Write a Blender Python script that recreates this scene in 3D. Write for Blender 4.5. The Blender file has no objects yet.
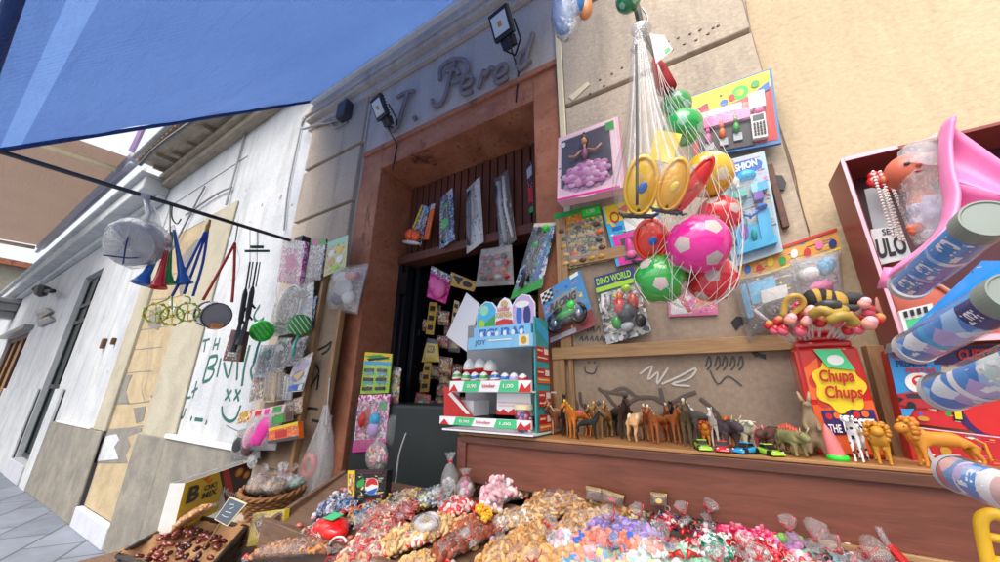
import bpy, math, random
from mathutils import Vector, Matrix
random.seed(7)
S = bpy.context.scene
COL = S.collection
# ------------------------------------------------------------------ camera
FPX = 350.0
def _cam_axes(heading=31.2, pitch=17.8, roll=0.6):
    H, Pt, R = map(math.radians, (heading, pitch, roll))
    fw = Vector((-math.sin(H)*math.cos(Pt), math.cos(H)*math.cos(Pt), math.sin(Pt)))
    rt = Vector((math.cos(H), math.sin(H), 0)); up = rt.cross(fw)
    r2 = rt*math.cos(R) + up*math.sin(R)
    return fw, r2, r2.cross(fw)
FW, RT, UP = _cam_axes()
EYE = Vector((0, -1.5, 1.5))
cd = bpy.data.cameras.new('camera'); cam = bpy.data.objects.new('camera', cd); COL.objects.link(cam)
cd.sensor_width = 36; cd.lens = FPX/1000*36; cd.clip_start = 0.02; cd.clip_end = 500
cam.matrix_world = Matrix(((RT.x, UP.x, -FW.x, EYE.x), (RT.y, UP.y, -FW.y, EYE.y), (RT.z, UP.z, -FW.z, EYE.z), (0, 0, 0, 1)))
S.camera = cam
# ------------------------------------------------------------------ light
SUN_EL, SUN_ROT = math.radians(58), math.radians(200)
W = bpy.data.worlds.new('World'); S.world = W; W.use_nodes = True
nt = W.node_tree; bg = nt.nodes['Background']
sky = nt.nodes.new('ShaderNodeTexSky'); sky.sky_type = 'NISHITA'; sky.sun_disc = False
sky.sun_elevation = SUN_EL; sky.sun_rotation = SUN_ROT; sky.dust_density = 6; sky.air_density = 1.0; sky.ozone_density = 1.0
hs = nt.nodes.new('ShaderNodeHueSaturation'); hs.inputs['Saturation'].default_value = 0.35
nt.links.new(sky.outputs[0], hs.inputs['Color']); nt.links.new(hs.outputs[0], bg.inputs[0])
bg.inputs[1].default_value = 0.15
sl = bpy.data.lights.new('sun', 'SUN'); sl.energy = 1.05; sl.angle = math.radians(35); sl.color = (1, .93, .82)
so = bpy.data.objects.new('sun', sl); COL.objects.link(so)
# light comes from the open street side, high, a little from the right
so.rotation_euler = Vector((-0.42, 0.80, -1.0)).to_track_quat('-Z', 'Y').to_euler()
S.view_settings.view_transform = 'Standard'; S.view_settings.look = 'None'
S.view_settings.exposure = 1.02; S.view_settings.gamma = 1
S.render.engine = 'CYCLES'
S.cycles.transparent_max_bounces = 24; S.cycles.max_bounces = 8
# ------------------------------------------------------------------ pixel rays: a photo pixel and a known depth give the world point
def ray(x, y): return FW*FPX + RT*(x-500) + UP*(281-y)
def P(x, y, Y=0.0): d = ray(x, y); return EYE + d*((Y+1.5)/d.y)
def PZ(x, y, z): d = ray(x, y); return EYE + d*((z-1.5)/d.z)
def PX(x, y, X): d = ray(x, y); return EYE + d*(X/d.x)
def PN(x, y, p, n): d = ray(x, y); return EYE + d*((Vector(p)-EYE).dot(n)/d.dot(n))
def msz(px, p): return px*(p-EYE).dot(FW)/FPX
# ------------------------------------------------------------------ materials
def lin(c):
    if isinstance(c, str):
        c = NAMED.get(c, c); c = c.lstrip('#'); c = [int(c[i:i+2], 16) for i in (0, 2, 4)]
    out = []
    for v in c[:3]:
        v /= 255.0; out.append(v/12.92 if v <= .04045 else ((v+.055)/1.055)**2.4)
    return tuple(out)
NAMED = dict(white='#e4e2dd', black='#17161a', red='#c3201f', darkred='#7c1416', orange='#ea6a1c', yellow='#e6c21e', gold='#b98e2c',
    green='#2f9a3c', lime='#9ccc2a', neon='#33d43a', teal='#2aa39b', cyan='#3aa9d6', blue='#1f62b8', navy='#1c2a6e', purple='#6b3fa0', lilac='#b9a0cf',
    pink='#e86fa8', hotpink='#e0229a', palepink='#eab9c8', brown='#5b3a22', tan='#c9a56e', cream='#e2d3ae', grey='#8b8b8d', silver='#b6b8bd',
    dgrey='#3b3b3f', skin='#d98f6a', peach='#e0925a', wood='#a9763f', darkwood='#4a2c1c', olive='#5d6b2c', mint='#8fd0b0', maroon='#4e1c26', beige='#d2bb92')
_M = {}
def _new(key):
    m = bpy.data.materials.new(key.replace(':', '_')); m.use_nodes = True; n = m.node_tree
    return m, n, n.nodes['Principled BSDF']
def mixc(n, fac, a, b):
    x = n.nodes.new('ShaderNodeMix'); x.data_type = 'RGBA'
    if fac is not None: n.links.new(fac, x.inputs[0])
    for k, v in ((6, a), (7, b)):
        if isinstance(v, tuple): x.inputs[k].default_value = (*v, 1)
        else: n.links.new(v, x.inputs[k])
    return x
def noise(n, scale, detail=4, vec=None, rough=.55, dist=0):
    x = n.nodes.new('ShaderNodeTexNoise'); x.inputs['Scale'].default_value = scale; x.inputs['Detail'].default_value = detail
    x.inputs['Roughness'].default_value = rough; x.inputs['Distortion'].default_value = dist
    if vec is not None: n.links.new(vec, x.inputs['Vector'])
    return x
def ramp(n, src, stops, interp='LINEAR'):
    r = n.nodes.new('ShaderNodeValToRGB'); r.color_ramp.interpolation = interp; e = r.color_ramp.elements
    while len(e) < len(stops): e.new(.5)
    for i, (p, c) in enumerate(stops):
        e[i].position = p; e[i].color = (*c, 1) if isinstance(c, tuple) else (c, c, c, 1)
    n.links.new(src, r.inputs[0]); return r
def coords(n, kind='Object', scale=None):
    t = n.nodes.new('ShaderNodeTexCoord')
    if kind == 'World': 
        g = n.nodes.new('ShaderNodeNewGeometry'); o = g.outputs['Position']
    else: o = t.outputs[kind]
    if scale:
        m = n.nodes.new('ShaderNodeMapping'); m.inputs['Scale'].default_value = scale; n.links.new(o, m.inputs[0]); o = m.outputs[0]
    return o
def bump(n, b, src, strength, dist=.01):
    x = n.nodes.new('ShaderNodeBump'); x.inputs['Strength'].default_value = strength; x.inputs['Distance'].default_value = dist
    n.links.new(src, x.inputs['Height'])
    n.links.new(x.outputs[0], b.inputs['Normal']); return x
def plain(key, rough=.45, var=.12, vs=25, bs=0, bst=.15, coat=0, metal=0, sub=0):
    """a coloured surface with slight mottling; key is a colour name or hex"""
    k = f'{key}|{rough}|{var}|{bs}|{coat}|{metal}|{sub}'
    if k in _M: return _M[k]
    m, n, b = _new(key.strip('#')); c = lin(key)
    nz = noise(n, vs, 4, coords(n))
    mx = mixc(n, nz.outputs[0], tuple(v*(1-var*1.6) for v in c), tuple(min(1, v*(1+var)) for v in c))
    n.links.new(mx.outputs[2], b.inputs['Base Color']); b.inputs['Roughness'].default_value = rough
    b.inputs['Metallic'].default_value = metal; b.inputs['Coat Weight'].default_value = coat
    if sub: b.inputs['Subsurface Weight'].default_value = sub; b.inputs['Subsurface Radius'].default_value = (.01, .006, .004)
    if bs: bump(n, b, noise(n, bs, 3, coords(n)).outputs[0], bst, .003)
    _M[k] = m; return m
def plaster(key, base, stain, stain2, vs=1.3, rough=.9, bst=.35, bsc=45, streak=True):
    if key in _M: return _M[key]
    m, n, b = _new(key); w = coords(n, 'World')
    a = noise(n, vs, 7, w, .65, .4); r = ramp(n, a.outputs[0], [(.38, 0.0), (.66, 1.0)])
    x1 = mixc(n, r.outputs[0], lin(base), lin(stain))
    ws = coords(n, 'World', (2.2, 2.2, .35)) if streak else w
    s = noise(n, 2.6, 6, ws, .7); r2 = ramp(n, s.outputs[0], [(.5, 0.0), (.75, .7)])
    x2 = mixc(n, r2.outputs[0], x1.outputs[2], lin(stain2))
    f = noise(n, 60, 3, w); r3 = ramp(n, f.outputs[0], [(.3, .86), (.7, 1.06)])
    ml = n.nodes.new('ShaderNodeVectorMath'); ml.operation = 'MULTIPLY'; n.links.new(x2.outputs[2], ml.inputs[0]); n.links.new(r3.outputs[0], ml.inputs[1])
    n.links.new(ml.outputs[0], b.inputs['Base Color']); b.inputs['Roughness'].default_value = rough
    g = noise(n, bsc, 8, w, .7); bump(n, b, g.outputs[0], bst, .012)
    _M[key] = m; return m
def wood(key, c1, c2, scale=(2, 30, 30), rough=.55, bst=.2):
    if key in _M: return _M[key]
    m, n, b = _new(key); w = coords(n, 'World', scale)
    a = noise(n, 1.6, 8, w, .65, 1.2); r = ramp(n, a.outputs[0], [(.32, lin(c1)), (.68, lin(c2))])
    k = noise(n, 3, 4, coords(n, 'World')); r2 = ramp(n, k.outputs[0], [(.35, .75), (.7, 1.05)])
    ml = n.nodes.new('ShaderNodeVectorMath'); ml.operation = 'MULTIPLY'; n.links.new(r.outputs[0], ml.inputs[0]); n.links.new(r2.outputs[0], ml.inputs[1])
    n.links.new(ml.outputs[0], b.inputs['Base Color']); b.inputs['Roughness'].default_value = rough
    bump(n, b, a.outputs[0], bst, .004); _M[key] = m; return m
def printed(key, cols, scale=60, rough=.35, stretch=(1, 1, 1)):
    """busy many-coloured print, as on a toy card seen from afar"""
    if key in _M: return _M[key]
    m, n, b = _new(key); w = coords(n, 'Object', stretch)
    nz = noise(n, scale*.7, 3, w); ad = n.nodes.new('ShaderNodeVectorMath'); ad.operation = 'MULTIPLY_ADD'
    n.links.new(nz.outputs['Color'], ad.inputs[0]); ad.inputs[1].default_value = (.016,)*3; n.links.new(w, ad.inputs[2])
    v = n.nodes.new('ShaderNodeTexVoronoi'); v.inputs['Scale'].default_value = scale; n.links.new(ad.outputs[0], v.inputs['Vector'])
    sp = n.nodes.new('ShaderNodeSeparateColor'); n.links.new(v.outputs['Color'], sp.inputs[0])
    r = ramp(n, sp.outputs[0], [(i/len(cols), lin(c)) for i, c in enumerate(cols)], 'CONSTANT')
    n.links.new(r.outputs[0], b.inputs['Base Color']); b.inputs['Roughness'].default_value = rough; b.inputs['Coat Weight'].default_value = .3
    _M[key] = m; return m
def film(key='clear', tint='#ffffff', milk=.06, wr=40, gl=.9, bst=.8, rough=.12):
    key = 'film_'+key
    if key in _M: return _M[key]
    m = bpy.data.materials.new(key); m.use_nodes = True; n = m.node_tree; n.nodes.remove(n.nodes['Principled BSDF'])
    out = n.nodes['Material Output']
    tr = n.nodes.new('ShaderNodeBsdfTransparent'); tr.inputs[0].default_value = (*lin(tint), 1)
    go = n.nodes.new('ShaderNodeBsdfGlossy'); go.inputs['Roughness'].default_value = rough
    df = n.nodes.new('ShaderNodeBsdfDiffuse'); df.inputs[0].default_value = (.8, .8, .8, 1)
    nz = noise(n, wr, 4, coords(n), .6, 2.0); bp = n.nodes.new('ShaderNodeBump'); bp.inputs['Strength'].default_value = bst; bp.inputs['Distance'].default_value = .010
    n.links.new(nz.outputs[0], bp.inputs['Height']); n.links.new(bp.outputs[0], go.inputs['Normal'])
    lw = n.nodes.new('ShaderNodeLayerWeight'); lw.inputs[0].default_value = .5; n.links.new(bp.outputs[0], lw.inputs['Normal'])
    pw = n.nodes.new('ShaderNodeMath'); pw.operation = 'POWER'; pw.inputs[1].default_value = 3.0; n.links.new(lw.outputs['Facing'], pw.inputs[0])
    ml = n.nodes.new('ShaderNodeMath'); ml.operation = 'MULTIPLY_ADD'; ml.inputs[1].default_value = .5*gl; ml.inputs[2].default_value = .045*gl; ml.use_clamp = True; n.links.new(pw.outputs[0], ml.inputs[0])
    m1 = n.nodes.new('ShaderNodeMixShader'); m1.inputs[0].default_value = milk; n.links.new(tr.outputs[0], m1.inputs[1]); n.links.new(df.outputs[0], m1.inputs[2])
    m2 = n.nodes.new('ShaderNodeMixShader'); n.links.new(ml.outputs[0], m2.inputs[0]); n.links.new(m1.outputs[0], m2.inputs[1]); n.links.new(go.outputs[0], m2.inputs[2])
    n.links.new(m2.outputs[0], out.inputs[0]); _M[key] = m; return m
def mat(k):
    if not isinstance(k, str): return k
    if k in SPECIAL: return SPECIAL[k]()
    if k.startswith('g:'): return plain(k[2:], .18, .08, coat=.5)
    if k.startswith('s:'): return plain(k[2:], .4, .1, bs=60, bst=.2, sub=.25)
    if k.startswith('x:'): return plain(k[2:], .8, .25, 30, bs=90, bst=.4)
    return plain(k, .38, .12)
SPECIAL = {
    'clear': lambda: film('clear', gl=2.1, wr=60, milk=.10, rough=.09), 'blister': lambda: film('blister', milk=.03, wr=12, bst=.25, rough=.05, gl=.8),
    'milky': lambda: film('milky', milk=.28, wr=30), 'bag': lambda: film('bag', milk=.14, wr=70, bst=1.0, gl=2.2, rough=.08),
    'steel': lambda: plain('#a8acb2', .3, .1, metal=.9), 'iron': lambda: plain('#2a2c33', .45, .2, metal=.5),
    'junglep': lambda: printed('jungle_print', ['#3d6a2a', '#c9a83a', '#7a9a3a', '#b5602a', '#e0cf5a', '#5a3a22'], 75),
    'toyp': lambda: printed('toy_print', ['#d7263d', '#f2d13a', '#2f7ac0', '#f4f4f0', '#2f9a3c', '#2a2a30'], 70),
    'pinkp': lambda: printed('pink_print', ['#e0609a', '#f3c7d8', '#c23a7a', '#f4e8ee', '#8a4aa0', '#f2a0c0'], 70),
    'bluep': lambda: printed('blue_print', ['#1f62b8', '#9fc8ea', '#123a7a', '#e8f0f4', '#3aa9d6', '#222a44'], 70),
    'greyp': lambda: printed('grey_print', ['#b8b8b4', '#6a6a6e', '#e0ded8', '#3a3a40', '#98a4b0', '#8a7a6a'], 70),
    'candyp': lambda: printed('candy_print', ['#c3201f', '#3a1a18', '#e6a21e', '#7c1416', '#2a1a1a', '#e8dcc8'], 80),
    'foodp': lambda: printed('sweet_print', ['#8a5a2a', '#d8b23a', '#b5402a', '#e8d8a8', '#6a8a2a', '#c86a8a'], 110),
    'ninjap': lambda: printed('ninja_print', ['#1b6fb5', '#2fa34a', '#14202e', '#e0e6ea', '#1b6fb5', '#58b8d8'], 60),
}
# ------------------------------------------------------------------ objects
def thing(name, label, cat, loc=(0, 0, 0), group=None, kind=None):
    o = bpy.data.objects.new(name, None); COL.objects.link(o); o.location = loc; o.empty_display_size = .05
    o['label'] = label; o['category'] = cat
    if group: o['group'] = group
    if kind: o['kind'] = kind
    return o
def tag(o, label, cat, group=None, kind=None):
    o['label'] = label; o['category'] = cat
    if group: o['group'] = group
    if kind: o['kind'] = kind
    return o
def wloc(o):
    p = Vector((0, 0, 0))
    while o: p += o.location; o = o.parent
    return p
class MB:
    def __init__(s): s.v, s.f, s.m = [], [], []
    def _a(s, vs, fs, m):
        b = len(s.v); s.v += [Vector(x) for x in vs]; s.f += [[b+i for i in f] for f in fs]
        s.m += (m if isinstance(m, list) else [m]*len(fs)); return s
    def quad(s, pts, m=0): return s._a(pts, [list(range(len(pts)))], m)
    def hexa(s, p, m=0):   # p: 4 back, 4 front
        return s._a(p, [[0, 1, 2, 3], [7, 6, 5, 4], [0, 4, 5, 1], [1, 5, 6, 2], [2, 6, 7, 3], [3, 7, 4, 0]], m)
    def box(s, x0, x1, y0, y1, z0, z1, m=0):
        return s.hexa([(x0, y0, z0), (x1, y0, z0), (x1, y0, z1), (x0, y0, z1), (x0, y1, z0), (x1, y1, z0), (x1, y1, z1), (x0, y1, z1)], m)
    def prism(s, a, b, m=0):
        n = len(a); fs = [list(range(n))[::-1], list(range(n, 2*n))] + [[i, (i+1) % n, n+(i+1) % n, n+i] for i in range(n)]
        return s._a(list(a)+list(b), fs, m)
    def tube(s, path, r, n=8, m=0, caps=True, flat=None):
        path = [Vector(p) for p in path]; k = len(path)
        rs = r if isinstance(r, (list, tuple)) else [r]*k
        vs, fs = [], []; prev = None
        for i, p in enumerate(path):
            t = (path[min(i+1, k-1)]-path[max(i-1, 0)])
            if t.length < 1e-9: t = Vector((0, 0, 1))
            t.normalize()
            a = prev if prev is not None else (Vector((0, 0, 1)) if abs(t.z) < .9 else Vector((1, 0, 0)))
            u = (a - t*a.dot(t)); 
            if u.length < 1e-6: u = t.orthogonal()
            u.normalize(); w = t.cross(u); prev = u
            for j in range(n):
                an = 2*math.pi*j/n; vs.append(p + (u*math.cos(an)*(flat or 1) + w*math.sin(an))*rs[i])
        for i in range(k-1):
            for j in range(n): fs.append([i*n+j, i*n+(j+1) % n, (i+1)*n+(j+1) % n, (i+1)*n+j])
        if caps: fs += [list(range(n))[::-1], list(range((k-1)*n, k*n))]
        return s._a(vs, fs, m)
    def ball(s, c, r, nu=12, nv=8, m=0, rot=None):
        c = Vector(c); r = r if isinstance(r, (tuple, list, Vector)) else (r, r, r); vs, fs = [], []
        for i in range(nv+1):
            th = math.pi*i/nv
            for j in range(nu):
                ph = 2*math.pi*j/nu
                q = Vector((r[0]*math.sin(th)*math.cos(ph), r[1]*math.sin(th)*math.sin(ph), r[2]*math.cos(th)))
                vs.append(c + (rot @ q if rot is not None else q))
        for i in range(nv):
            for j in range(nu): fs.append([i*nu+j, (i+1)*nu+j, (i+1)*nu+(j+1) % nu, i*nu+(j+1) % nu])
        return s._a(vs, fs, m)
    def lathe(s, prof, o, d, n=20, m=0):
        """prof: (dist along axis, radius[, mat of the band that follows])"""
        o, d = Vector(o), Vector(d).normalized(); u = d.orthogonal().normalized(); w = d.cross(u); vs, fs, ms = [], [], []
        for q in prof:
            for j in range(n):
                an = 2*math.pi*j/n; vs.append(o + d*q[0] + (u*math.cos(an)+w*math.sin(an))*q[1])
        for i in range(len(prof)-1):
            for j in range(n):
                fs.append([i*n+j, i*n+(j+1) % n, (i+1)*n+(j+1) % n, (i+1)*n+j]); ms.append(prof[i][2] if len(prof[i]) > 2 else m)
        return s._a(vs, fs, ms)
    def build(s, name, mats, parent=None, smooth=False, bevel=0, loc=None, auto=False):
        me = bpy.data.meshes.new(name); base = wloc(parent) if parent else Vector(loc or (0, 0, 0))
        me.from_pydata([v-base for v in s.v], [], s.f)
        if not isinstance(mats, (list, tuple)): mats = [mats]
        for q in mats: me.materials.append(mat(q))
        me.polygons.foreach_set('material_index', s.m)
        if smooth: me.polygons.foreach_set('use_smooth', [True]*len(me.polygons))
        me.update()
        o = bpy.data.objects.new(name, me); COL.objects.link(o)
        if parent: o.parent = parent
        else: o.location = base
        if bevel:
            b = o.modifiers.new('bevel', 'BEVEL'); b.width = bevel; b.segments = 2; b.limit_method = 'ANGLE'; b.angle_limit = math.radians(40)
        if auto and smooth: pass
        return o
_T = {}
def text_geo(body, shear=0, bold=0):
    k = (body, shear, bold)
    if k in _T: return _T[k]
    c = bpy.data.curves.new('lettering', 'FONT'); c.body = body; c.size = 1; c.shear = shear; c.offset = bold; c.resolution_u = 3
    o = bpy.data.objects.new('lettering', c); COL.objects.link(o)
    dg = bpy.context.evaluated_depsgraph_get(); dg.update()
    me = o.evaluated_get(dg).to_mesh(); vs = [tuple(v.co) for v in me.vertices]; fs = [list(p.vertices) for p in me.polygons]
    o.evaluated_get(dg).to_mesh_clear(); bpy.data.objects.remove(o); bpy.data.curves.remove(c)
    if not vs: vs = [(0, 0, 0), (1, 0, 0), (1, 1, 0)]; fs = [[0, 1, 2]]
    xs = [v[0] for v in vs]; ys = [v[1] for v in vs]; x0, x1, y0, y1 = min(xs), max(xs), min(ys), max(ys)
    r = ([((v[0]-x0)/(x1-x0), (v[1]-y0)/(y1-y0)) for v in vs], fs, (x1-x0)/(y1-y0)); _T[k] = r; return r
class Card:
    """a flat thing: four corners (top left, top right, bottom right, bottom left) in the world, a thickness towards the viewer's side"""
    def __init__(s, c, flip=False):
        s.c = [Vector(p) for p in c]; a = s.c[1]-s.c[0]; b = s.c[3]-s.c[0]; s.n = b.cross(a).normalized()
        cen = (s.c[0]+s.c[1]+s.c[2]+s.c[3])/4
        if (EYE-cen).dot(s.n) < 0: s.n = -s.n
        if flip: s.n = -s.n
        s.w = a.length; s.h = b.length; s.k = 0
    def at(s, u, v, h=0):
        c = s.c; return c[0]*(1-u)*(1-v)+c[1]*u*(1-v)+c[2]*u*v+c[3]*(1-u)*v + s.n*h
    def base(s): return (s.c[2]+s.c[3])/2
    def box(s, mb, u0, v0, u1, v1, h0, h1, m=0):
        q = [(u0, v0), (u1, v0), (u1, v1), (u0, v1)]
        return mb.hexa([s.at(u, v, h0) for u, v in q]+[s.at(u, v, h1) for u, v in q], m)
    def poly(s, mb, pts, h0, h1, m=0): return mb.prism([s.at(u, v, h0) for u, v in pts], [s.at(u, v, h1) for u, v in pts], m)
    def disc(s, mb, u, v, ru, rv, h0, h1, m=0, n=20, a0=0, a1=360):
        pts = [(u+ru*math.cos(math.radians(a0+(a1-a0)*i/n)), v-rv*math.sin(math.radians(a0+(a1-a0)*i/n))) for i in range(n if a1-a0 == 360 else n+1)]
        return s.poly(mb, pts, h0, h1, m)
    def text(s, mb, body, u0, v0, u1, v1, h, m=0, shear=0, bold=0.0, skew=0, arc=0):
        pts, fs, _ = text_geo(body, shear, bold)
        return mb._a([s.at(u0+(u1-u0)*x, v1+(v0-v1)*y + skew*x - arc*4*x*(1-x), h) for x, y in pts], fs, m)
    def blob(s, mb, u, v, h, ru, rv, rh, m=0, nu=12, nv=8):
        vs, fs = [], []
        for i in range(nv+1):
            th = math.pi*i/nv
            for j in range(nu):
                ph = 2*math.pi*j/nu
                vs.append(s.at(u+ru*math.sin(th)*math.cos(ph), v+rv*math.cos(th), h+rh*math.sin(th)*math.sin(ph)))
        for i in range(nv):
            for j in range(nu): fs.append([i*nu+j, (i+1)*nu+j, (i+1)*nu+(j+1) % nu, i*nu+(j+1) % nu])
        return mb._a(vs, fs, m)
    def tube(s, mb, pts, r, m=0, n=8): return mb.tube([s.at(*p) for p in pts], r, n, m)
    def dome(s, mb, u0, v0, u1, v1, h, m=0, nu=10, nv=10, pw=4, jit=0, h0=.0015):
        """clear blister or loose film over a rectangle"""
        vs, fs = [], []
        for i in range(nv+1):
            for j in range(nu+1):
                a, b = j/nu*2-1, i/nv*2-1
                z = h*(1-abs(a)**pw)*(1-abs(b)**pw)*(1+random.uniform(-jit, jit))
                vs.append(s.at(u0+(u1-u0)*j/nu, v0+(v1-v0)*i/nv, h0+z))
        for i in range(nv):
            for j in range(nu): a = i*(nu+1)+j; fs.append([a, a+1, a+nu+2, a+nu+1])
        return mb._a(vs, fs, m)
def sub(card, u0, v0, u1, v1, h=0):
    c = Card([card.at(u0, v0, h), card.at(u1, v0, h), card.at(u1, v1, h), card.at(u0, v1, h)]); c.n = card.n; return c
def prims(card, lst, h=.0008):
    """list of simple shapes on a card -> (MB, materials). Each printed layer sits a hair above the one before it."""
    mb = MB(); ms = []
    def mi(c):
        if c not in ms: ms.append(c)
        return ms.index(c)
    for q in lst:
        t = q[0]
        if t == 'r': card.box(mb, *q[1:5], h-.0004, h, mi(q[5])); h += .0004
        elif t == 'e': card.disc(mb, *q[1:5], h-.0004, h, mi(q[5])); h += .0004
        elif t == 'p': card.poly(mb, q[1], h-.0004, h, mi(q[2])); h += .0004
        elif t == 't':
            kw = q[7] if len(q) > 7 else {}
            card.text(mb, *q[1:6], h+.0004, mi(q[6]), **kw); h += .0006
        elif t == 'b': card.blob(mb, *q[1:7], mi(q[7]))
        elif t == 'x': card.box(mb, *q[1:7], mi(q[7]))
        elif t == 'c': card.tube(mb, q[1], q[2], mi(q[3]))
        elif t == 'd': card.disc(mb, *q[1:7], mi(q[7]))
        elif t == 'dome': card.dome(mb, *q[1:6], mi(q[6]))
    return mb, ms
def quadpts(q, Y, cam_px=True):
    Ys = Y if isinstance(Y, (list, tuple)) else [Y]*4
    return [P(x, y, yy) for (x, y), yy in zip(q, Ys)]
def rect(x0, y0, x1, y1): return [(x0, y0), (x1, y0), (x1, y1), (x0, y1)]
def pkg(name, label, cat, q, Y, t, back, parts=(), group=None, bevel=.0008, world=False, edge=None, backname='backing_card', fine=True):
    """a carded or boxed toy: backing of thickness t standing off the surface at depth Y, then named parts on its face"""
    pts = q if world else quadpts(q, Y)
    c0 = Card(pts); th = thing(name, label, cat, c0.base(), group)
    mb = MB(); c0.box(mb, 0, 0, 1, 1, 0, t); mb.build(backname, back, th, bevel=bevel)
    c = Card([c0.at(0, 0, t), c0.at(1, 0, t), c0.at(1, 1, t), c0.at(0, 1, t)]); c.n = c0.n
    if fine and c0.w*c0.h > .004:
        rnd = random.Random(label); fp = MB(); cols = ['white', 'yellow', 'red', 'blue', 'black', 'green', 'pink', 'cream']
        for k in range(int(min(70, 14+c0.w*c0.h*1600))):
            u, v = rnd.uniform(.03, .9), rnd.uniform(.03, .92); q = rnd.random(); z0, z1 = -.0002, .0003+.000008*k
            if q < .45:
                for j in range(rnd.randint(1, 3)):
                    if v+.03*j < .95: c.box(fp, u, v+.028*j, min(.97, u+rnd.uniform(.04, .18)), v+.028*j+.010, z0, z1, rnd.randrange(8))
            elif q < .75: c.disc(fp, u, v, rnd.uniform(.012, .04), rnd.uniform(.012, .035), z0, z1, rnd.randrange(8), 10)
            else: c.poly(fp, [(u, v), (min(.97, u+rnd.uniform(.03, .1)), v+rnd.uniform(-.02, .03)), (min(.97, u+rnd.uniform(.02, .08)), v+rnd.uniform(.03, .07))], z0, z1, rnd.randrange(8))
        fp.build('fine_print', cols, th)['kind'] = 'stuff'
    made = {}
    for i, (pn, lst) in enumerate(parts):
        par = th
        if '>' in pn: a, pn = pn.split('>'); par = made[a]
        soft = any(k[0] in ('b', 'c', 'dome') for k in lst) and not any(k[0] in ('x', 'r', 'p', 'd') for k in lst)
        mb, ms = prims(c, lst, h=.0008+.0012*i); made[pn] = mb.build(pn, ms, par, smooth=soft)
    return th, c
def boxes(name, lst, material, parent, bevel=0):
    for b in lst: m = MB(); m.box(*b); m.build(name, material, parent, bevel=bevel)
def copy_tree(o, off, label=None):
    def cp(a, par):
        c = a.copy(); COL.objects.link(c); c.parent = par
        for ch in a.children: cp(ch, c)
        return c
    r = cp(o, None); r.location = Vector(o.location)+Vector(off)
    if label: r['label'] = label
    return r
def stroke(mb, pts, r, Y=None, m=0, n=6, flat=None, world=False):
    """a brush or wire line through photo points at depth Y, smoothed"""
    w = pts if world else [P(x, y, Y) for x, y in pts]
    out = []
    w = [Vector(p) for p in w]
    if len(w) > 2:
        for i in range(len(w)-1):
            p0, p1, p2, p3 = w[max(i-1, 0)], w[i], w[i+1], w[min(i+2, len(w)-1)]
            for k in range(4):
                t = k/4; out.append(.5*((2*p1)+(p2-p0)*t+(2*p0-5*p1+4*p2-p3)*t*t+(3*p1-p0-3*p2+p3)*t**3))
        out.append(w[-1])
    else: out = w
    return mb.tube(out, r, n, m)
def paint(mb, pts, w, Y, m=0, proud=.003):
    """a thin painted line on a wall plane"""
    tmp = MB(); stroke(tmp, pts, w, Y, m, 8)
    for v in tmp.v: v.y = Y - proud + (v.y-Y)*.05
    b = len(mb.v); mb.v += tmp.v; mb.f += [[b+i for i in f] for f in tmp.f]; mb.m += tmp.m; return mb
# ================================================================== the setting
M_pil = lambda: plaster('shop_plaster', '#b5a592', '#c6b49e', '#857870', 1.2, bst=.5)
M_lint = lambda: plaster('lintel_plaster', '#c0b3a8', '#cdbfb0', '#9c9089', 1.5)
M_beige = lambda: plaster('beige_plaster', '#c4ae8c', '#cbb898', '#b39d80', 1.3, bst=.35, bsc=34)
M_white = lambda: plaster('whitewash', '#c2c4c6', '#aeb2b8', '#8e8d8a', 1.7, bst=.45, bsc=14)
M_cream = lambda: plaster('cream_stone', '#a59e8b', '#afa895', '#878174', 2.5, streak=False, bst=.6)
M_ochre = lambda: plaster('ochre_render', '#a89574', '#b5a383', '#8a7b64', 3.2, bst=1.0, bsc=14, streak=False)
M_plinth = lambda: plaster('grey_plinth', '#77726a', '#8d877b', '#5a564f', 3.2, streak=False, bst=.6, bsc=18)
def M_terra():
    k = 'terracotta_paint'
    if k in _M: return _M[k]
    m, n, b = _new(k); w = coords(n, 'World')
    a = noise(n, 3.2, 8, w, .7, .5); r = ramp(n, a.outputs[0], [(.3, lin('#84503c')), (.5, lin('#a9694a')), (.72, lin('#bd8464'))])
    f = noise(n, 38, 5, w, .75); r2 = ramp(n, f.outputs[0], [(.34, 0.0), (.42, 1.0)])
    x = mixc(n, r2.outputs[0], lin('#6a3826'), r.outputs[0])
    st = noise(n, 5, 5, coords(n, 'World', (1, 1, .3)), .7); r3 = ramp(n, st.outputs[0], [(.35, lin('#9d8a80')), (.43, lin('#ffffff'))])
    ml = n.nodes.new('ShaderNodeVectorMath'); ml.operation = 'MULTIPLY'; n.links.new(x.outputs[2], ml.inputs[0]); n.links.new(r3.outputs[0], ml.inputs[1])
    n.links.new(ml.outputs[0], b.inputs['Base Color']); b.inputs['Roughness'].default_value = .7
    bump(n, b, f.outputs[0], .5, .006); _M[k] = m; return m
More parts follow.
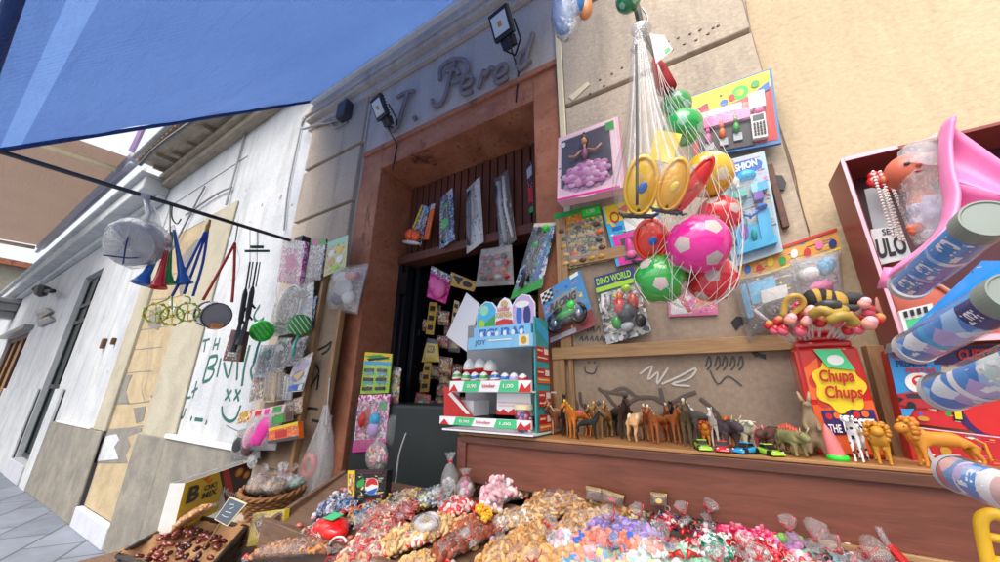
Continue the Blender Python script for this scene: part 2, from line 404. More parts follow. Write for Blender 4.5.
def M_paving():
    k = 'stone_paving'
    if k in _M: return _M[k]
    m, n, b = _new(k); w = coords(n, 'World')
    mp = n.nodes.new('ShaderNodeMapping'); mp.inputs['Rotation'].default_value = (0, 0, math.radians(32)); n.links.new(w, mp.inputs[0])
    br = n.nodes.new('ShaderNodeTexBrick'); br.inputs['Scale'].default_value = 1.0; br.inputs['Brick Width'].default_value = .9; br.inputs['Row Height'].default_value = .45
    br.inputs['Mortar Size'].default_value = .012; br.inputs['Color1'].default_value = (*lin('#7d8492'), 1); br.inputs['Color2'].default_value = (*lin('#6f7684'), 1); br.inputs['Mortar'].default_value = (*lin('#4c5058'), 1)
    n.links.new(mp.outputs[0], br.inputs[0])
    a = noise(n, 3, 8, w, .7); r = ramp(n, a.outputs[0], [(.3, .72), (.7, 1.05)])
    ml = n.nodes.new('ShaderNodeVectorMath'); ml.operation = 'MULTIPLY'; n.links.new(br.outputs[0], ml.inputs[0]); n.links.new(r.outputs[0], ml.inputs[1])
    n.links.new(ml.outputs[0], b.inputs['Base Color']); b.inputs['Roughness'].default_value = .55
    bump(n, b, a.outputs[0], .2, .01); _M[k] = m; return m
def fabric(key, c1, c2, tr=.5, ws=(3, 14, 3), seam=False):
    if key in _M: return _M[key]
    m = bpy.data.materials.new(key); m.use_nodes = True; n = m.node_tree; b = n.nodes['Principled BSDF']; out = n.nodes['Material Output']
    w = coords(n, 'World'); a = noise(n, 1.2, 5, w); cc = mixc(n, a.outputs[0], lin(c1), lin(c2))
    mp = n.nodes.new('ShaderNodeMapping'); mp.inputs['Scale'].default_value = ws; mp.inputs['Rotation'].default_value = (0, 0, .5); n.links.new(w, mp.inputs[0])
    wv = noise(n, 1.6, 5, mp.outputs[0], .6, 1.2)
    fine = noise(n, 9, 3, mp.outputs[0], .6, .8)
    ad = n.nodes.new('ShaderNodeMath'); ad.operation = 'MULTIPLY_ADD'; n.links.new(fine.outputs[0], ad.inputs[0]); ad.inputs[1].default_value = .35; n.links.new(wv.outputs[0], ad.inputs[2])
    m3 = n.nodes.new('ShaderNodeMapping'); m3.inputs['Rotation'].default_value = (0, 0, .9); n.links.new(w, m3.inputs[0])
    wa = n.nodes.new('ShaderNodeTexWave'); wa.inputs['Scale'].default_value = 14; wa.inputs['Distortion'].default_value = 4; wa.inputs['Detail'].default_value = 2; wa.inputs['Detail Scale'].default_value = .6; n.links.new(m3.outputs[0], wa.inputs[0])
    mk_ = ramp(n, noise(n, 2.2, 3, w).outputs[0], [(.4, 0.0), (.6, 1.0)])
    mm_ = n.nodes.new('ShaderNodeMath'); mm_.operation = 'MULTIPLY'; n.links.new(wa.outputs['Fac'], mm_.inputs[0]); n.links.new(mk_.outputs[0], mm_.inputs[1])
    m4 = n.nodes.new('ShaderNodeMath'); m4.operation = 'MULTIPLY_ADD'; m4.inputs[1].default_value = .10; n.links.new(mm_.outputs[0], m4.inputs[0]); n.links.new(ad.outputs[0], m4.inputs[2]); ad = m4
    bp = bump(n, b, ad.outputs[0], .8, .045); n.links.new(cc.outputs[2], b.inputs['Base Color']); b.inputs['Roughness'].default_value = .6
    t = n.nodes.new('ShaderNodeBsdfTranslucent'); n.links.new(cc.outputs[2], t.inputs[0]); n.links.new(bp.outputs[0], t.inputs[1])
    mx = n.nodes.new('ShaderNodeMixShader'); mx.inputs[0].default_value = tr; n.links.new(b.outputs[0], mx.inputs[1]); n.links.new(t.outputs[0], mx.inputs[2])
    n.links.new(mx.outputs[0], out.inputs[0]); _M[key] = m; return m
SPECIAL.update(pil=M_pil, lint=M_lint, beigew=M_beige, whitew=M_white, creamw=M_cream, ochrew=M_ochre, plinth=M_plinth, terra=M_terra, paving=M_paving,
    bluefab=lambda: fabric('blue_canvas', '#3f5890', '#4f6c9e', .68), tanfab=lambda: fabric('tan_canvas', '#8a7466', '#968072', .42),
    bluehem=lambda: fabric('blue_hem', '#5270a8', '#6280b2', .66),
    dwood=lambda: wood('brown_painted_wood', '#653526', '#7e4633', (3, 30, 30)), shelfw=lambda: wood('shelf_edge_wood', '#9c6c40', '#b98654', (3, 30, 30)),
    batten=lambda: wood('raw_batten', '#8e6a46', '#b58e60', (3, 40, 40)), battenv=lambda: wood('raw_batten_upright', '#8a6542', '#b08a60', (40, 40, 3)),
    slat=lambda: wood('transom_board', '#5e3524', '#784632', (40, 40, 2)), ply=lambda: plaster('old_plywood', '#93806f', '#a08c79', '#77685c', 2, bst=.15),
    counter=lambda: plain('#1d2424', .5, .3, 6), panelw=lambda: wood('crate_wood', '#5d4434', '#80604a', (3, 30, 30)))

SPECIAL['chalk'] = lambda: plain('#c3bcb4', .7)
SPECIAL['signgrey'] = lambda: plain('#8b8082', .7, .3, 12, bs=60)
SPECIAL['mortar_shade_grey'] = lambda: plaster('mortar_and_shade', '#77736e', '#87827a', '#5f5c58', 4, bst=.7)
SPECIAL['marble'] = lambda: plaster('marble_step', '#c4c6cc', '#b6b9c2', '#9a9ca4', 3, rough=.4, bst=.1)
SPECIAL['doorgreen'] = lambda: plain('#1c2628', .35, .2, 8)
SPECIAL['oldwood'] = lambda: wood('weathered_eaves_wood', '#7d7365', '#a89c88', (3, 20, 20)); SPECIAL['tiles'] = lambda: plaster('old_roof_tiles', '#a0846c', '#8c7460', '#6c5a4c', 4)
SPECIAL['graffgreen'] = lambda: plain('#1c5a50', .6)
SPECIAL['bluesat'] = lambda: plain('#1c46b4', .5, .15, bs=40)
SPECIAL['tubew'] = lambda: plain('#9a9cae', .4, .1)
SPECIAL['flblack'] = lambda: plain('#1b1c20', .45, .1); SPECIAL['lens'] = lambda: plain('#d2d6d8', .15, .08, coat=.6)
SPECIAL['poleblack'] = lambda: plain('#22242c', .35, .15)
SPECIAL['darkwood2'] = lambda: wood('dark_edge', '#4c2a1e', '#6b3d2b', (3, 30, 30))
SPECIAL['headgrey'] = lambda: plain('#9a9ba3', .35, .06); SPECIAL['shellw'] = lambda: plain('#c9ccd2', .3, .1)
SPECIAL['strapred'] = lambda: plain('#c0402a', .6, .2, bs=80)
SPECIAL['strapblue'] = lambda: plain('#2a4fb0', .6, .2, bs=80)
SPECIAL['clipgreen'] = lambda: plain('#1d5a44', .4, .1)
SPECIAL['board'] = lambda: plaster('brown_board', '#85705a', '#937e66', '#6a594a', 2, bst=.1)
SPECIAL['yellow2'] = lambda: plain('#e3c41e', .4, .08)
SPECIAL['wicker'] = lambda: wood('wicker', '#7c4c28', '#b47c46', (30, 30, 30)); SPECIAL['wickerdark'] = lambda: wood('dark_wicker', '#2a221e', '#4a3c34', (30, 30, 30)); SPECIAL['kraft'] = lambda: plaster('kraft_paper', '#b88a5c', '#c79a6c', '#9c7248', 8, bst=.6, bsc=30)
SPECIAL['slate'] = lambda: plain('#56606c', .7, .2, 20)
SPECIAL['cardwhite'] = lambda: plain('#e8e8ea', .5, .03)
SPECIAL['teal2'] = lambda: plain('#3a9c9c', .4, .12)
SPECIAL['bluep2'] = lambda: plain('#7ab8dc', .4, .1)
SPECIAL['mint2'] = lambda: plain('#3fc07e', .4, .08)
SPECIAL['tullep'] = lambda: printed('tulle_ruffles', ['#b880a6', '#9a6488', '#cfa0c0', '#a8749a', '#c490b2'], 110, .8)
SPECIAL['tulle'] = lambda: plain('#b880a6', .8, .3, 30, bs=120, bst=.6, sub=.3)
SPECIAL['cyan2'] = lambda: plain('#3f86bf', .35, .15)
SPECIAL['orange2'] = lambda: plain('#d99a3a', .4, .2, 15)
SPECIAL['silver2'] = lambda: plain('#cdb9b4', .35, .15, 120)
SPECIAL['netwhite'] = lambda: plain('#d9d4cf', .4, .1)
SPECIAL['netred'] = lambda: plain('#c01f2a', .6, .3, 150, bs=200, bst=.8)
SPECIAL['greybar'] = lambda: plain('#5c534c', .6, .25, 40)
SPECIAL['film2'] = lambda: film('pleated', milk=.02, wr=25, bst=.6, gl=.7)
SPECIAL['purple2'] = lambda: plain('#33205e', .35, .1)
SPECIAL['neon2'] = lambda: plain('#4cc484', .4, .08)
SPECIAL['milkveil'] = lambda: film('veil', milk=.24, wr=30, tint='#e6dff0')
SPECIAL['blue3'] = lambda: plain('#2488d4', .22, .12, coat=.4)
SPECIAL['tubecap'] = lambda: plain('#7d867e', .3, .06)
SPECIAL['blueprint'] = lambda: printed('blue_tube_print', ['#3a86d4', '#4a94dc', '#9cc4ea', '#3a86d4', '#b8a8dc', '#e0eaf2'], 34)
SPECIAL['greenlab'] = lambda: printed('green_label', ['#a8c8c0', '#3a8ad0', '#c8dcd8', '#5a9ad0', '#a8c090'], 24)
SPECIAL['redlab'] = lambda: printed('red_label', ['#c86a6a', '#e8e4e4', '#d8b0b0', '#e8e4e4', '#6a94c8'], 30)
SPECIAL['blue4'] = lambda: plain('#2f8fd0', .35, .1)
SPECIAL['dalm'] = lambda: M_dal()
SPECIAL['boxgreen'] = lambda: plain('#5a6862', .3, .12)
g = MB(); g.box(-60, 30, -40, 30, -.2, 0); tag(g.build('street', 'paving'), 'pale grey stone slabs of the narrow street', 'street', kind='structure')

# ---- shop front
shop = thing('shop_building', 'old shop facade of grey beige plaster pilasters around a reddish brown stone door surround', 'shop building', (-1.3, .3, 0))
XO0, XO1, XI0, XI1, ZI, ZO = -2.221, -.527, -1.996, -.693, 3.15, 3.357
m = MB()
for z0, z1 in ((0, 2.915), (2.945, 3.46), (3.50, 4.02)): m.box(-3.08, -2.26, -.03, .03, z0, z1)
m.box(-3.08, XO0, .03, .4, 0, 7.0); m.box(-2.26, XO0, .0, .03, 0, 4.02)
m.build('left_pilaster', 'pil', shop, bevel=.006)
m = MB()
for z0, z1 in ((0, 2.962), (2.99, 3.62), (3.65, 4.3), (4.33, 5.2)): m.box(-.49, .338, -.03, .03, z0, z1)
m.box(XO1, .338, .03, .4, 0, 7.0); m.build('right_pilaster', 'pil', shop, bevel=.006)
m = MB(); m.box(XO1, -.492, -.035, .03, 0, 3.7); m.build('corner_bead', 'cream', shop, bevel=.004)
m = MB(); m.box(XO0, XO1, .0, .4, ZO, 4.4); m.box(-2.26, -2.235, -.012, .0, 3.5, 4.02); m.build('lintel', 'lint', shop, bevel=.004)
m = MB()
m.box(-3.12, XO1, -.10, -.0, 4.03, 4.07); m.box(-3.14, XO1, -.05, -.0, 3.965, 4.03); m.box(-3.12, XO1, -.12, 0, 4.07, 4.14)
m.build('cornice', 'lint', shop, bevel=.01)
boxes('door_jamb', [(XO0, XI0, .0, .42, 0, ZO), (XI1, XO1, 0, .42, 0, ZO)], 'terra', shop, .006); boxes('door_lintel', [(XI0, XI1, 0, .42, ZI, ZO)], 'terra', shop, .004)
m = MB(); m.box(XO0, XO1, -.02, 0, ZO-.035, ZO+.005); m.build('drip_moulding', 'terra', shop, bevel=.004)
m = MB(); m.box(XI0, XI1, .36, .40, 2.505, ZI)
k = XI0
while k < XI1-.05: m.box(k+.004, k+.058, .335, .36, 2.505, ZI); k += .066
tr = m.build('transom_panel', 'slat', shop, bevel=.003)
m = MB(); m.box(XI0, XI1, .26, .40, 2.44, 2.505); m.build('transom_beam', 'slat', shop, bevel=.004)
# iron door frame and the leaf folded inwards
m = MB()
m.box(XI0, XI0+.035, .28, .36, 0, 2.44); m.box(XI0+.05, XI0+.075, .30, .37, 0, 2.44); m.box(XI0+.035, XI0+.05, .33, .37, 0, 2.44)
m.build('iron_door_frame', 'iron', shop, bevel=.003)
m = MB()
m.box(XI0+.08, XI0+.12, .38, 1.25, .02, 2.43)
for z in (.3, 1.1, 1.9): m.box(XI0+.12, XI0+.135, .42, 1.2, z, z+.05)
m.build('door_leaf', 'iron', shop, bevel=.004)
for z in (1.42, 2.2):
    m = MB(); m.box(XI0+.028, XI0+.11, .272, .279, z, z+.17)
    for i in range(4):
        for dx in (.012, .068): m.ball((XI0+.028+dx, .271, z+.02+i*.043), .005, 6, 4)
    m.build('hinge', 'iron', shop)
m = MB(); m.box(-3.2, .8, 3.2, 3.3, 0, 3.2); m.box(-3.2, .8, .42, 3.2, 3.17, 3.25); m.box(-3.3, -3.2, .42, 3.3, 0, 3.2); m.box(.8, .9, .42, 3.3, 0, 3.2)
m.build('interior_room', 'darkwood', shop)
# interior shelving with packets
shv = thing('interior_shelving', 'dim wooden shelving crowded with packets deep inside the shop doorway', 'shelving', (-1.4, 2.2, 0))
m = MB()
for z in (.5, .95, 1.4, 1.85, 2.3, 2.7): m.box(-2.9, .4, 2.0, 2.35, z, z+.03)
for x in (-2.9, -1.9, -.9, .1): m.box(x, x+.03, 2.0, 2.35, 0, 3)
m.build('shelf', 'darkwood', shv)
m = MB()
for z in (.53, .98, 1.43, 1.88, 2.33):
    x = -2.85
    while x < .3:
        w = random.uniform(.06, .16); h = random.uniform(.15, .34); m.box(x, x+w*.92, 2.02+random.uniform(0, .05), 2.3, z, z+h, random.randrange(6)); x += w
m.build('packet', ['red', 'gold', 'white', 'pinkp', 'bluep', 'foodp'], shv)
# ---- old shop sign in script letters
sg = thing('shop_sign', 'faded grey script lettering reading J. Perea on the lintel above the door', 'sign', P(460, 80, 0))
def letter(lines, r=.016):
    m = MB()
    for l in lines: stroke(m, l, r, -.03, 0, 8)
    m.build('letter', 'signgrey', sg, smooth=True)
letter([[(397, 98), (405, 93), (414, 91)], [(408, 92), (403, 108), (399, 122), (393, 131), (387, 127), (389, 121)]])
letter([[(414, 119), (416, 118)]], .02)
letter([[(455, 62), (450, 78), (446, 94), (441, 104), (434, 106), (432, 100)], [(440, 80), (441, 68), (452, 60), (464, 60), (468, 68), (463, 78), (452, 83)], [(446, 72), (455, 70), (459, 74)]])
letter([[(463, 88), (471, 83), (471, 77), (465, 78), (461, 86), (463, 94), (472, 91)]])
letter([[(479, 88), (484, 71), (485, 76), (491, 68), (494, 70)]])
letter([[(497, 78), (506, 71), (505, 65), (499, 67), (495, 76), (498, 83), (508, 77)]])
letter([[(530, 48), (521, 54), (517, 63), (520, 69), (527, 63)], [(533, 34), (528, 52), (526, 62), (531, 61)]])
m = MB()
for (x, y) in ((577, 92), (586, 86), (600, 80), (612, 74), (590, 94), (604, 86), (622, 68), (668, 42), (678, 38), (690, 34), (700, 30), (684, 44), (696, 40), (713, 28), (718, 26), (672, 50), (708, 34)):
    m.ball(P(x, y, -.031), (.007, .003, .007), 8, 6)
m.build('screw_hole', 'brown', shop)
m = MB(); c = Card(quadpts([(569, 97), (588, 82), (590, 85), (573, 101)], -.031)); c.box(m, 0, 0, 1, 1, 0, .004); c = Card(quadpts([(712, 28), (717, 24), (719, 26), (714, 30)], -.031)); m.build('paper_scrap', 'cream', shop)
# ---- beige neighbour house
bh = thing('beige_house', 'warm beige rendered house wall to the right of the shop front', 'house', (2, .2, 0))
m = MB(); m.box(.345, 8, .0, .4, 0, 7.5); m.build('wall', 'beigew', bh)
m = MB()
pts = [(742, 0), (744, 14), (750, 40), (760, 72), (778, 130), (790, 168), (797, 205), (806, 232)]
for dx, w in ((0, .004), (3, .002)): paint(m, [(x+dx+random.uniform(-1, 1), y) for x, y in pts], w, 0)
m.build('crack', 'brown', bh)
# ---- white building down the street
wb = thing('white_building', 'long whitewashed building with cream pilaster strips, grey plinth and green graffiti', 'building', (-10, .3, 0))
m = MB()
for x0, x1, z0, z1 in ((-4.62, -3.085, 0, 4.86), (-10.0, -7.1, 0, 4.3), (-11.35, -10.0, 3.78, 5.95), (-15.7, -11.35, 0, 5.95), (-19.3, -15.7, 3.0, 5.95), (-19.3, -15.7, 0, .9), (-32, -19.3, 0, 5.95), (-11.35, -10, 0, .28)):
    m.box(x0, x1, .02, .5, z0, z1)
m.box(-10, -7.4, .02, .5, 4.3, 5.95); m.box(-7.4, -4.62, .02, .5, 4.3, 4.86); m.box(-7.1, -4.62, .03, .5, 3.62, 4.3)
m.build('wall', 'whitew', wb)
boxes('pilaster_strip', [(-5.35, -4.62, -.0, .5, 1.0, 3.62), (-7.12, -6.62, -.0, .5, 1.0, 3.62), (-4.618, -4.5, -.003, .019, 1.101, 3.62)], 'creamw', wb, .01)
m = MB(); m.box(-6.62, -5.35, .035, .5, .2, 3.62); m.build('blocked_doorway', 'ochrew', wb)
def patch(pts, mi, d=.004): m = MB(); m.prism([P(x, y, .035-d)+Vector((0, .003, 0)) for x, y in pts], [P(x, y, .035-d) for x, y in pts], 0); m.build('peel_shade_patch', ['mortar_shade_grey', 'ochrew', 'whitew'][mi], wb)
patch([(120, 375), (132, 375), (128, 384), (126, 392), (129, 403), (113, 403)], 0)
patch([(104, 429), (142, 428), (140, 437), (143, 447), (130, 462), (120, 463), (93, 463)], 0)
patch([(143, 447), (139, 461), (128, 463), (126, 455), (131, 446), (128, 437), (141, 432)], 1, .007)
patch([(101, 446), (106, 436), (116, 434), (119, 440), (114, 447), (118, 459), (97, 461)], 2, .007)
patch([(150, 310), (160, 306), (164, 318), (158, 330), (148, 326)], 0)
patch([(168, 300), (176, 304), (172, 316)], 2, .006)
patch([(133, 408), (146, 406), (143, 420), (136, 423)], 0)
patch([(150, 396), (158, 392), (156, 402)], 0)
for (x0, y0, x1, y1) in ((121, 374, 153, 371), (112, 404, 150, 401), (100, 430, 144, 426), (140, 330, 168, 326), (150, 300, 180, 296), (132, 350, 162, 347), (158, 276, 186, 272)):
    m = MB(); paint(m, [(x0, y0), ((x0+x1)/2+2, (y0+y1)/2+random.uniform(-1, 1)), (x1, y1)], .007, .035, 0, .001); m.build('masonry_joint', 'mortar_shade_grey', wb)
patch([(176, 262), (196, 240), (208, 236), (205, 262), (196, 290), (180, 296)], 0)  # shadow at the top of the blocked doorway, painted as a grey patch
boxes('plinth', [(-4.617, -3.09, -.02, .019, 0, 1.06), (-5.4, -4.62, -.02, .0, 0, 1.06), (-9.4, -6.62, -.02, .0, 0, 1.0)], 'plinth', wb, .008)
boxes('plinth_capping', [(-4.617, -3.09, -.035, .015, 1.061, 1.10), (-9.0, -7.15, -.03, .01, 1.001, 1.03)], 'white', wb, .008)
boxes('white_dado', [(-9.9, -9.4, -.03, .0, 0, 1.5), (-15.7, -11.4, -.02, .0, 0, 1.5)], 'whitew', wb)
m = MB(); m.box(-6.62, -5.40, -.03, .034, .0, .2); m.build('doorstep', 'marble', wb, bevel=.01)
m = MB(); m.box(-11.35, -10.0, -.04, .119, .0, .284); m.build('threshold', 'marble', wb, bevel=.01)
d = MB(); d.box(-11.34, -10.01, .12, .18, .29, 3.77)
for x in (-11.3, -10.7, -10.1):
    d.box(x, x+.06, .09, .12, .3, 3.7)
for z in (.3, 1.5, 2.75, 3.1): d.box(-11.3, -10.05, .085, .12, z, z+.08)
d.build('dark_door', 'doorgreen', wb, bevel=.005)
w = MB(); w.box(-19.29, -15.71, .14, .2, .9, 3.0); win = w.build('window', 'foodp', wb)
w = MB()
for x in (-19.3, -18.2, -17.0, -15.85): w.box(x+.01, x+.12, .08, .139, .9, 3.0)
w.box(-19.29, -15.71, .07, .139, 2.85, 2.99); w.build('window_frame', 'darkwood', win, bevel=.01)
w = MB(); w.box(-19.6, -15.4, -.15, .02, 3.0, 3.12); w.build('window_hood', 'grey', win, bevel=.01)
# cornice on pixel-measured line, built as a moulded bar projecting from the wall
c = MB()
for (y0, dz0, dz1) in ((-.30, .0, .24), (-.10, -.12, -.0), (-.38, .24, .30)):
    c.box(-26, -7.4, y0, .02, 4.55+dz0, 4.55+dz1)
c.build('cornice', 'whitew', wb, bevel=.02)
e = MB(); e.box(-7.38, -3.1, -.40, .3, 4.95, 4.98); e.box(-7.38, -3.1, -.16, .02, 4.80, 4.87); e.box(-7.38, -3.1, -.10, .02, 4.70, 4.80)
ev = e.build('eaves', 'oldwood', wb, bevel=.006)
x = -7.3
while x < -3.2: w_ = random.uniform(.04, .1); e = MB(); e.box(x, x+w_, -random.uniform(.22, .39), .02, 4.88+random.uniform(0, .03), 4.949); e.build('rafter', 'oldwood', ev, bevel=.004); x += random.uniform(.25, .75)
e = MB(); x = -7.4
while x < -3.2:
    e.tube([(x, -.46, 5.02+random.uniform(-.01, .01)), (x, .3, 5.16)], .065, 8); x += .15
e.build('roof_tiles', 'tiles', ev)
e = MB(); e.tube([(-7.3, -.50, 4.95), (-5.5, -.50, 4.93), (-5.2, -.5, 4.9)], .035, 10); e.build('gutter', 'grey', ev, smooth=True)
for pts, w_ in (([(240, 215), (236, 240), (240, 262), (234, 285)], .004), ([(283, 262), (276, 290), (279, 310)], .003), ([(150, 330), (147, 360), (142, 385), (144, 400)], .006), ([(60, 385), (58, 400), (52, 420)], .01), ([(226, 425), (238, 431), (250, 436)], .004)):
    m = MB(); paint(m, [(x+random.uniform(-1, 1), y) for x, y in pts], w_, .02 if pts[0][0] not in (150,) else 0, 0, .001); m.build('crack', '#6a6664', wb)
for (x, y, r_) in ((262, 205, .02), (281, 197, .03), (246, 190, .02), (222, 250, .02), (250, 222, .014), (292, 205, .02), (118, 385, .03), (104, 317, .02), (108, 372, .02), (232, 280, .012), (216, 215, .03)):
    m = MB(); a_ = P(x, y, .02); m.prism([a_+Vector((r_*math.cos(t_)*random.uniform(.5, 1.1), -.002, r_*math.sin(t_)*random.uniform(.5, 1.3))) for t_ in [k*.8 for k in range(8)]], [a_+Vector((r_*math.cos(t_)*.5, .001, r_*math.sin(t_)*.5)) for t_ in [k*.8 for k in range(8)]]); m.build('chipped_spot', '#8a8480', wb)
# painted graffiti
def GB(): gf.build('graffiti', 'graffgreen', wb)
gf = MB()
G = lambda pts, w=.012: paint(gf, pts, w, .02, 0, .002)
G([(206, 340), (204, 352)]); G([(203, 341), (210, 339)]); G([(216, 338), (213, 350)]); G([(220, 338), (217, 350)]); G([(214, 345), (219, 344)])
GB(); gf = MB()
G([(210, 356), (206, 370), (203, 381)], .016); G([(210, 357), (217, 356), (215, 364), (208, 368)], .016); G([(208, 368), (214, 370), (210, 379), (203, 382)], .016)
G([(221, 358), (217, 377)], .014); G([(224, 362), (228, 377), (233, 360)], .015); G([(238, 361), (237, 380)], .015); G([(250, 345), (245, 365), (242, 386)], .018); G([(256, 360), (251, 370), (253, 380)], .015)
G([(257, 372), (262, 380)], .015); GB(); gf = MB()
G([(260, 305), (254, 316), (258, 322), (264, 318)], .014)
GB(); gf = MB()
G([(180, 388), (179, 399)]); G([(180, 389), (184, 395), (186, 388)]); G([(189, 388), (187, 397), (191, 397)]); G([(197, 381), (193, 398)]); G([(192, 392), (198, 388)])
GB(); gf = MB()
G([(181, 410), (180, 416), (183, 417), (186, 408)], .013); G([(191, 418), (192, 418.5)], .02); G([(195, 419), (203, 420)], .016); G([(206, 422), (207, 422.5)], .02)
GB(); gf = MB()
for x in (227, 236): G([(x, 389), (x+3, 401)]); G([(x+5, 390), (x-2, 400)])
G([(222, 406), (223, 415), (229, 421), (236, 418), (241, 405)], .013)
gf.build('graffiti', 'graffgreen', wb)
# small things on the white wall
o = thing('wall_lantern', 'small dark wrought iron lantern arm high on the white wall', 'lantern', P(42, 290, -.2))
m = MB(); stroke(m, [(34, 289), (40, 286), (46, 291), (53, 291)], .05, -.2); m.tube([P(42, 290, -.2), P(44, 290, .02)], .03, 6); m.build('arm', 'iron', o, smooth=True)
m = MB(); m.lathe([(-.15, .02), (-.1, .1), (.1, .13), (.14, .03)], P(42, 291, -.25), (0, 0, 1), 8); m.build('lamp_head', 'dgrey', o)
for i, (q, lb) in enumerate((([(38, 312), (49, 308), (54, 312), (41, 320)], 'upper grey metal plaque on the white wall far down the street'), ([(40, 320), (52, 316), (55, 320), (41, 327)], 'lower grey metal plaque on the white wall far down the street'))):
    t, c = pkg('wall_plaque', lb, 'plaque', q, -.0, .05, 'grey', [('frame', [('r', .1, .15, .9, .3, 'silver')])], group='grey plaques on the white wall', backname='plate')
o = thing('projecting_bracket', 'grey carved stone bracket projecting from the white wall at the left edge', 'bracket', P(10, 308, -.2))
m = MB(); a = P(18, 305, 0); m.box(a.x-.5, a.x+.3, -.6, .02, a.z-.25, a.z); m.box(a.x-.7, a.x+.4, -.75, .02, a.z, a.z+.15); m.box(a.x-.35, a.x+.15, -.4, .02, a.z-.5, a.z-.25)
m.build('stone_bracket', 'grey', o, bevel=.04)
for (px, py, r, lb) in ((106, 343, .055, 'rusty pipe stub under the two wall fixings'), (116, 341, .035, 'small square junction cover on white wall')):
    a = P(px, py, .02); m = MB(); m.box(a.x-r*.8, a.x+r*.8, -.03, .02, a.z-r*1.6, a.z+r*1.2); tag(m.build('wall_fixing', 'brown', bevel=.01, loc=a), lb, 'wall fixing')
m = MB()
for l in ([(255, 10+88), (238, 160), (226, 205)], [(172, 250), (190, 215), (205, 186)], [(186, 215), (215, 195), (232, 187)]):
    stroke(m, l, .012, .0, 0, 6)
tag(m.build('wall_cable', 'grey', loc=P(226, 205, 0)), 'thin grey cables sagging across the upper white wall', 'cable')
m = MB(); stroke(m, [(303, 118), (296, 150), (288, 190), (284, 230)], .008, .0); tag(m.build('telephone_wire', 'grey', loc=P(290, 180, 0)), 'thin dark wire running down the white wall next to the pilaster', 'wire')
m = MB(); stroke(m, [(140, 165), (160, 145), (200, 117)], .02, -.6); tag(m.build('overhead_cable', 'dgrey', loc=P(160, 145, -.6)), 'dark overhead cable crossing the white sky below the blue awning', 'cable')
m = MB(); stroke(m, [(143, 127), (137, 140), (131, 152)], .03, -.8, flat=None); tag(m.build('rolled_banner', 'lilac', loc=P(137, 140, -.8)), 'narrow lilac cloth strip hanging against the bright sky', 'banner')
# far end of the street
fb = thing('far_house', 'distant cream house closing the far end of the street at the left edge', 'house', (-34, -4, 0))
m = MB(); m.box(-40, -33, -9, 3, 0, 8); m.build('wall', 'creamw', fb)
m = MB()
for y in (-6, -4, -2): 
    for z in (1.2, 4.3): m.box(-33.0, -32.9, y, y+1, z, z+1.6)
m.build('window', 'dgrey', fb); m = MB(); m.box(-40, -32.6, -9.3, 3, 8.0, 8.3); m.build('roof', 'terra', fb)

# ---- blue awning over the shop
aw = thing('blue_awning', 'large sloping blue canvas awning stretched over the shop front', 'awning', (-1.5, -.1, 4.3))
AX0, AX1, AY0, AY1 = -3.0, -.30, -.05, -1.62
def awz(y): return 4.34+1.09*(y+.016)
vs = MB(); nu, nv = 240, 120; L = []
for j in range(nv+1):
    for i in range(nu+1):
        a, b = i/nu, j/nv; y = AY0+(AY1-AY0)*b; x = AX0+(AX1-AX0)*a
        sag = -.05*math.sin(math.pi*b)*math.sin(math.pi*min(1, a*1.2))
        wr = .010*math.sin(30*b+16*a)*math.exp(-a*1.6)*math.sin(math.pi*b)+.0022*math.sin(130*a+50*b+3*math.sin(7*b+4*a))*math.exp(-a*2.6)*math.sin(math.pi*b)+.0016*math.sin(75*a-60*b+3*math.sin(9*b))*math.exp(-a*2)
        L.append((x, y, awz(y)+sag+wr))
fs = [[j*(nu+1)+i, j*(nu+1)+i+1, (j+1)*(nu+1)+i+1, (j+1)*(nu+1)+i] for j in range(nv) for i in range(nu)]
vs._a(L, fs, [1 if -1.548 < AY0+(AY1-AY0)*((j+.5)/nv) < -1.495 else 0 for j in range(nv) for i in range(nu)]); vs.build('canopy', ['bluefab', 'bluehem'], aw, smooth=True)
hm = MB(); hm.tube([(AX0, -.06, awz(-.06)-.02), (AX0, -1.62, awz(-1.62)-.012)], .012, 8); hm.build('side_hem', 'bluefab', aw, smooth=True)
hm = MB(); hm.tube([(AX0-.02, -.11, 4.235), (AX1, -.11, 4.235)], .042, 16); hm.build('fabric_roll', 'bluesat', aw, smooth=True)
hm = MB(); hm.box(AX0+.02, AX1, -.16, -.03, 4.145, 4.185); hm.build('cassette_rail', 'white', aw, bevel=.008)
hm = MB(); hm.tube([(AX0, -1.62, awz(-1.62)), (AX1, -1.62, awz(-1.62))], .02, 10); hm.build('front_bar', 'bluefab', aw, smooth=True)
hm = MB(); a = P(318, 100, -.08); hm.lathe([(-.04, .02), (-.03, .055), (.03, .055), (.04, .02)], a, (1, 0, 0), 12); hm.tube([a, a+Vector((-.02, .06, -.12))], .02, 6); hm.build('end_bracket', 'iron', aw)
# conduit and junction box next to the awning bracket
o = thing('junction_box', 'grey electrical junction box with conduit beside the awning bracket', 'junction box', P(347, 110, -.05))
m = MB(); a = P(347, 112, -.05); m.box(a.x-.07, a.x+.06, -.11, -.03, a.z-.09, a.z+.08); m.build('box', 'dgrey', o, bevel=.01)
m = MB(); stroke(m, [(318, 100), (312, 112), (303, 122), (302, 129), (318, 125), (330, 123), (345, 118)], .012, -.05); stroke(m, [(330, 120), (335, 128), (347, 122)], .008, -.05)
m.build('conduit', 'grey', o, smooth=True)
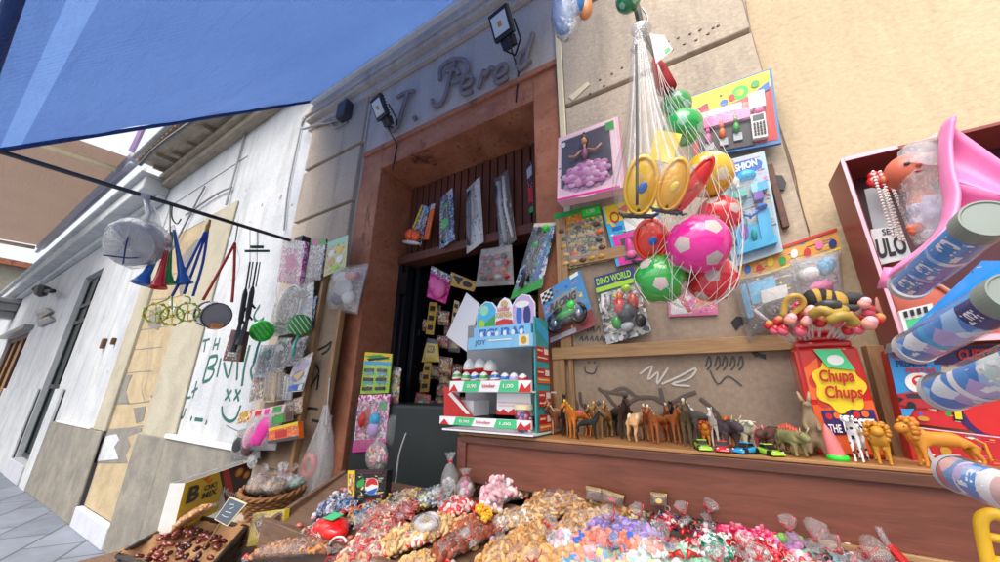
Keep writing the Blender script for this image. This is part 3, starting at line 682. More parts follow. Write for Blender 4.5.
# ---- tan awning further down
ta = thing('tan_awning', 'tan brown canvas awning of a neighbouring shop further down the street', 'awning', (-14, -.2, 6.1))
m = MB(); nu = 12
for i in range(nu):
    x0 = -19+9.17*i/nu; x1 = -19+9.17*(i+1)/nu
    m.quad([(x0, -.2, 6.1), (x1, -.2, 6.1), (x1, -3.6, 5.85), (x0, -3.6, 5.85)])
m.build('canopy', 'tanfab', ta)
m = MB(); m.tube([(-19.2, -.15, 6.12), (-9.75, -.15, 6.12)], .11, 14); m.build('roller_tube', 'tubew', ta, smooth=True)
m = MB(); m.tube([(-19.2, -.18, 5.93), (-9.7, -.18, 5.93)], .05, 10); m.build('wall_rail', 'tubew', ta, smooth=True)
for x in (-10.2, -18.6):
    m = MB(); m.tube([(x, -.3, 5.9), (x, -1.9, 5.80), (x, -3.4, 5.78)], .06, 8); m.build('arm', 'cream', ta, smooth=True)
m = MB(); m.box(-19.2, -9.8, -3.66, -3.58, 5.7, 5.9); m.build('valance', 'tanfab', ta)
# ---- floodlights on the lintel
def flood(px, py, Y, lb, s=1.0):
    a = P(px, py, Y); t = thing('floodlight', lb, 'floodlight', a, 'floodlights on the shop lintel')
    n = Vector((-.25, -.75, -.55)).normalized(); u = Vector((1, 0, 0)); u = (u-n*u.dot(n)).normalized(); v = n.cross(u)
    if v.z < 0: v = -v
    def bx(w, h, d0, d1, oy=0): 
        q = [a+u*i*w+v*(j*h+oy) for i, j in ((-1, -1), (1, -1), (1, 1), (-1, 1))]; return [p+n*d0 for p in q]+[p+n*d1 for p in q]
    m = MB(); m.hexa(bx(.075*s, .075*s, -.03, 0)); m.hexa(bx(.045*s, .03*s, -.06, -.02, -.1*s))
    for i in range(7): m.hexa(bx(.068*s, .003, -.045, -.03, (-.06+.02*i)*s))
    m.build('housing', 'flblack', t, bevel=.004)
    m = MB(); m.hexa(bx(.058*s, .052*s, .0005, .003)); m.build('lens', 'lens', t)
    m = MB(); m.hexa(bx(.014*s, .014*s, .0035, .005)); m.build('led', 'gold', t)
    m = MB(); w0 = a-n*.05; m.tube([w0-u*.07*s, w0-u*.07*s-v*.08+Vector((0, .04, 0)), Vector((a.x, -.01, a.z-.05))], .006, 6); m.tube([w0+u*.07*s, w0+u*.07*s-v*.08+Vector((0, .04, 0)), Vector((a.x, -.01, a.z-.05))], .006, 6)
    m.tube([w0, w0+Vector((.02, 0, -.12)), Vector((a.x+.02, -.005, a.z-.2)), Vector((a.x+.0, -.005, a.z-.42))], .005, 6)
    m.build('bracket', 'iron', t)
flood(500, 24, -.2, 'black floodlight above the end of the sign lettering'); flood(378, 108, -.2, 'black floodlight left of the first sign letter')

# ---- black pole that carries hanging toys
RX = -2.8
def rodp(px): 
    t = (px-0)/308.0; return PX(px, 152+94.0*t, RX)
pole = thing('display_pole', 'long thin black metal pole sticking out over the street with toys hanging from it', 'pole', rodp(150))
m = MB(); e0 = PX(-15, 147, RX); m.tube([e0, rodp(312)], .013, 10); m.build('rod', 'poleblack', pole, smooth=True)
m = MB(); m.box(-2.86, -2.74, -.1, -.03, 2.6, 2.72); m.build('wall_plate', 'iron', pole, bevel=.004)
m = MB(); m.tube([rodp(140), rodp(150)], .018, 10); m.build('tape', 'silver', pole, smooth=True)

# ---- shelf unit under the boards on the right, and the sloping sweet table
ZS, YS = 1.355, -.31
su = thing('display_shelf', 'long brown wooden shelf ledge with a tall reddish front board, crowded with toy animals', 'shelf', (-.1, -.3, 1.1))
m = MB(); m.box(-.90, 1.3, YS-.004, .0, ZS-.009, ZS); m.build('shelf_board', 'shelfw', su, bevel=.002)
m = MB(); m.box(-.87, 1.3, YS, YS+.02, 1.19, ZS-.0095); m.build('front_board', 'dwood', su)
m = MB(); m.box(-.885, 1.3, YS-.012, YS-.0005, ZS-.034, ZS-.010); m.build('edge_strip', 'darkwood2', su, bevel=.002)
m = MB(); m.box(-.90, -.86, YS-.01, -.02, .6, ZS-.017); m.build('end_post', 'dwood', su, bevel=.003)
TP0, TN = Vector((0, -.31, 1.165)), Vector((0, -.46, 1)).normalized()
def T(px, py, off=0): return PN(px, py, TP0+TN*off, TN)
tb = thing('sweets_table', 'sloping wooden tray table heaped with bagged sweets below the shelf', 'table', (-.3, -.45, .9))
def tz(y): return TP0.z+.46*(y-TP0.y)
m = MB(); m.hexa([(-1.56, -.61, tz(-.61)-.05), (1.2, -.61, tz(-.61)-.05), (1.2, -.30, tz(-.30)-.05), (-1.56, -.30, tz(-.30)-.05), (-1.56, -.61, tz(-.61)-.03), (1.2, -.61, tz(-.61)-.03), (1.2, -.30, tz(-.30)-.03), (-1.56, -.30, tz(-.30)-.03)])
m.build('tray_base', 'panelw', tb)
m = MB(); m.box(-1.58, 1.2, -.635, -.61, .90, 1.035); m.build('front_rail', 'panelw', tb, bevel=.004)
m = MB(); m.hexa([(-1.58, -.61, .92), (-1.555, -.61, .92), (-1.555, -.30, 1.06), (-1.58, -.30, 1.06), (-1.58, -.61, 1.03), (-1.555, -.61, 1.03), (-1.555, -.30, 1.15), (-1.58, -.30, 1.15)]); m.build('side_rail', 'panelw', tb, bevel=.003)
for x in (-1.55, 1.1):
    for y in (-.6, -.36): m = MB(); m.box(x, x+.05, y, y+.05, 0, tz(y)-.05); m.build('leg', 'panelw', tb, bevel=.003)
m = MB(); m.box(.12, 1.3, -.322, YS-.001, 1.178, 1.19); m.build('back_lip', 'batten', tb, bevel=.002)
# dark covered counter inside the doorway
ct = thing('doorway_counter', 'dark green black covered counter standing in the doorway behind the sweets', 'counter', (-1.4, .2, 0))
m = MB(); m.box(-1.93, -.92, -.02, .28, .0, 1.44); m.build('cover', 'counter', ct, bevel=.02)
# plywood display board with raw wood battens
bd = thing('plywood_board', 'grey brown plywood display board framed with raw pine battens and scrawled with marker', 'display board', (-.1, -.04, 1.5))
def bx_px(mb, x0, y0, x1, y1, Y, t, m=0):
    a, b = P(x0, y0, Y), P(x1, y1, Y); mb.box(min(a.x, b.x), max(a.x, b.x), Y, Y+t, min(a.z, b.z), max(a.z, b.z), m)
m = MB(); m.box(-.56, .22, -.045, -.032, ZS, 1.70); m.box(-.50, .20, -.045, -.032, 1.7, 2.12); m.build('plywood', 'ply', bd)
boxes('cross_batten', [(-.60, .22, -.075, -.046, 1.64, 1.69), (-.50, .0, -.07, -.046, 2.05, 2.10)], 'batten', bd, .002)
boxes('upright_batten', [(-.60, -.545, -.07, -.046, ZS, 1.64), (-.53, -.51, -.065, -.046, ZS, 1.64), (-.56, -.51, -.071, -.046, 1.69, 2.3)], 'battenv', bd, .002)
mk = MB()
def B(pts, w=.003, mi=0): paint(mk, pts, w, -.047, mi, .001)
def BB(): mk.build('marker_scrawl', ['dgrey', 'chalk', '#57493e'], bd)
B([(640, 374), (652, 366), (648, 380), (658, 372), (657, 384), (668, 368)], .0035, 1); B([(662, 384), (680, 376), (696, 368), (690, 378), (672, 384), (690, 386)], .0035, 1); BB(); mk = MB()
for x in (706, 715, 722, 730, 738): B([(x, 366), (x+3, 356), (x+5, 364), (x+1, 370)], .0025)
B([(710, 370), (718, 384), (728, 376), (742, 386)], .002); BB(); mk = MB(); B([(585, 366), (586, 372), (594, 373), (597, 366)], .0025); B([(588, 362), (589, 363)], .004); B([(594, 362), (595, 363)], .004)
BB(); mk = MB()
for x in range(580, 606, 5): B([(x, 340), (x+2, 336), (x+3, 341)], .003)
for x in range(578, 602, 6): B([(x, 331), (x+3, 326), (x+4, 332)], .002)
BB(); mk = MB()
for l in ([(598, 388), (606, 394), (614, 404), (622, 412)], [(612, 392), (624, 388), (636, 396), (646, 398)], [(622, 412), (630, 402), (642, 397), (660, 399), (668, 408)], [(655, 398), (668, 404), (684, 396), (696, 392)], [(572, 396), (577, 404), (576, 414)], [(580, 392), (582, 404), (592, 410)], [(592, 408), (600, 402)], [(700, 398), (712, 408), (720, 418)], [(602, 391), (616, 393), (628, 394)], [(660, 388), (664, 402), (672, 412)]): B(l, .0065, 2)
BB()
bp = thing('mirror_post', 'raw timber post standing beside the lollipop tin and red boxes', 'post', P(890, 430, -.1))
m = MB(); a, b, = P(866, 345, -.10), P(884, 345, -.10); a2, b2 = P(897, 465, -.10), P(912, 465, -.10)
m.hexa([a2+Vector((0, .05, 0)), b2+Vector((0, .05, 0)), b+Vector((0, .05, 0)), a+Vector((0, .05, 0)), a2, b2, b, a]); m.build('post', 'battenv', bp, bevel=.002)
# ================================================================== toys hanging from the pole (plane X = RX)
def Q(px, py, dx=0): return PX(px, py, RX+dx)
def vd(p): return (p-EYE).normalized()
def hook(mb, a, b, r=.003, m=0): mb.tube([a, a*.6+b*.4+Vector((0, .008, 0)), b], r, 6, m)
def drum(px, py, R, L, lb, ax, shellmats, strap, nm='toy_drum'):
    a = Q(px, py); t = thing(nm, lb, 'toy drum', a, 'toy drums hanging from the pole')
    d = (vd(a)*ax[0]+RT*ax[1]+UP*ax[2]).normalized()
    m = MB(); m.lathe([(-.002, 0), (-.002, R*.93), (.004, R*.94)], a, d, 32); m.build('drum_head', 'headgrey', t, smooth=False)
    m = MB(); m.lathe([(0, R*.94), (L, R*.94), (L+.001, 0)], a, d, 32); m.build('shell', shellmats[0], t, smooth=False)
    for o in (0, L-.018):
        m = MB(); m.lathe([(o-.004, R*.93), (o-.006, R), (o+.018, R), (o+.02, R*.93)], a, d, 32); m.build('rim', shellmats[1], t, smooth=True)
    u = d.orthogonal().normalized(); w = d.cross(u)
    for k in range(6):
        q = a+(u*math.cos(k*1.047)+w*math.sin(k*1.047))*R*.985; m = MB(); m.tube([q+d*.015, q+d*(L-.015)], .004, 6); m.build('tension_rod', 'silver', t)
    m = MB()
    for i, l in enumerate(strap[0]): stroke(m, [Q(x, y, dx) for x, y, dx in l], strap[2], 0, 0, 6, world=True)
    m.build('strap', strap[1], t, smooth=True)
    return t, a, d
t, a, d = drum(129, 244, .128, .10, 'large grey toy drum wrapped in clear plastic, farthest out on the pole', (.86, .5, .02), ('shellw', 'silver'), ([[(146, 196, 0), (150, 212, 0), (146, 224, 0)]], 'silver', .006))
m = MB(); m.lathe([(-.012, .02), (-.012, .12), (.03, .15), (.10, .15), (.15, .12), (.17, .05)], a, d, 28)
for i in range(len(m.v)): m.v[i] += Vector([random.uniform(-.006, .006) for _ in range(3)])
m.tube([a+d*.1+Vector((0, 0, .1)), Q(152, 214), Q(145, 196)], [.07, .03, .012], 14)
m.build('plastic_wrap', 'bag', t, smooth=True)
m = MB(); m.tube([Q(131, 221, .02), Q(125, 250, .02), Q(123, 264, .02)], .004, 6); m.build('cord', 'navy', t); m = MB(); m.tube([Q(103, 255, .02), Q(128, 258, .02), Q(153, 257, .02)], .004, 6); m.build('cord', 'navy', t)
t, a, d = drum(217, 316, .088, .12, 'small grey toy drum on a red strap, hanging near the pole middle', (.75, -.55, .15), ('shellw', 'dgrey'), ([[(235, 243, 0), (220, 270, 0), (203, 300, 0)], [(235, 243, 0), (234, 275, 0), (232, 302, .03)]], 'strapred', .009))
m = MB(); m.box(a.x-.05, a.x+.03, a.y-.02, a.y+.03, a.z-.085, a.z-.05); m.build('orange_label', 'peach', t)
m = MB(); stroke(m, [rodp(238)-Vector((0, 0, .0)), Q(237, 232), Q(235, 243)], .003, world=True); m.build('hook', 'iron', t)
t = thing('toy_trumpet_bunch', 'bunch of blue, green and red plastic toy trumpets tied together at the pole', 'toy trumpets', Q(170, 240))
for i, (bx_, by_, r, dx, c_) in enumerate(((141, 284, .052, -.02, 'blue'), (158, 288, .044, .05, 'darkred2'), (166, 284, .048, .0, 'green'), (184, 284, .050, .02, 'blue'))):
    b0, tp = Q(bx_, by_, dx), Q(168+i*2, 236-i*2, dx*.5); L = (b0-tp).length
    m = MB(); m.lathe([(0, .007), (L*.5, .014), (L*.8, .022), (L*.95, r*.8), (L, r), (L*.99, r*.9), (L*.85, .01)], tp, b0-tp, 20); m.build('trumpet', 'g:'+c_ if c_ != 'darkred2' else 'g:red', t, smooth=True)
m = MB(); stroke(m, [rodp(172), Q(172, 218), Q(177, 224), Q(181, 219)], .004, world=True); m.tube([rodp(170), Q(170, 236)], .003, 6); m.build('hook', 'iron', t)
m = MB(); m.tube([Q(166, 232), Q(172, 226), Q(176, 240), Q(168, 246)], [.008, .016, .02, .006], 8); m.build('wrap', 'clear', t, smooth=True)
t = thing('tambourine_bunch', 'three yellow green ring tambourines hanging on blue straps', 'tambourines', Q(180, 300))
m = MB()
for l in ([(208, 228, 0), (196, 262, 0), (184, 294, 0)], [(208, 228, 0), (203, 262, 0), (193, 296, 0)], [(205, 232, 0), (186, 270, .02), (172, 296, .02)]): stroke(m, [Q(*q) for q in l], .008, world=True)
m.build('strap', 'strapblue', t, smooth=True)
m = MB(); m.tube([Q(210, 220), Q(208, 226), Q(206, 232)], [.008, .014, .008], 10); m.build('knob', 'g:gold', t, smooth=True)
for (cx, cy, dx) in ((156, 313, -.03), (172, 316, .0), (188, 312, .03)):
    c = Q(cx, cy, dx); R = .056; n = (vd(c)+RT*.3).normalized(); u = n.orthogonal().normalized(); w = n.cross(u)
    m = MB()
    for off in (-.008, .008): m.tube([c+n*off+(u*math.cos(k*.3142)+w*math.sin(k*.3142))*R for k in range(21)], .0032, 6, 0)
    for k in range(6): m.tube([c, c+(u*math.cos(k*1.047)+w*math.sin(k*1.047))*R], .0022, 5, 0)
    m.ball(c, .011, 10, 6, 1)
    rg = m.build('ring', ['s:lime', 'g:yellow'], t, smooth=True)
    j = MB()
    for k in range(8):
        q = c+(u*math.cos(k*.785+.3)+w*math.sin(k*.785+.3))*R; j.lathe([(-.006, .0), (-.005, .009), (0, .003), (.005, .009), (.006, 0)], q, n, 8, 0 if k % 2 else 1)
    j.build('jingle', ['gold', 'g:orange'], rg)
m = MB(); stroke(m, [Q(170, 296), Q(166, 300), Q(157, 303)], .004, world=True); stroke(m, [Q(184, 296), Q(190, 298), Q(190, 304)], .004, world=True); stroke(m, [Q(172, 294), Q(172, 310)], .004, world=True); m.build('handle', 's:lime', t, smooth=True)
t = thing('clip_hanger', 'dark green plastic clip hanger dangling below the pole', 'clip', Q(257, 250))
m = MB(); a, b = Q(245, 251), Q(269, 251); m.tube([a, b], .010, 8); m.tube([Q(251, 247), Q(263, 247)], [.012, .012], 8); m.build('clip_bar', 'clipgreen', t, smooth=True)
m = MB(); m.tube([rodp(258), Q(258, 246)], .002, 5); m.build('wire', 'iron', t)
def rifle(px, dx, y0, y1, lb):
    t = thing('toy_rifle', lb, 'toy rifle', Q(px, y0, dx), 'toy rifles hanging from the pole')
    lean = -14; q = lambda f, o=0: Q(px+lean*f+o, y0+(y1-y0)*f, dx)
    m = MB(); m.tube([q(0), q(.45)], .006, 8); m.tube([q(0, 3), q(.3, 3)], .004, 6); m.build('barrel', 'iron', t)
    m = MB(); m.tube([q(.30), q(.36), q(.62), q(.7)], [.010, .017, .018, .012], 8); m.build('receiver', 'flblack', t, bevel=.002)
    m = MB(); m.tube([q(.66), q(.8, -1), q(1, -4)], [.010, .016, .026], 8); m.build('stock', 'dgrey', t)
    m = MB(); m.tube([q(.5, 1), q(.56, 6)], .009, 6); m.tube([q(.64, 1), q(.7, 5)], .007, 6); m.build('grip', 'flblack', t)
    m = MB(); m.tube([rodp(px), q(0)], .002, 5); m.build('wire', 'iron', t)
rifle(250, .0, 262, 352, 'left black toy rifle hanging muzzle up below the green clip')
rifle(257, .06, 262, 345, 'right black toy rifle hanging muzzle up below the green clip')
pkg('toy_gun_box', 'dark brown carton behind the toy rifles', 'toy box', [(236, 330), (250, 332), (244, 362), (227, 361)], [-.32, -.3, -.3, -.32], .03, 'brown', [('print', [('r', .1, .1, .9, .5, 'maroon'), ('r', .2, .6, .8, .85, 'greyp')])])
# ================================================================== display panel left of the door
lp = thing('cardboard_display', 'brown cardboard sheet with pine battens and black scrawl, left of the doorway', 'display panel', P(310, 380, -.07))
def X_(px, py, Y): return P(px, py, Y).x
xa, xb, xc = X_(322, 292, -.1), X_(336, 340, -.1), X_(262, 400, -.1)
m = MB(); m.box(xc, xb, -.075, -.06, 1.02, 2.28); m.build('cardboard', 'board', lp)
for x, z0, z1 in ((xa, .85, 2.33), (xb, 1.3, 2.3)):
    m = MB(); m.box(x-.016, x+.016, -.11, -.076, z0, z1); m.build('batten', 'battenv', lp, bevel=.002)
m = MB()
for l in ([(318, 350), (326, 346), (331, 342), (328, 350), (322, 354)], [(316, 365), (319, 372), (312, 384), (307, 392)], [(311, 362), (312, 375), (307, 390)], [(319, 375), (317, 390)], [(302, 409), (310, 408), (318, 409)], [(301, 404), (308, 403)], [(312, 420), (322, 422)]): paint(m, l, .008, -.077, 0, .001)
m.build('scrawl', 'black', lp)
YB = -.13
pkg('toy_packet', 'pink and white doll clothes packet at the top of the left panel', 'toy packet', [(287, 240), (309, 243), (303, 286), (281, 283)], YB, .03, 'pinkp', [('print', [('r', .1, .05, .9, .2, 'white'), ('p', [(.2, .4), (.6, .35), (.8, .6), (.4, .75)], 'hotpink'), ('r', .15, .82, .8, .95, 'palepink')]), ('film', [('dome', 0, 0, 1, 1, .02, 'clear')])])
pkg('toy_packet', 'silver grey figure packet with green header beside the pole end', 'toy packet', [(313, 240), (328, 239), (322, 280), (306, 282)], YB, .012, 'greyp', [('print', [('r', 0, 0, 1, .16, 'green'), ('r', .15, .02, .5, .13, 'hotpink')]), ('film', [('dome', 0, .15, 1, 1, .02, 'clear')])])
pkg('toy_packet', 'pale yellow sticker card with green top at panel upper right', 'sticker card', [(329, 243), (349, 235), (346, 268), (324, 277)], YB, .006, '#c9c58c', [('print', [('r', 0, 0, 1, .18, 'mint'), ('e', .25, .38, .14, .1, 'white'), ('e', .65, .36, .14, .1, 'yellow'), ('e', .3, .64, .16, .11, 'tan'), ('e', .7, .66, .15, .11, 'white'), ('e', .5, .86, .2, .07, 'lime')])])
pkg('toy_wheel_set', 'silver bag of toy wheels and rings above two green discs', 'toy wheels', [(282, 290), (315, 278), (312, 330), (268, 338)], YB, .004, 'greyp', [
    ('wheel', [('c', [(.45+.33*math.cos(k*.5), .45+.42*math.sin(k*.5), .02) for k in range(14)], .009, 'g:white'), ('c', [(.5+.24*math.cos(k*.5), .45+.34*math.sin(k*.5), .03) for k in range(14)], .006, 'steel'), ('b', .3, .75, .02, .1, .06, .02, 'dgrey'), ('b', .75, .3, .02, .08, .1, .02, 'olive')]),
    ('film', [('dome', 0, 0, 1, 1, .045, 'bag')])])
for (px, py, rx, lb) in ((262, 331, 13, 'left bright green mesh disc toy'), (300, 325, 13, 'right green and white striped disc toy')):
    c = P(px, py, YB-.09); r = msz(rx, c)*.8; t = thing('disc_toy', lb, 'disc toy', c, 'green disc toys on the left panel')
    n = (EYE-c).normalized(); m = MB(); m.lathe([(-.012, 0), (-.012, r), (.0, r*1.03), (.012, r), (.02, r*.6), (.022, 0)], c, n, 24); m.build('disc', 'g:neon' if px < 280 else 's:green', t, smooth=True)
    m = MB(); u = n.orthogonal().normalized(); w = n.cross(u)
    for k in range(5): o = (k-2)*r*.36; hw = math.sqrt(max(0, r*r*.8-o*o)); m.tube([c+n*.02+u*o-w*hw, c+n*.026+u*o, c+n*.02+u*o+w*hw], .003, 5)
    m.build('spokes', 'green' if px < 280 else 'white', t)
    m = MB(); m.tube([c-w*r*.2, c-Vector((.01, 0, r*1.5)), c-Vector((.02, 0, r*3))], .008, 8); m.build('handle', 'teal', t)
pkg('cuddly_toy_bag', 'clear bag of small blue and red cloth toys hanging by the door surround', 'toy bag', [(338, 270), (367, 268), (357, 312), (330, 308)], [-.10]*4, .003, 'milky', [
    ('cloth_toy', [('b', .35, .25, .02, .3, .16, .03, 'x:white'), ('b', .7, .2, .03, .22, .12, .03, 'x:red'), ('b', .5, .5, .03, .3, .2, .035, 'x:silver'), ('b', .3, .75, .02, .22, .16, .03, 'x:navy'), ('b', .7, .7, .02, .2, .16, .03, 'x:white'), ('b', .2, .15, .03, .12, .08, .02, 'x:mint')]), ('film', [('dome', -.05, -.1, 1.05, 1.05, .08, 'bag')])])
specs = [([(262, 345), (280, 345), (270, 378), (254, 378)], 'bluep', 'purple and blue long toy packet under the bright green disc'), ([(280, 338), (294, 338), (284, 374), (270, 374)], 'greyp', 'grey and black binocular toy packet in the middle of the left panel'),
    ([(296, 340), (309, 336), (300, 366), (286, 366)], 'greyp', 'silver handcuffs packet beside the batten')]
for q, c_, lb in specs:
    pkg('toy_packet', lb, 'toy packet', q, YB-.02, .01, c_, [('toy', [('c', [(.3, .1, .01), (.35, .5, .02), (.3, .9, .01)], .010, 'silver'), ('c', [(.7, .15, .01), (.6, .5, .02), (.7, .85, .01)], .010, 'dgrey'), ('b', .5, .3, .015, .25, .12, .015, 'teal' if c_ == 'bluep' else 'white')]), ('film', [('dome', 0, 0, 1, 1, .03, 'clear')])])
pkg('toy_packet', 'white and lilac spaceship toy card at the lower right of the left panel', 'toy card', [(296, 362), (314, 352), (303, 391), (284, 393)], YB-.02, .006, 'white', [('print', [('r', 0, .8, 1, .98, 'blue'), ('e', .5, .3, .4, .2, 'lilac'), ('e', .5, .55, .35, .16, 'purple'), ('p', [(.2, .5), (.8, .42), (.6, .7)], 'yellow'), ('r', .75, .82, .95, .96, 'cream')]), ('film', [('dome', 0, 0, 1, .8, .02, 'clear')])])
for i, (q, lb) in enumerate((([(267, 370), (278, 368), (276, 402), (264, 402)], 'leftmost tan stick bundle packet hanging low on the panel'), ([(278, 372), (287, 370), (286, 400), (276, 402)], 'brown stick bundle packet between two similar packets'), ([(287, 374), (296, 378), (292, 400), (285, 400)], 'rightmost silver stick packet low on the panel'))):
    pkg('stick_packet', lb, 'packet', q, YB-.01, .01, ('tan', 'brown', 'silver')[i], [('stick', [('c', [(k, .05, .012), (k, .95, .012)], .006, ('beige', 'tan', 'white')[i]) for k in (.25, .6)]), ('film', [('dome', 0, 0, 1, 1, .02, 'clear')])], group='slim packets low on the left panel')
pkg('hairbrush_packet', 'clear packet of pale pink and magenta combs with card header', 'comb packet', [(252, 416), (285, 410), (276, 450), (240, 450)], [-.16]*4, .004, 'silver', [
    ('header', [('r', 0, -.16, 1, .08, 'palepink'), ('r', .1, -.13, .3, .05, 'red'), ('r', .4, -.12, .55, .04, 'hotpink'), ('r', .65, -.14, .92, .04, 'green')]),
    ('comb', [('b', .28, .58, .02, .17, .36, .025, 's:palepink'), ('b', .33, .62, .03, .1, .3, .02, 's:pink'), ('b', .66, .5, .03, .2, .38, .03, 's:hotpink'), ('b', .55, .66, .035, .15, .22, .02, 's:hotpink')]), ('film', [('dome', 0, 0, 1, 1, .05, 'bag')])])
pkg('toy_packet', 'small brown header card left of the comb packet', 'toy card', [(241, 412), (254, 409), (250, 422), (237, 424)], -.15, .004, 'foodp', [('print', [('r', .1, .1, .6, .5, 'gold')])])
pkg('sharpener_packet', 'orange yellow boxed toy with green header right of the combs', 'toy packet', [(274, 428), (303, 421), (304, 438), (273, 443)], [-.17]*4, .03, 'orange', [
    ('header', [('r', .1, -.75, .85, -.15, 'olive'), ('r', .15, -.7, .5, -.2, 'green'), ('r', .6, -.7, .82, -.2, 'maroon')]), ('print', [('r', .25, .3, .62, .75, 'red'), ('r', 0, .82, 1, 1, 'dgrey'), ('r', 0, 0, 1, .2, 'yellow')])])
pkg('dark_toy_bag', 'dark packet with silver film hanging behind the card boxes', 'toy bag', [(240, 430), (262, 424), (262, 458), (231, 462)], -.12, .01, 'dgrey', [('toy', [('b', .4, .5, .02, .3, .3, .03, 'black'), ('b', .7, .7, .02, .2, .2, .03, 'maroon')]), ('film', [('dome', 0, 0, 1, 1, .04, 'bag')])])
for q, lb in (([(322, 378), (334, 378), (333, 394), (320, 393)], 'upper white plastic switch box on the door surround'), ([(326, 414), (333, 415), (330, 433), (323, 432)], 'lower narrow white socket box on the door surround')):
    pkg('switch_box', lb, 'switch box', q, -.02, .035, '#d8d2c4', [('button', [('x', .3, .3, .7, .7, 0, .006, '#c5bfb2')])], group='white electrical boxes by the door', bevel=.004, backname='housing')
t = thing('hanging_clear_bag', 'long clear plastic bag hanging on a thread with a red ring toy inside', 'hanging bag', P(318, 480, -.25))
m = MB(); stroke(m, [(330, 378), (328, 400), (326, 425)], .004, -.15); m.build('thread', 'silver', t, smooth=True)
m = MB()
def blade(mb, rows, Y, nseg=8, dep=.03):
    """soft closed bag from rows of (left px, right px, y px)"""
    vs, fs = [], []; n = nseg*2
    for l, r, y in rows:
        a, b = P(l, y, Y), P(r, y, Y)
        for k in range(n):
            an = 2*math.pi*k/n; c = (a+b)/2+(b-a)/2*math.cos(an); dd = min(dep, (b-a).length*.45)
            vs.append(c+Vector((0, math.sin(an)*dd, 0))+Vector([random.uniform(-1, 1)*.0025 for _ in range(3)]))
    for i in range(len(rows)-1):
        for k in range(n): fs.append([i*n+k, i*n+(k+1) % n, (i+1)*n+(k+1) % n, (i+1)*n+k])
    mb._a(vs, fs, 0)
blade(m, [(325, 328, 405), (322, 329, 420), (315, 330, 440), (302, 332, 465), (296, 328, 490), (300, 326, 505)], -.28, dep=.05); m.build('bag', 'bag', t, smooth=True)
m = MB(); c = P(309, 466, -.28); u, w = Vector((1, 0, 0)), Vector((.1, 0, 1)); m.tube([c+u*.042*math.cos(k*.4)+w*.05*math.sin(k*.4) for k in range(17)], .017, 10); m.build('ring_toy', 'g:#e0362a', t, smooth=True)

# ================================================================== boxes and baskets on the low side stand
st = thing('side_stand', 'low wooden stand holding the baskets and cartons at the left of the sweets', 'stand', (-2.2, -.5, 0))
m = MB(); m.box(-2.85, -1.60, -.80, -.12, .66, .69); m.build('top', 'panelw', st, bevel=.004)
for x in (-2.82, -1.68):
    for y in (-.77, -.2): m = MB(); m.box(x, x+.05, y, y+.05, 0, .66); m.build('leg', 'panelw', st)
def PYZ(px, py, z): 
    p = PZ(px, py, z); return p
TL, TR = P(185, 483, -.6), None
zt = TL.z; TR = PZ(254, 460, zt)
dirv = (TR-TL); dn = Vector((dirv.y, -dirv.x, 0)).normalized()
if dn.dot(EYE-TL) < 0: dn = -dn
H = .22; dd = -dn*.07
t = thing('sweets_carton', 'open yellow and black printed carton of bagged snacks standing behind the baskets', 'carton', (TL+TR)/2-Vector((0, 0, H)))
m = MB(); b = [TL, TR, TR-Vector((0, 0, H)), TL-Vector((0, 0, H))]
c = Card(b); c.n = dn
def wall4(mb, TLx, TRx, depth, H, th=.003):
    A, B_ = TLx, TRx; D, C_ = A+depth, B_+depth; h = Vector((0, 0, H)); nn = depth.normalized()*th; uu = (B_-A).normalized()*th
    mb.hexa([A-h, B_-h, B_, A, A-h+nn, B_-h+nn, B_+nn, A+nn]); mb.hexa([D-h-nn, C_-h-nn, C_-nn, D-nn, D-h, C_-h, C_, D])
    mb.hexa([A-h+nn, A-h+nn+uu, A+nn+uu, A+nn, D-h-nn, D-h-nn+uu, D-nn+uu, D-nn]); mb.hexa([B_-h+nn-uu, B_-h+nn, B_+nn, B_+nn-uu, C_-h-nn-uu, C_-h-nn, C_-nn, C_-nn-uu])
wall4(m, TL, TR, dd, H); m.build('carton_body', 'white', t)
mb, ms = prims(c, [('r', .0, 0, .52, 1, 'yellow2'), ('p', [(.42, 0), (1, 0), (1, 1), (.66, 1)], '#2a1c1a'), ('p', [(.47, 0), (.56, 0), (.82, 1), (.68, 1)], 'red'), ('e', .76, .2, .07, .12, 'orange'), ('e', .76, .2, .04, .07, 'yellow'), ('e', .9, .35, .06, .1, 'orange'), ('e', .9, .35, .035, .06, 'yellow'), ('p', [(.22, .05), (.3, .02), (.27, .14), (.36, .1), (.3, .2)], 'orange')])
mb.build('printed_front', ms, t)
mb, ms = prims(c, [('t', 'B', .06, .12, .2, .48, 'black', {'bold': .04}), ('t', 'OK!', .25, .22, .42, .34, 'black', {'bold': .03}), ('t', 'MIX', .25, .38, .44, .52, 'black', {'bold': .03}), ('t', 'Match', .53, .42, .80, .60, 'white', {'bold': .03, 'skew': .32})], h=.004)
mb.build('lettering', ms, t)
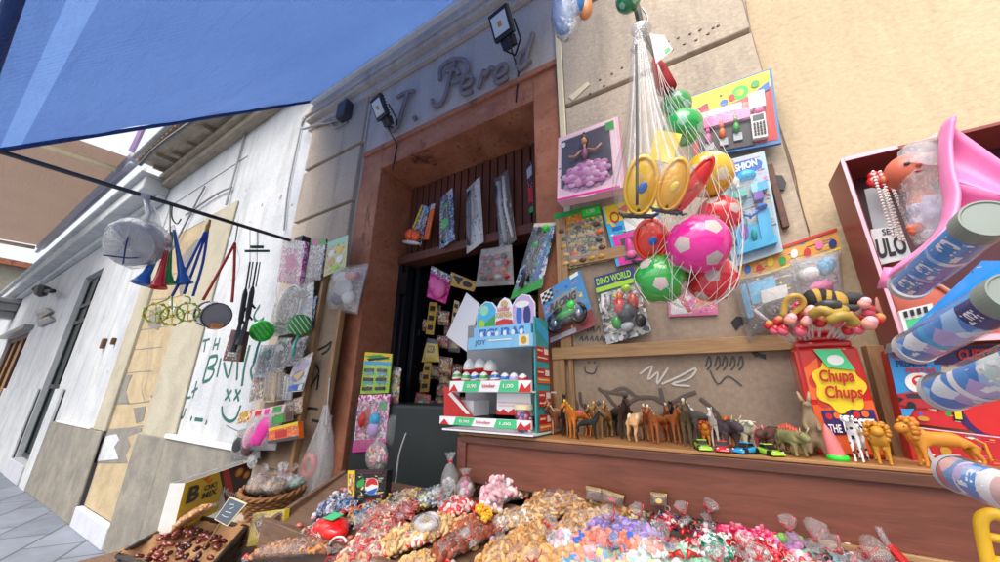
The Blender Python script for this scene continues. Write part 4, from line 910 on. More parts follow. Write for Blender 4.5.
# wicker basket
def round_basket(c, R, h, lb, tiltv=(0, 0, 1), col='wicker'):
    t = thing('wicker_basket', lb, 'basket', c-Vector((0, 0, h)))
    m = MB(); ax = Vector(tiltv).normalized(); u = ax.orthogonal().normalized(); w = ax.cross(u); rows = 9; n = 40
    for k in range(rows):
        f = k/(rows-1); r = R*(.72+.28*f); o = c-ax*h*(1-f)
        m.tube([o+(u*math.cos(2*math.pi*j/n)+w*math.sin(2*math.pi*j/n))*(r+.004*(1 if (j+k) % 2 else -1)) for j in range(n+1)], h/rows*.62, 6, 0, caps=False)
    m.build('weave', col, t, smooth=True)
    m = MB()
    for off in (0, .35):
        m.tube([c+(u*math.cos(a_)+w*math.sin(a_))*(R+.006*math.cos(12*a_+off*9))+ax*(.006+.006*math.sin(12*a_+off*9)) for a_ in [2*math.pi*j/96 for j in range(97)]], .008, 6, 0, caps=False)
    m.build('rim', col, t, smooth=True)
    m = MB(); m.lathe([(0, 0), (0, R*.75)], c-ax*h*.95, ax, 24); m.build('bottom', col, t)
    return t
bc = P(274, 489, -.42); round_basket(bc, .135, .10, 'round brown wicker basket full of small bagged sweets', (.1, -.12, 1))
def lump_bag(px, py, Y, r, cols, lb, cat='sweets bag', group=None, shape='ball', n=30, sz=.012, flat=.6, tie='red', wp=None, filmk='bag', nm='sweets_bag'):
    rr = r if isinstance(r, tuple) else (r, r, r*flat); r = (rr[0]+rr[1]+rr[2])/3
    c = wp or P(px, py, Y); t = thing(nm, lb, cat, c-Vector((0, 0, rr[2])), group); m = MB()
    for k in range(n):
        while True:
            q = Vector([random.uniform(-1, 1) for _ in range(3)])
            if q.length < 1: break
        q = Vector((q.x*rr[0]*.85, q.y*rr[1]*.85, q.z*rr[2]*.8)); s_ = sz*random.uniform(.8, 1.2)
        rot = Matrix.Rotation(random.uniform(0, 6.28), 3, Vector([random.uniform(-1, 1) for _ in range(3)]).normalized()) if shape != 'ball' else None
        m.ball(c+q, (s_, s_, s_) if shape == 'ball' else (s_*.55, s_*.55, s_*1.5), 8, 5, random.randrange(len(cols)), rot)
    o = m.build('sweets', cols, t, smooth=True); o['kind'] = 'stuff'
    m = MB(); m.ball(c, (rr[0]*1.08, rr[1]*1.08, rr[2]*1.1), 18, 12)
    for i in range(len(m.v)): m.v[i] += Vector([random.uniform(-1, 1)*r*.05 for _ in range(3)])
    top = c+Vector((random.uniform(-.3, .3)*r, -.1*r, rr[2])); m.tube([top-Vector((0, 0, .3*r)), top+Vector((0, 0, .3*r)), top+Vector((.02, 0, r*.9))], [r*.5, r*.1, r*.35], 12, 0, caps=False)
    m.build('bag', filmk, t, smooth=True)
    if tie: m = MB(); m.tube([top+Vector((0, 0, .25*r)), top+Vector((0, 0, .36*r))], r*.14, 8); m.build('tie', tie, t)
    return t
for i, (q, c_, lb) in enumerate((([(300, 300), (318, 296), (312, 330), (296, 334)], 'bluep', 'navy and sky printed packet tucked behind the silver wheel bag'), ([(276, 300), (292, 296), (288, 330), (270, 334)], 'greyp', 'grey printed packet at the left edge behind the wheels'), ([(256, 372), (268, 368), (262, 398), (250, 402)], 'toyp', 'multicoloured packet hanging at the left bottom of the panel'), ([(268, 356), (284, 354), (278, 384), (264, 386)], 'pinkp', 'purple pink packet under the silver handcuffs'), ([(286, 400), (304, 396), (302, 414), (284, 416)], 'foodp', 'brown printed card just above the green header'))):
    pkg('toy_packet', lb, 'toy packet', q, YB+.012, .006, c_, [('toy', [('b', .4, .35, .012, .2, .1, .012, ('cyan', 'silver', 'red', 'purple', 'gold')[i]), ('c', [(.2, .2, .01), (.7, .6, .015), (.4, .9, .01)], .006, ('white', 'dgrey', 'yellow', 'black', 'brown')[i])]), ('film', [('dome', 0, 0, 1, 1, .025, 'clear')])])
G_B = 'sweet bags in the wicker basket'
for i, (dx, dy, cols, lb) in enumerate(((-.07, -.03, ['x:#cfa985', 's:palepink'], 'leftmost pale bag inside the wicker basket'), (-.01, -.06, ['x:#c8955c', 'x:#b4783c'], 'caramel coloured bag at the front of the wicker basket'), (.06, -.03, ['x:#d3a878', 'x:#c08c58'], 'tan biscuit bag at the right of the wicker basket'), (-.03, .05, ['s:white', 's:palepink'], 'whitish bag at the back of the wicker basket'), (.05, .055, ['x:white', 'mint'], 'white and mint bag at the back right of the basket'))):
    lump_bag(0, 0, 0, .055, cols, lb, group=G_B, wp=bc+Vector((dx, dy, .025)), n=40, sz=.011)
# rectangular dark basket with dates, lined with kraft paper
db = thing('dark_basket', 'dark slatted basket lined with brown paper and holding dates', 'basket', PZ(190, 545, .72))
A, B_, C_, D = [PZ(x, y, .83) for x, y in ((118, 556), (188, 516), (246, 528), (196, 585))]
h = Vector((0, 0, .11)); m = MB()
for (p, q) in ((A, B_), (B_, C_), (C_, D), (D, A)):
    for k in range(6):
        o = h*(k/5.5); off = Vector((0, 0, 0)); pts = [p+(q-p)*j/16-o+((q-p).cross(Vector((0, 0, 1))).normalized()*(.003 if (j+k) % 2 else -.003)) for j in range(17)]
        m.tube(pts, .0085, 6)
m.build('weave', 'wickerdark', db, smooth=True)
m = MB()
for (p, q) in ((A, B_), (B_, C_), (C_, D), (D, A)): m.tube([p+Vector((0, 0, .004)), q+Vector((0, 0, .004))], .011, 8)
m.build('rim', 'wickerdark', db, smooth=True)
def sheetgrid(mb, A, B, C, D, nu, nv, f, m=0):
    vs, fs = [], []
    for j in range(nv+1):
        for i in range(nu+1):
            u, v = i/nu, j/nv; vs.append(A*(1-u)*(1-v)+B*u*(1-v)+C*u*v+D*(1-u)*v+f(u, v))
    for j in range(nv):
        for i in range(nu): k = j*(nu+1)+i; fs.append([k, k+1, k+nu+2, k+nu+1])
    mb._a(vs, fs, m)
m = MB(); cen = (A+B_+C_+D)/4; ex = lambda p, k: cen+(p-cen)*k
sheetgrid(m, ex(A, 1.05), ex(B_, .98), ex(C_, 1.04), ex(D, 1.03), 16, 16, lambda u, v: Vector((0, 0, -.05*(1-(2*u-1)**6)*(1-(2*v-1)**6)+.012*math.sin(17*u+5*v)+.008*math.sin(23*v)+.008)))
m.build('paper_lining', 'kraft', db, smooth=True)
m = MB(); q = C_; sheetgrid(m, q+Vector((-.06, -.02, .03)), q+Vector((.03, .03, .03)), q+Vector((.05, -.02, -.07)), q+Vector((-.03, -.06, -.08)), 6, 6, lambda u, v: Vector((.01*math.sin(9*u), .01*math.sin(11*v), 0))); m.build('paper_corner', 'kraft', db, smooth=True)
m = MB(); dt = thing('dates_heap', 'glossy dark brown dates heaped in the dark basket', 'dates', cen)
for k in range(95):
    u, v = random.uniform(.04, .8), random.uniform(.1, .9); p = A*(1-u)*(1-v)+B_*u*(1-v)+C_*u*v+D*(1-u)*v
    hh = .05*(1-(2*(u/.84)-1)**2)*(1-(2*v-1)**2); rot = Matrix.Rotation(random.uniform(0, 3), 3, 'Z') @ Matrix.Rotation(random.uniform(-.4, .4), 3, 'Y')
    m.ball(p+Vector((0, 0, -.03+hh+random.uniform(0, .015))), (.019, .0105, .010), 10, 7, k % 3, rot)
m.build('date', ['g:#5a1c16', 'g:#7a2c1e', 'g:#3c1410'], dt, smooth=True)['kind'] = 'stuff'
def stuffed_row(p, q, W, H, cols, sz, lb, cat, shape='ball', n=90, up=Vector((0, 0, 1)), nm='nut_bag', ties=('red',), film_k='clear', group=None, asp=1.6, hgt=.9):
    """a long soft bag lying between two points, packed with small sweets"""
    H *= .82; p, q = Vector(p), Vector(q); ax = (q-p); L = ax.length; ax.normalize(); up = (up-ax*up.dot(ax)).normalized(); sd = ax.cross(up)
    sz *= .86; n = int(n*1.25); t = thing(nm, lb, cat, (p+q)/2, group); m = MB()
    pro = lambda a: (1-abs(2*a-1)**3.2)
    # packed core keeps the bag full between the surface sweets
    vs, fs = [], []; na, nb = 10, 10
    for i in range(na+1):
        a = i/na
        for j in range(nb):
            th = 2*math.pi*j/nb; k = max(.05, pro(a)); vs.append(p+ax*L*a+sd*math.cos(th)*W*.44*k+up*(H*.42*k+math.sin(th)*H*.40*k))
    for i in range(na):
        for j in range(nb): fs.append([i*nb+j, i*nb+(j+1) % nb, (i+1)*nb+(j+1) % nb, (i+1)*nb+j])
    m._a(vs, fs, 0)
    for k in range(n):
        a = random.uniform(.03, .97); th = random.uniform(-.15, math.pi+.15); kk = max(.1, pro(a)); jt = random.uniform(.86, 1.0)
        c = p+ax*L*a+sd*math.cos(th)*W*.47*kk*jt+up*(H*.42*kk+math.sin(th)*H*.45*kk*jt); s_ = sz*random.uniform(.8, 1.15); mi = random.randrange(len(cols))
        rot = (Matrix.Rotation(random.uniform(0, 6.28), 3, Vector((random.uniform(-1, 1), random.uniform(-1, 1), random.uniform(-1, 1))).normalized()))
        if shape == 'ball': m.ball(c, s_, 9, 6, mi)
        elif shape == 'bean': m.ball(c, (s_*asp, s_, s_), 9, 6, mi, rot)
        elif shape == 'cyl': v = rot @ Vector((s_*.75, 0, 0)); m.lathe([(0, 0), (.0005, s_*.85), (s_*.2, s_), (s_*1.3, s_), (s_*1.5, s_*.85), (s_*1.51, 0)], c-v, v, 10, mi)
        elif shape == 'stick': v = rot @ Vector((s_*asp, 0, 0)); v -= up*v.dot(up)*.6; m.tube([c-v, c+v], s_*.42, 6, mi)
        elif shape == 'ring':
            u1, u2 = rot @ Vector((1, 0, 0)), rot @ Vector((0, 1, 0)); m.tube([c+(u1*math.cos(x_)+u2*math.sin(x_))*s_ for x_ in [i*.785 for i in range(9)]], s_*.4, 6, mi, caps=False)
        elif shape == 'curl':
            u1, u2 = rot @ Vector((1, 0, 0)), rot @ Vector((0, 1, 0)); m.tube([c+(u1*math.cos(x_)+u2*math.sin(x_))*s_*1.1 for x_ in [i*.7 for i in range(6)]], [s_*.3, s_*.5, s_*.55, s_*.55, s_*.5, s_*.25], 7, mi)
        elif shape == 'wrap':
            v = rot @ Vector((1, 0, 0)); m.ball(c, (s_*1.1, s_*.8, s_*.8), 8, 5, mi, rot)
            for g_ in (-1, 1): m.lathe([(0, s_*.2), (s_*.8, s_*.75), (s_*.9, s_*.6)], c+v*g_*s_, v*g_, 7, mi)
    o = m.build('sweets', cols, t, smooth=shape not in ('cyl',)); o['kind'] = 'stuff'
    m = MB(); vs, fs = [], []; na, nb = 22, 18
    for i in range(na+1):
        a = -.06+1.12*i/na; k = max(.10, pro(min(1, max(0, a))))
        if a < 0 or a > 1: k = .10+.5*abs(a-(0 if a < 0 else 1))/.06*.5
        for j in range(nb):
            th = 2*math.pi*j/nb; jit = random.uniform(-.0028, .0045); vs.append(p+ax*L*a+sd*math.cos(th)*(W*.52*k+jit)+up*(H*.45*k+math.sin(th)*(H*.50*k+jit)+.001))
    for i in range(na):
        for j in range(nb): fs.append([i*nb+j, i*nb+(j+1) % nb, (i+1)*nb+(j+1) % nb, (i+1)*nb+j])
    m._a(vs, fs, 0); m.build('bag', film_k, t, smooth=False)
    for i, tc in enumerate(ties):
        e, s_ = ((p, -1), (q, 1))[i]
        m = MB(); c = e+up*H*.12; m.tube([c+ax*s_*.000, c+ax*s_*.012], [.006, .006], 8); m.tube([c+ax*s_*.010, c+ax*s_*.028+up*.010, c+ax*s_*.035+sd*.01+up*.004], [.004, .008, .003], 6); m.build('tie', 'g:'+tc, t, smooth=True)
    return t
stuffed_row(P(172, 533, -.60), P(214, 506, -.50), .085, .05, ['x:#c9925a', 'x:#b87c44', 'x:#d9aa74'], .0085, 'bag of peanuts lying over the dark basket behind the dates', 'nut bag', 'bean', 130)
stuffed_row(P(250, 560, -.66), P(330, 552, -.66), .09, .06, ['x:#b5763e', 'x:#c98e56', 'x:#8c4e2a'], .008, 'bag of caramelised peanuts in front of the table rail at lower left', 'nut bag', 'bean', 170)
stuffed_row(P(222, 520, -.5), P(252, 508, -.48), .05, .05, ['x:#8a5434', 'x:#a66c40', 's:#c23a2a'], .009, 'brown nut bag behind the little chalkboard', 'nut bag', 'bean', 70)
m = None
# price chalkboard on a stick
t = thing('price_chalkboard', 'little tilted slate chalkboard price tag on a wooden stick', 'price tag', P(210, 540, -.62))
q = [(231, 496), (248, 503), (228, 526), (215, 519)]; c = Card(quadpts(q, -.64)); m = MB(); c.box(m, 0, 0, 1, 1, 0, .004); m.build('frame', 'cream', t, bevel=.001)
mb, ms = prims(c, [('r', .06, .05, .94, .95, 'slate')], h=.0052); mb.build('slate', ms, t)
mb, ms = prims(c, [('c', [(.3, .25, .006), (.5, .2, .006), (.6, .3, .006), (.45, .4, .006)], .0012, 'white'), ('c', [(.35, .55, .006), (.7, .5, .006)], .001, 'white'), ('c', [(.3, .7, .006), (.5, .72, .006), (.7, .68, .006)], .001, 'white')]); mb.build('chalk_writing', ms, t)
m = MB(); m.tube([P(221, 522, -.636), P(205, 546, -.64)], .0035, 6); m.build('stick', 'batten', t)
pkg('snack_bag', 'yellow snack bag with a dark red diamond below the wicker basket', 'snack bag', [(258, 512), (290, 508), (286, 540), (252, 545)], [-.55]*4, .02, 'yellow2', [('print', [('p', [(.1, .3), (.35, .1), (.65, .35), (.3, .62)], 'maroon'), ('t', 'ORO', .2, .25, .48, .42, 'cream', {'bold': .02})]), ('film', [('dome', 0, 0, 1, 1, .02, 'clear')])], backname='bag')
for (px, py, dx, lb) in ((252, 462, 0, 'white crumpled bag sticking up above the basket'), (283, 467, 0, 'silver foil lid between the carton and the combs')):
    m = MB(); c = P(px, py, -.34); rot = Matrix.Rotation(.5, 3, 'Y'); m.ball(c, (.035, .02, .03 if px < 260 else .014), 14, 10, 0, rot)
    for i in range(len(m.v)): m.v[i] += Vector([random.uniform(-1, 1)*.004 for _ in range(3)])
    tag(m.build('crumpled_bag', 'milky', loc=c), lb, 'bag')
# ================================================================== doorway: things hanging from the transom and candy inside
YT = .24
def tpack(q, lb, back, parts, Y=YT, t=.006, nm='toy_packet', cat='toy packet', **k): return pkg(nm, lb, cat, q, Y, t, back, parts, **k)
tpack([(422, 205), (430, 207), (421, 246), (406, 244)], 'toy packet with orange round figure at left of the transom row', 'greyp', [
    ('strip', [('c', [(.25, .02, .008), (.2, .6, .008)], .008, 'yellow'), ('c', [(.6, .02, .008), (.6, .6, .008)], .008, 'silver'), ('r', 0, 0, 1, .16, 'bluep')]),
    ('figure', [('b', .3, .78, .03, .32, .14, .03, 'g:#ff5a10'), ('b', .72, .8, .03, .3, .14, .03, 'g:#ff5a10'), ('b', .5, .97, .02, .6, .05, .02, 'white')])])
tpack([(432, 205), (436, 204), (429, 240), (424, 240)], 'thin orange packet beside the orange figure', 'orange', [('print', [('r', 0, 0, 1, .15, 'silver')])], t=.01)
tpack([(441, 199), (453, 188), (455, 240), (440, 250)], 'toy sword packet with blue and green handle on the transom', 'bluep', [('print', [('r', .5, 0, 1, .12, 'white')]), ('sword', [('c', [(.5, .15, .012), (.45, .5, .02), (.3, .95, .012)], .010, 'black'), ('b', .55, .3, .02, .3, .06, .015, 'green'), ('b', .5, .62, .02, .3, .1, .018, 'g:neon'), ('c', [(.7, .12, .02), (.85, .8, .02)], .006, 'navy')]), ('film', [('dome', 0, 0, 1, 1, .035, 'clear')])])
tpack([(467, 190), (480, 177), (484, 242), (467, 254)], 'grey and white toy sword packet in the middle of the transom row', 'white', [('sword', [('c', [(.25, .12, .012), (.3, .5, .02), (.2, .92, .012)], .014, 'dgrey'), ('c', [(.5, .1, .012), (.55, .6, .02)], .012, 'silver'), ('c', [(.15, .5, .02), (.5, .55, .02)], .008, 'iron'), ('b', .3, .2, .02, .2, .1, .012, 'black')]), ('film', [('dome', 0, 0, 1, 1, .035, 'clear')])])
tpack([(495, 180), (508, 170), (517, 240), (500, 254)], 'black and silver toy sword packet right of the grey one on the transom', 'dgrey', [('sword', [('c', [(.3, .1, .012), (.35, .5, .02), (.45, .95, .012)], .014, 'silver'), ('c', [(.7, .08, .012), (.65, .5, .02), (.85, .95, .012)], .010, 'white'), ('c', [(.1, .5, .02), (.6, .45, .02)], .008, 'iron'), ('b', .2, .25, .02, .2, .12, .012, 'black')]), ('film', [('dome', 0, 0, 1, 1, .035, 'clear')])])
tpack([(527, 166), (532, 160), (534, 212), (530, 214)], 'dark red and green packet half hidden behind the right door jamb', 'maroon', [('print', [('r', 0, .1, 1, .3, 'silver'), ('r', 0, .5, 1, .8, 'red'), ('r', 0, .9, 1, 1, 'green')])])
tpack([(482, 250), (512, 245), (514, 285), (476, 287)], 'white rounded bag filled with small red toy cars above the doorway', '#c9c5bd', [
    ('toy_car', [('b', .2+.2*i+.05*(j % 2), .3+.17*j, .02, .1, .07, .02, c_) for j in range(4) for i, c_ in enumerate((('g:red', 'dgrey', 'g:red', 'maroon'), ('black', 'g:red', 'silver', 'g:red'), ('g:red', 'maroon', 'g:red', 'g:orange'), ('dgrey', 'g:red', 'white', 'g:red'))[j])]), ('film', [('dome', 0, 0, 1, 1, .06, 'bag')])], Y=.18)
tpack([(431, 272), (452, 282), (446, 304), (427, 297)], 'pink plush toy packet with scalloped edge inside the doorway', 'hotpink', [('header', [('r', 0, -.25, 1, .0, 'greyp')]), ('toy', [('b', .35, .4, .02, .25, .3, .025, 's:pink'), ('b', .65, .5, .02, .3, .4, .03, 's:pink'), ('b', .2, .2, .02, .1, .15, .015, 's:hotpink')])], Y=.28)
tpack([(452, 272), (478, 283), (474, 292), (448, 285)], 'flat yellow and black packet hanging below the transom beam', 'gold', [('print', [('p', [(.1, .2), (.5, .1), (.4, .8)], 'black'), ('e', .7, .5, .18, .25, 'black')])], Y=.28)
for i, (q, lb) in enumerate((([(430, 302), (438, 303), (434, 335), (426, 334)], 'upper yellow candy strip beside the iron door frame'), ([(425, 362), (432, 363), (429, 392), (420, 392)], 'lower yellow candy strip beside the iron door frame'), ([(455, 300), (460, 302), (457, 330), (451, 328)], 'faded cream strip deeper in the doorway'))):
    tpack(q, lb, ('gold', 'gold', 'tan')[i], [('sweet', [('x', .22, .12+.3*k, .78, .27+.3*k, 0, .006, 'black') for k in range(3)])], Y=.30, group='candy strips in the doorway')
tpack([(428, 338), (438, 340), (440, 362), (422, 362)], 'bright yellow crisp packet hanging in the doorway', 'yellow2', [('print', [('r', .2, .3, .7, .6, 'black'), ('t', 'MIX', .25, .34, .65, .55, 'yellow2', {'bold': .03}), ('r', 0, 0, 1, .2, 'dgrey')]), ('film', [('dome', 0, 0, 1, 1, .025, 'clear')])], Y=.29)
k = 0
for (px, py, w_, h_, c_) in ((445, 318, 10, 16, 'candyp'), (444, 342, 12, 14, 'candyp'), (436, 372, 12, 16, 'candyp'), (447, 366, 12, 20, 'candyp'), (444, 392, 12, 14, 'candyp'), (433, 405, 12, 12, 'candyp'), (456, 345, 11, 16, 'maroon'), (458, 372, 10, 18, 'candyp'), (452, 408, 14, 12, 'candyp'), (440, 414, 12, 10, 'foodp')):
    places = ('top of', 'upper part of', 'left side of', 'centre of', 'lower centre of', 'lower left of', 'upper right of', 'right side of', 'lower right of', 'bottom of')
    tpack([(px-w_/2, py-h_/2), (px+w_/2, py-h_/2+2), (px+w_/2-1, py+h_/2), (px-w_/2-1, py+h_/2-1)], f'dark red and brown sweet packet at the {places[k]} the doorway cluster', c_, [('print', [('e', .5, .5, .3, .2, ('gold', 'red', 'cream')[k % 3]), ('r', .1, .75, .9, .85, ('black', 'gold')[k % 2])]), ('film', [('dome', 0, 0, 1, 1, .03, 'clear')])], Y=.31+.04*(k % 3), t=.01, group='dark sweet packets inside the doorway', nm='sweet_packet', cat='sweet packet'); k += 1
more = [(428, 325, 8, 12), (437, 312, 9, 14), (450, 330, 9, 16), (463, 318, 9, 14), (466, 335, 8, 12), (430, 352, 9, 12), (446, 380, 10, 14), (455, 392, 11, 14), (463, 402, 9, 12), (441, 402, 10, 12), (425, 378, 8, 12), (468, 380, 8, 14)]
wds = ['by the upper yellow strip', 'under the pink plush', 'left of the blank card', 'high behind the blank card', 'behind the blank card corner', 'above the crisp packet', 'in the middle of the lower cluster', 'left of the egg stand', 'near the red stand flap', 'at the foot of the cluster', 'beside the lower yellow strip', 'between cluster and egg stand']
for i, (x, y, w_, h_) in enumerate(more):
    tpack([(x-w_/2, y-h_/2), (x+w_/2, y-h_/2+1), (x+w_/2-1, y+h_/2), (x-w_/2-1, y+h_/2)], f'small printed sweet packet {wds[i]}', ('candyp', 'toyp', 'foodp', 'greyp')[i % 4], [('print', [('e', .5, .4, .25, .2, ('yellow', 'white', 'red')[i % 3]), ('r', .15, .7, .85, .8, ('black', 'cream')[i % 2])]), ('film', [('dome', 0, 0, 1, 1, .025, 'clear')])], Y=.36+.03*(i % 3), t=.008, group='small printed packets inside the doorway', nm='sweet_packet', cat='sweet packet', fine=False)
tpack([(417, 392), (431, 395), (430, 416), (413, 414)], 'red packet with a green leafy print low in the doorway', 'red', [('print', [('e', .5, .55, .36, .32, 'green'), ('e', .4, .5, .18, .16, 'white'), ('r', .1, .05, .9, .15, 'orange')]), ('film', [('dome', 0, 0, 1, 1, .03, 'clear')])], Y=.26, nm='sweet_packet', cat='sweet packet')
t = thing('blank_card', 'blank white card sheet leaning out beside the chocolate egg stand', 'panel', P(465, 350, .05))
m = MB(); c = Card(quadpts([(467, 293), (480, 304), (469, 353), (447, 336)], [.02, -.05, -.05, .02])); c.box(m, 0, 0, 1, 1, 0, .005); m.build('card_sheet', 'cardwhite', t)
m = MB(); c.box(m, 1.0, .55, 1.03, .95, -.004, .008); m.build('dark_edge', 'dgrey', t)
# ---- candy hanging on the left reveal of the doorway
pkg('sunglasses_card', 'green yellow card of little sunglasses hanging on the left door jamb', 'toy card', [(366, 352), (393, 354), (389, 393), (361, 394)], -.02, .006, 'lime', [
    ('print', [('r', 0, 0, 1, .22, 'yellow2'), ('p', [(.0, .1), (.6, .04), (.95, .14), (.5, .2)], 'green'), ('p', [(.1, .16), (.9, .08), (.9, .12), (.2, .22)], 'black'), ('r', 0, .22, 1, .3, 'cyan')]),
    ('sunglasses', [('x', u, v, u+.32, v+.08, .002, .010, 'black') for v in (.4, .62, .84) for u in (.1, .56)] + [('x', u, v+.1, u+.32, v+.14, .001, .006, 'cyan') for v in (.4, .62) for u in (.1, .56)]), ('film', [('dome', .02, .3, .98, .98, .015, 'blister')])])
pkg('candy_doll_card', 'bright pink candy card with doll figures below the sunglasses card', 'toy card', [(360, 395), (391, 394), (385, 450), (353, 452)], -.03, .006, 'pinkp', [
    ('print', [('r', .7, .12, .95, .3, 'green'), ('p', [(.15, .35), (.4, .2), (.5, .6), (.2, .65)], 'red'), ('r', .0, .8, 1, 1, 'hotpink')]),
    ('figure', [('b', .68, .45, .015, .14, .12, .02, 's:cyan'), ('b', .66, .62, .015, .16, .14, .02, 's:lilac'), ('b', .3, .45, .015, .12, .14, .02, 's:red')]), ('film', [('dome', .02, .1, .98, .98, .02, 'clear')])])
pkg('toy_packet', 'narrow multicoloured candy strip hanging right of the sunglasses card', 'candy strip', [(394, 366), (402, 368), (398, 410), (390, 408)], .02, .006, 'toyp', [('print', [('r', .1, .1, .9, .2, 'white'), ('e', .5, .5, .3, .1, 'yellow'), ('e', .5, .8, .3, .1, 'red')]), ('film', [('dome', 0, 0, 1, 1, .02, 'clear')])])
pkg('toy_packet', 'green and orange printed packet right of the pink doll card', 'toy packet', [(390, 412), (401, 412), (396, 448), (385, 448)], .0, .006, 'foodp', [('print', [('r', .0, .0, 1, .15, 'green'), ('e', .5, .5, .3, .12, 'orange')]), ('film', [('dome', 0, 0, 1, 1, .03, 'clear')])])
lump_bag(377, 456, -.40, (.055, .03, .052), ['g:red', 'g:yellow', 'g:green', 'g:orange', 'g:pink', 's:white'], 'clear bag of wrapped multicoloured boiled sweets above the black drink box', group=None, n=110, sz=.009, shape='stick', tie=None)
pkg('drink_display_box', 'black cardboard box with a round red, white and blue emblem beside the counter', 'drink box', [(354, 469), (393, 469), (390, 502), (354, 505)], -.42, .03, 'black', [
    ('print', [('r', 0, 0, .2, 1, 'yellow2'), ('r', .03, .1, .16, .9, 'foodp'), ('r', .3, .03, .9, .1, 'maroon'), ('p', [(.27, .32), (.45, .22), (.47, .42), (.3, .5)], 'green')]),
    ('emblem', [('e', .66, .46, .17, .25, 'white'), ('p', [(.66+.155*math.cos(a), .45-.23*math.sin(a)) for a in [math.radians(x) for x in range(5, 186, 12)]]+[(.56, .47), (.66, .40), (.78, .43)], 'red'), ('p', [(.66+.155*math.cos(a), .47-.23*math.sin(a)) for a in [math.radians(x) for x in range(195, 356, 12)]]+[(.76, .52), (.66, .56), (.56, .60)], 'blue')]),
    ('lettering', [('t', 'MAX', .55, .82, .78, .92, 'red', {'bold': .02})])])
m = MB(); stroke(m, [(406, 433), (399, 455), (395, 485), (389, 500)], .0035, -.24); tag(m.build('striped_cord', 'silver', loc=P(398, 460, -.24)), 'thin pale cord hanging diagonally before the dark counter', 'cord')
# ================================================================== chocolate egg display stand on the left end of the shelf
ks = thing('egg_display_stand', 'three level cardboard stand of chocolate eggs with teal side and arched top sign', 'display stand', P(500, 432, -.30))
def pbox(mb, x0, y0, x1, y1, Y, d, m=0):
    a, b = P(x0, y0, Y), P(x1, y1, Y); mb.box(a.x, b.x, Y, Y+d, min(a.z, b.z), max(a.z, b.z), m)
def pcard(x0, y0, x1, y1, Y):
    a, b = P(x0, y0, Y), P(x1, y1, Y); c = Card([Vector((a.x, Y, a.z)), Vector((b.x, Y, a.z)), Vector((b.x, Y, b.z)), Vector((a.x, Y, b.z))]); c.n = Vector((0, -1, 0)); return c
def paste(c, pn, lst, par, h=.0008): mb, ms = prims(c, lst, h=h); return mb.build(pn, ms, par, smooth=any(k[0] == 'b' for k in lst) and not any(k[0] in 'rpx' for k in lst))
KY = -.30
SX = P(534, 370, KY).x; SYB = PX(547, 345, SX).y; za, zb = P(534, 316, KY).z, ZS
m = MB(); m.box(SX, SX+.006, KY, SYB, zb, za); m.build('side_panel', 'teal2', ks, bevel=.001)
sp = Card([Vector((SX+.006, KY, za)), Vector((SX+.006, SYB, za)), Vector((SX+.006, SYB, zb)), Vector((SX+.006, KY, zb))]); sp.n = Vector((1, 0, 0))
paste(sp, 'side_print', [('p', [(0, .0), (1, .1), (1, .22), (.2, .12)], 'cyan')]+[x for k in range(4) for x in (('r', .08, .26+.19*k, .98, .33+.19*k, 'red'), ('r', .08, .335+.19*k, .98, .385+.19*k, 'orange' if k % 2 else 'red'), ('r', .62, .27+.19*k, .92, .32+.19*k, 'white'), ('r', .12, .285+.19*k, .5, .30+.19*k, 'cream'), ('r', .12, .35+.19*k, .85, .362+.19*k, 'cream'))], ks)
m = MB(); pbox(m, 468, 326, 533, 416, KY+.20, .01); m.build('back_panel', 'grey', ks)
hd = pcard(478, 301, 536, 328, KY+.04)
hb = MB(); hd.poly(hb, [(0, 1), (0, .45), (.06, .18), (.16, .06), (.28, .12), (.36, .3), (.42, .12), (.5, .02), (.58, .1), (.63, .3), (.70, .1), (.8, 0), (.92, .06), (1, .3), (1, 1)], 0, .006, 0); hb.build('top_sign', 'cardwhite', ks)
paste(hd, 'top_print', [('p', [(.01, .98), (.01, .46), (.07, .2), (.16, .09), (.27, .14), (.35, .34), (.33, .98)], 'cyan'), ('e', .14, .34, .08, .16, 'mint'), ('p', [(.04, .9), (.34, .5), (.33, .98)], 'green'), ('e', .1, .76, .06, .14, 'lime'), ('p', [(.66, .98), (.64, .34), (.71, .13), (.8, .03), (.91, .09), (.99, .32), (.99, .98)], 'lilac'), ('e', .75, .6, .05, .3, 'blue'), ('e', .88, .62, .06, .28, 'navy'), ('e', .8, .3, .12, .1, 'white'), ('p', [(.33, .98), (.36, .72), (.5, .66), (.64, .72), (.66, .98)], 'red'), ('e', .5, .22, .06, .1, 'tan')], ks, h=.0072)
paste(hd, 'lettering', [('t', 'kinder', .39, .3, .61, .44, 'red', {'bold': .02}), ('t', 'SORPRESA', .36, .47, .64, .62, 'gold', {'bold': .03})], ks, h=.0125)
m = MB(); pbox(m, 474, 328, 531, 341, KY-.0, .14); m.build('upper_tray', 'bluep2', ks)
c = pcard(474, 329, 531, 338, KY); paste(c, 'tray_print', [('t', 'FIGURAS', .1, .1, .9, .8, 'blue', {'bold': .04})]+[('e', .15+.14*k, .5, .03, .2, 'white') for k in range(6)], ks)
m = MB(); pbox(m, 468, 338, 533, 346, KY-.03, .03); m.build('tray_lip', 'bluep2', ks, bevel=.002)
c = pcard(468, 338, 533, 346, KY-.03); paste(c, 'lip_print', [('r', .8, .1, .95, .9, 'cream'), ('e', .875, .5, .04, .3, 'gold'), ('t', 'JOY', .12, .25, .3, .75, 'navy'), ('r', .35, .3, .7, .4, 'white')], ks)
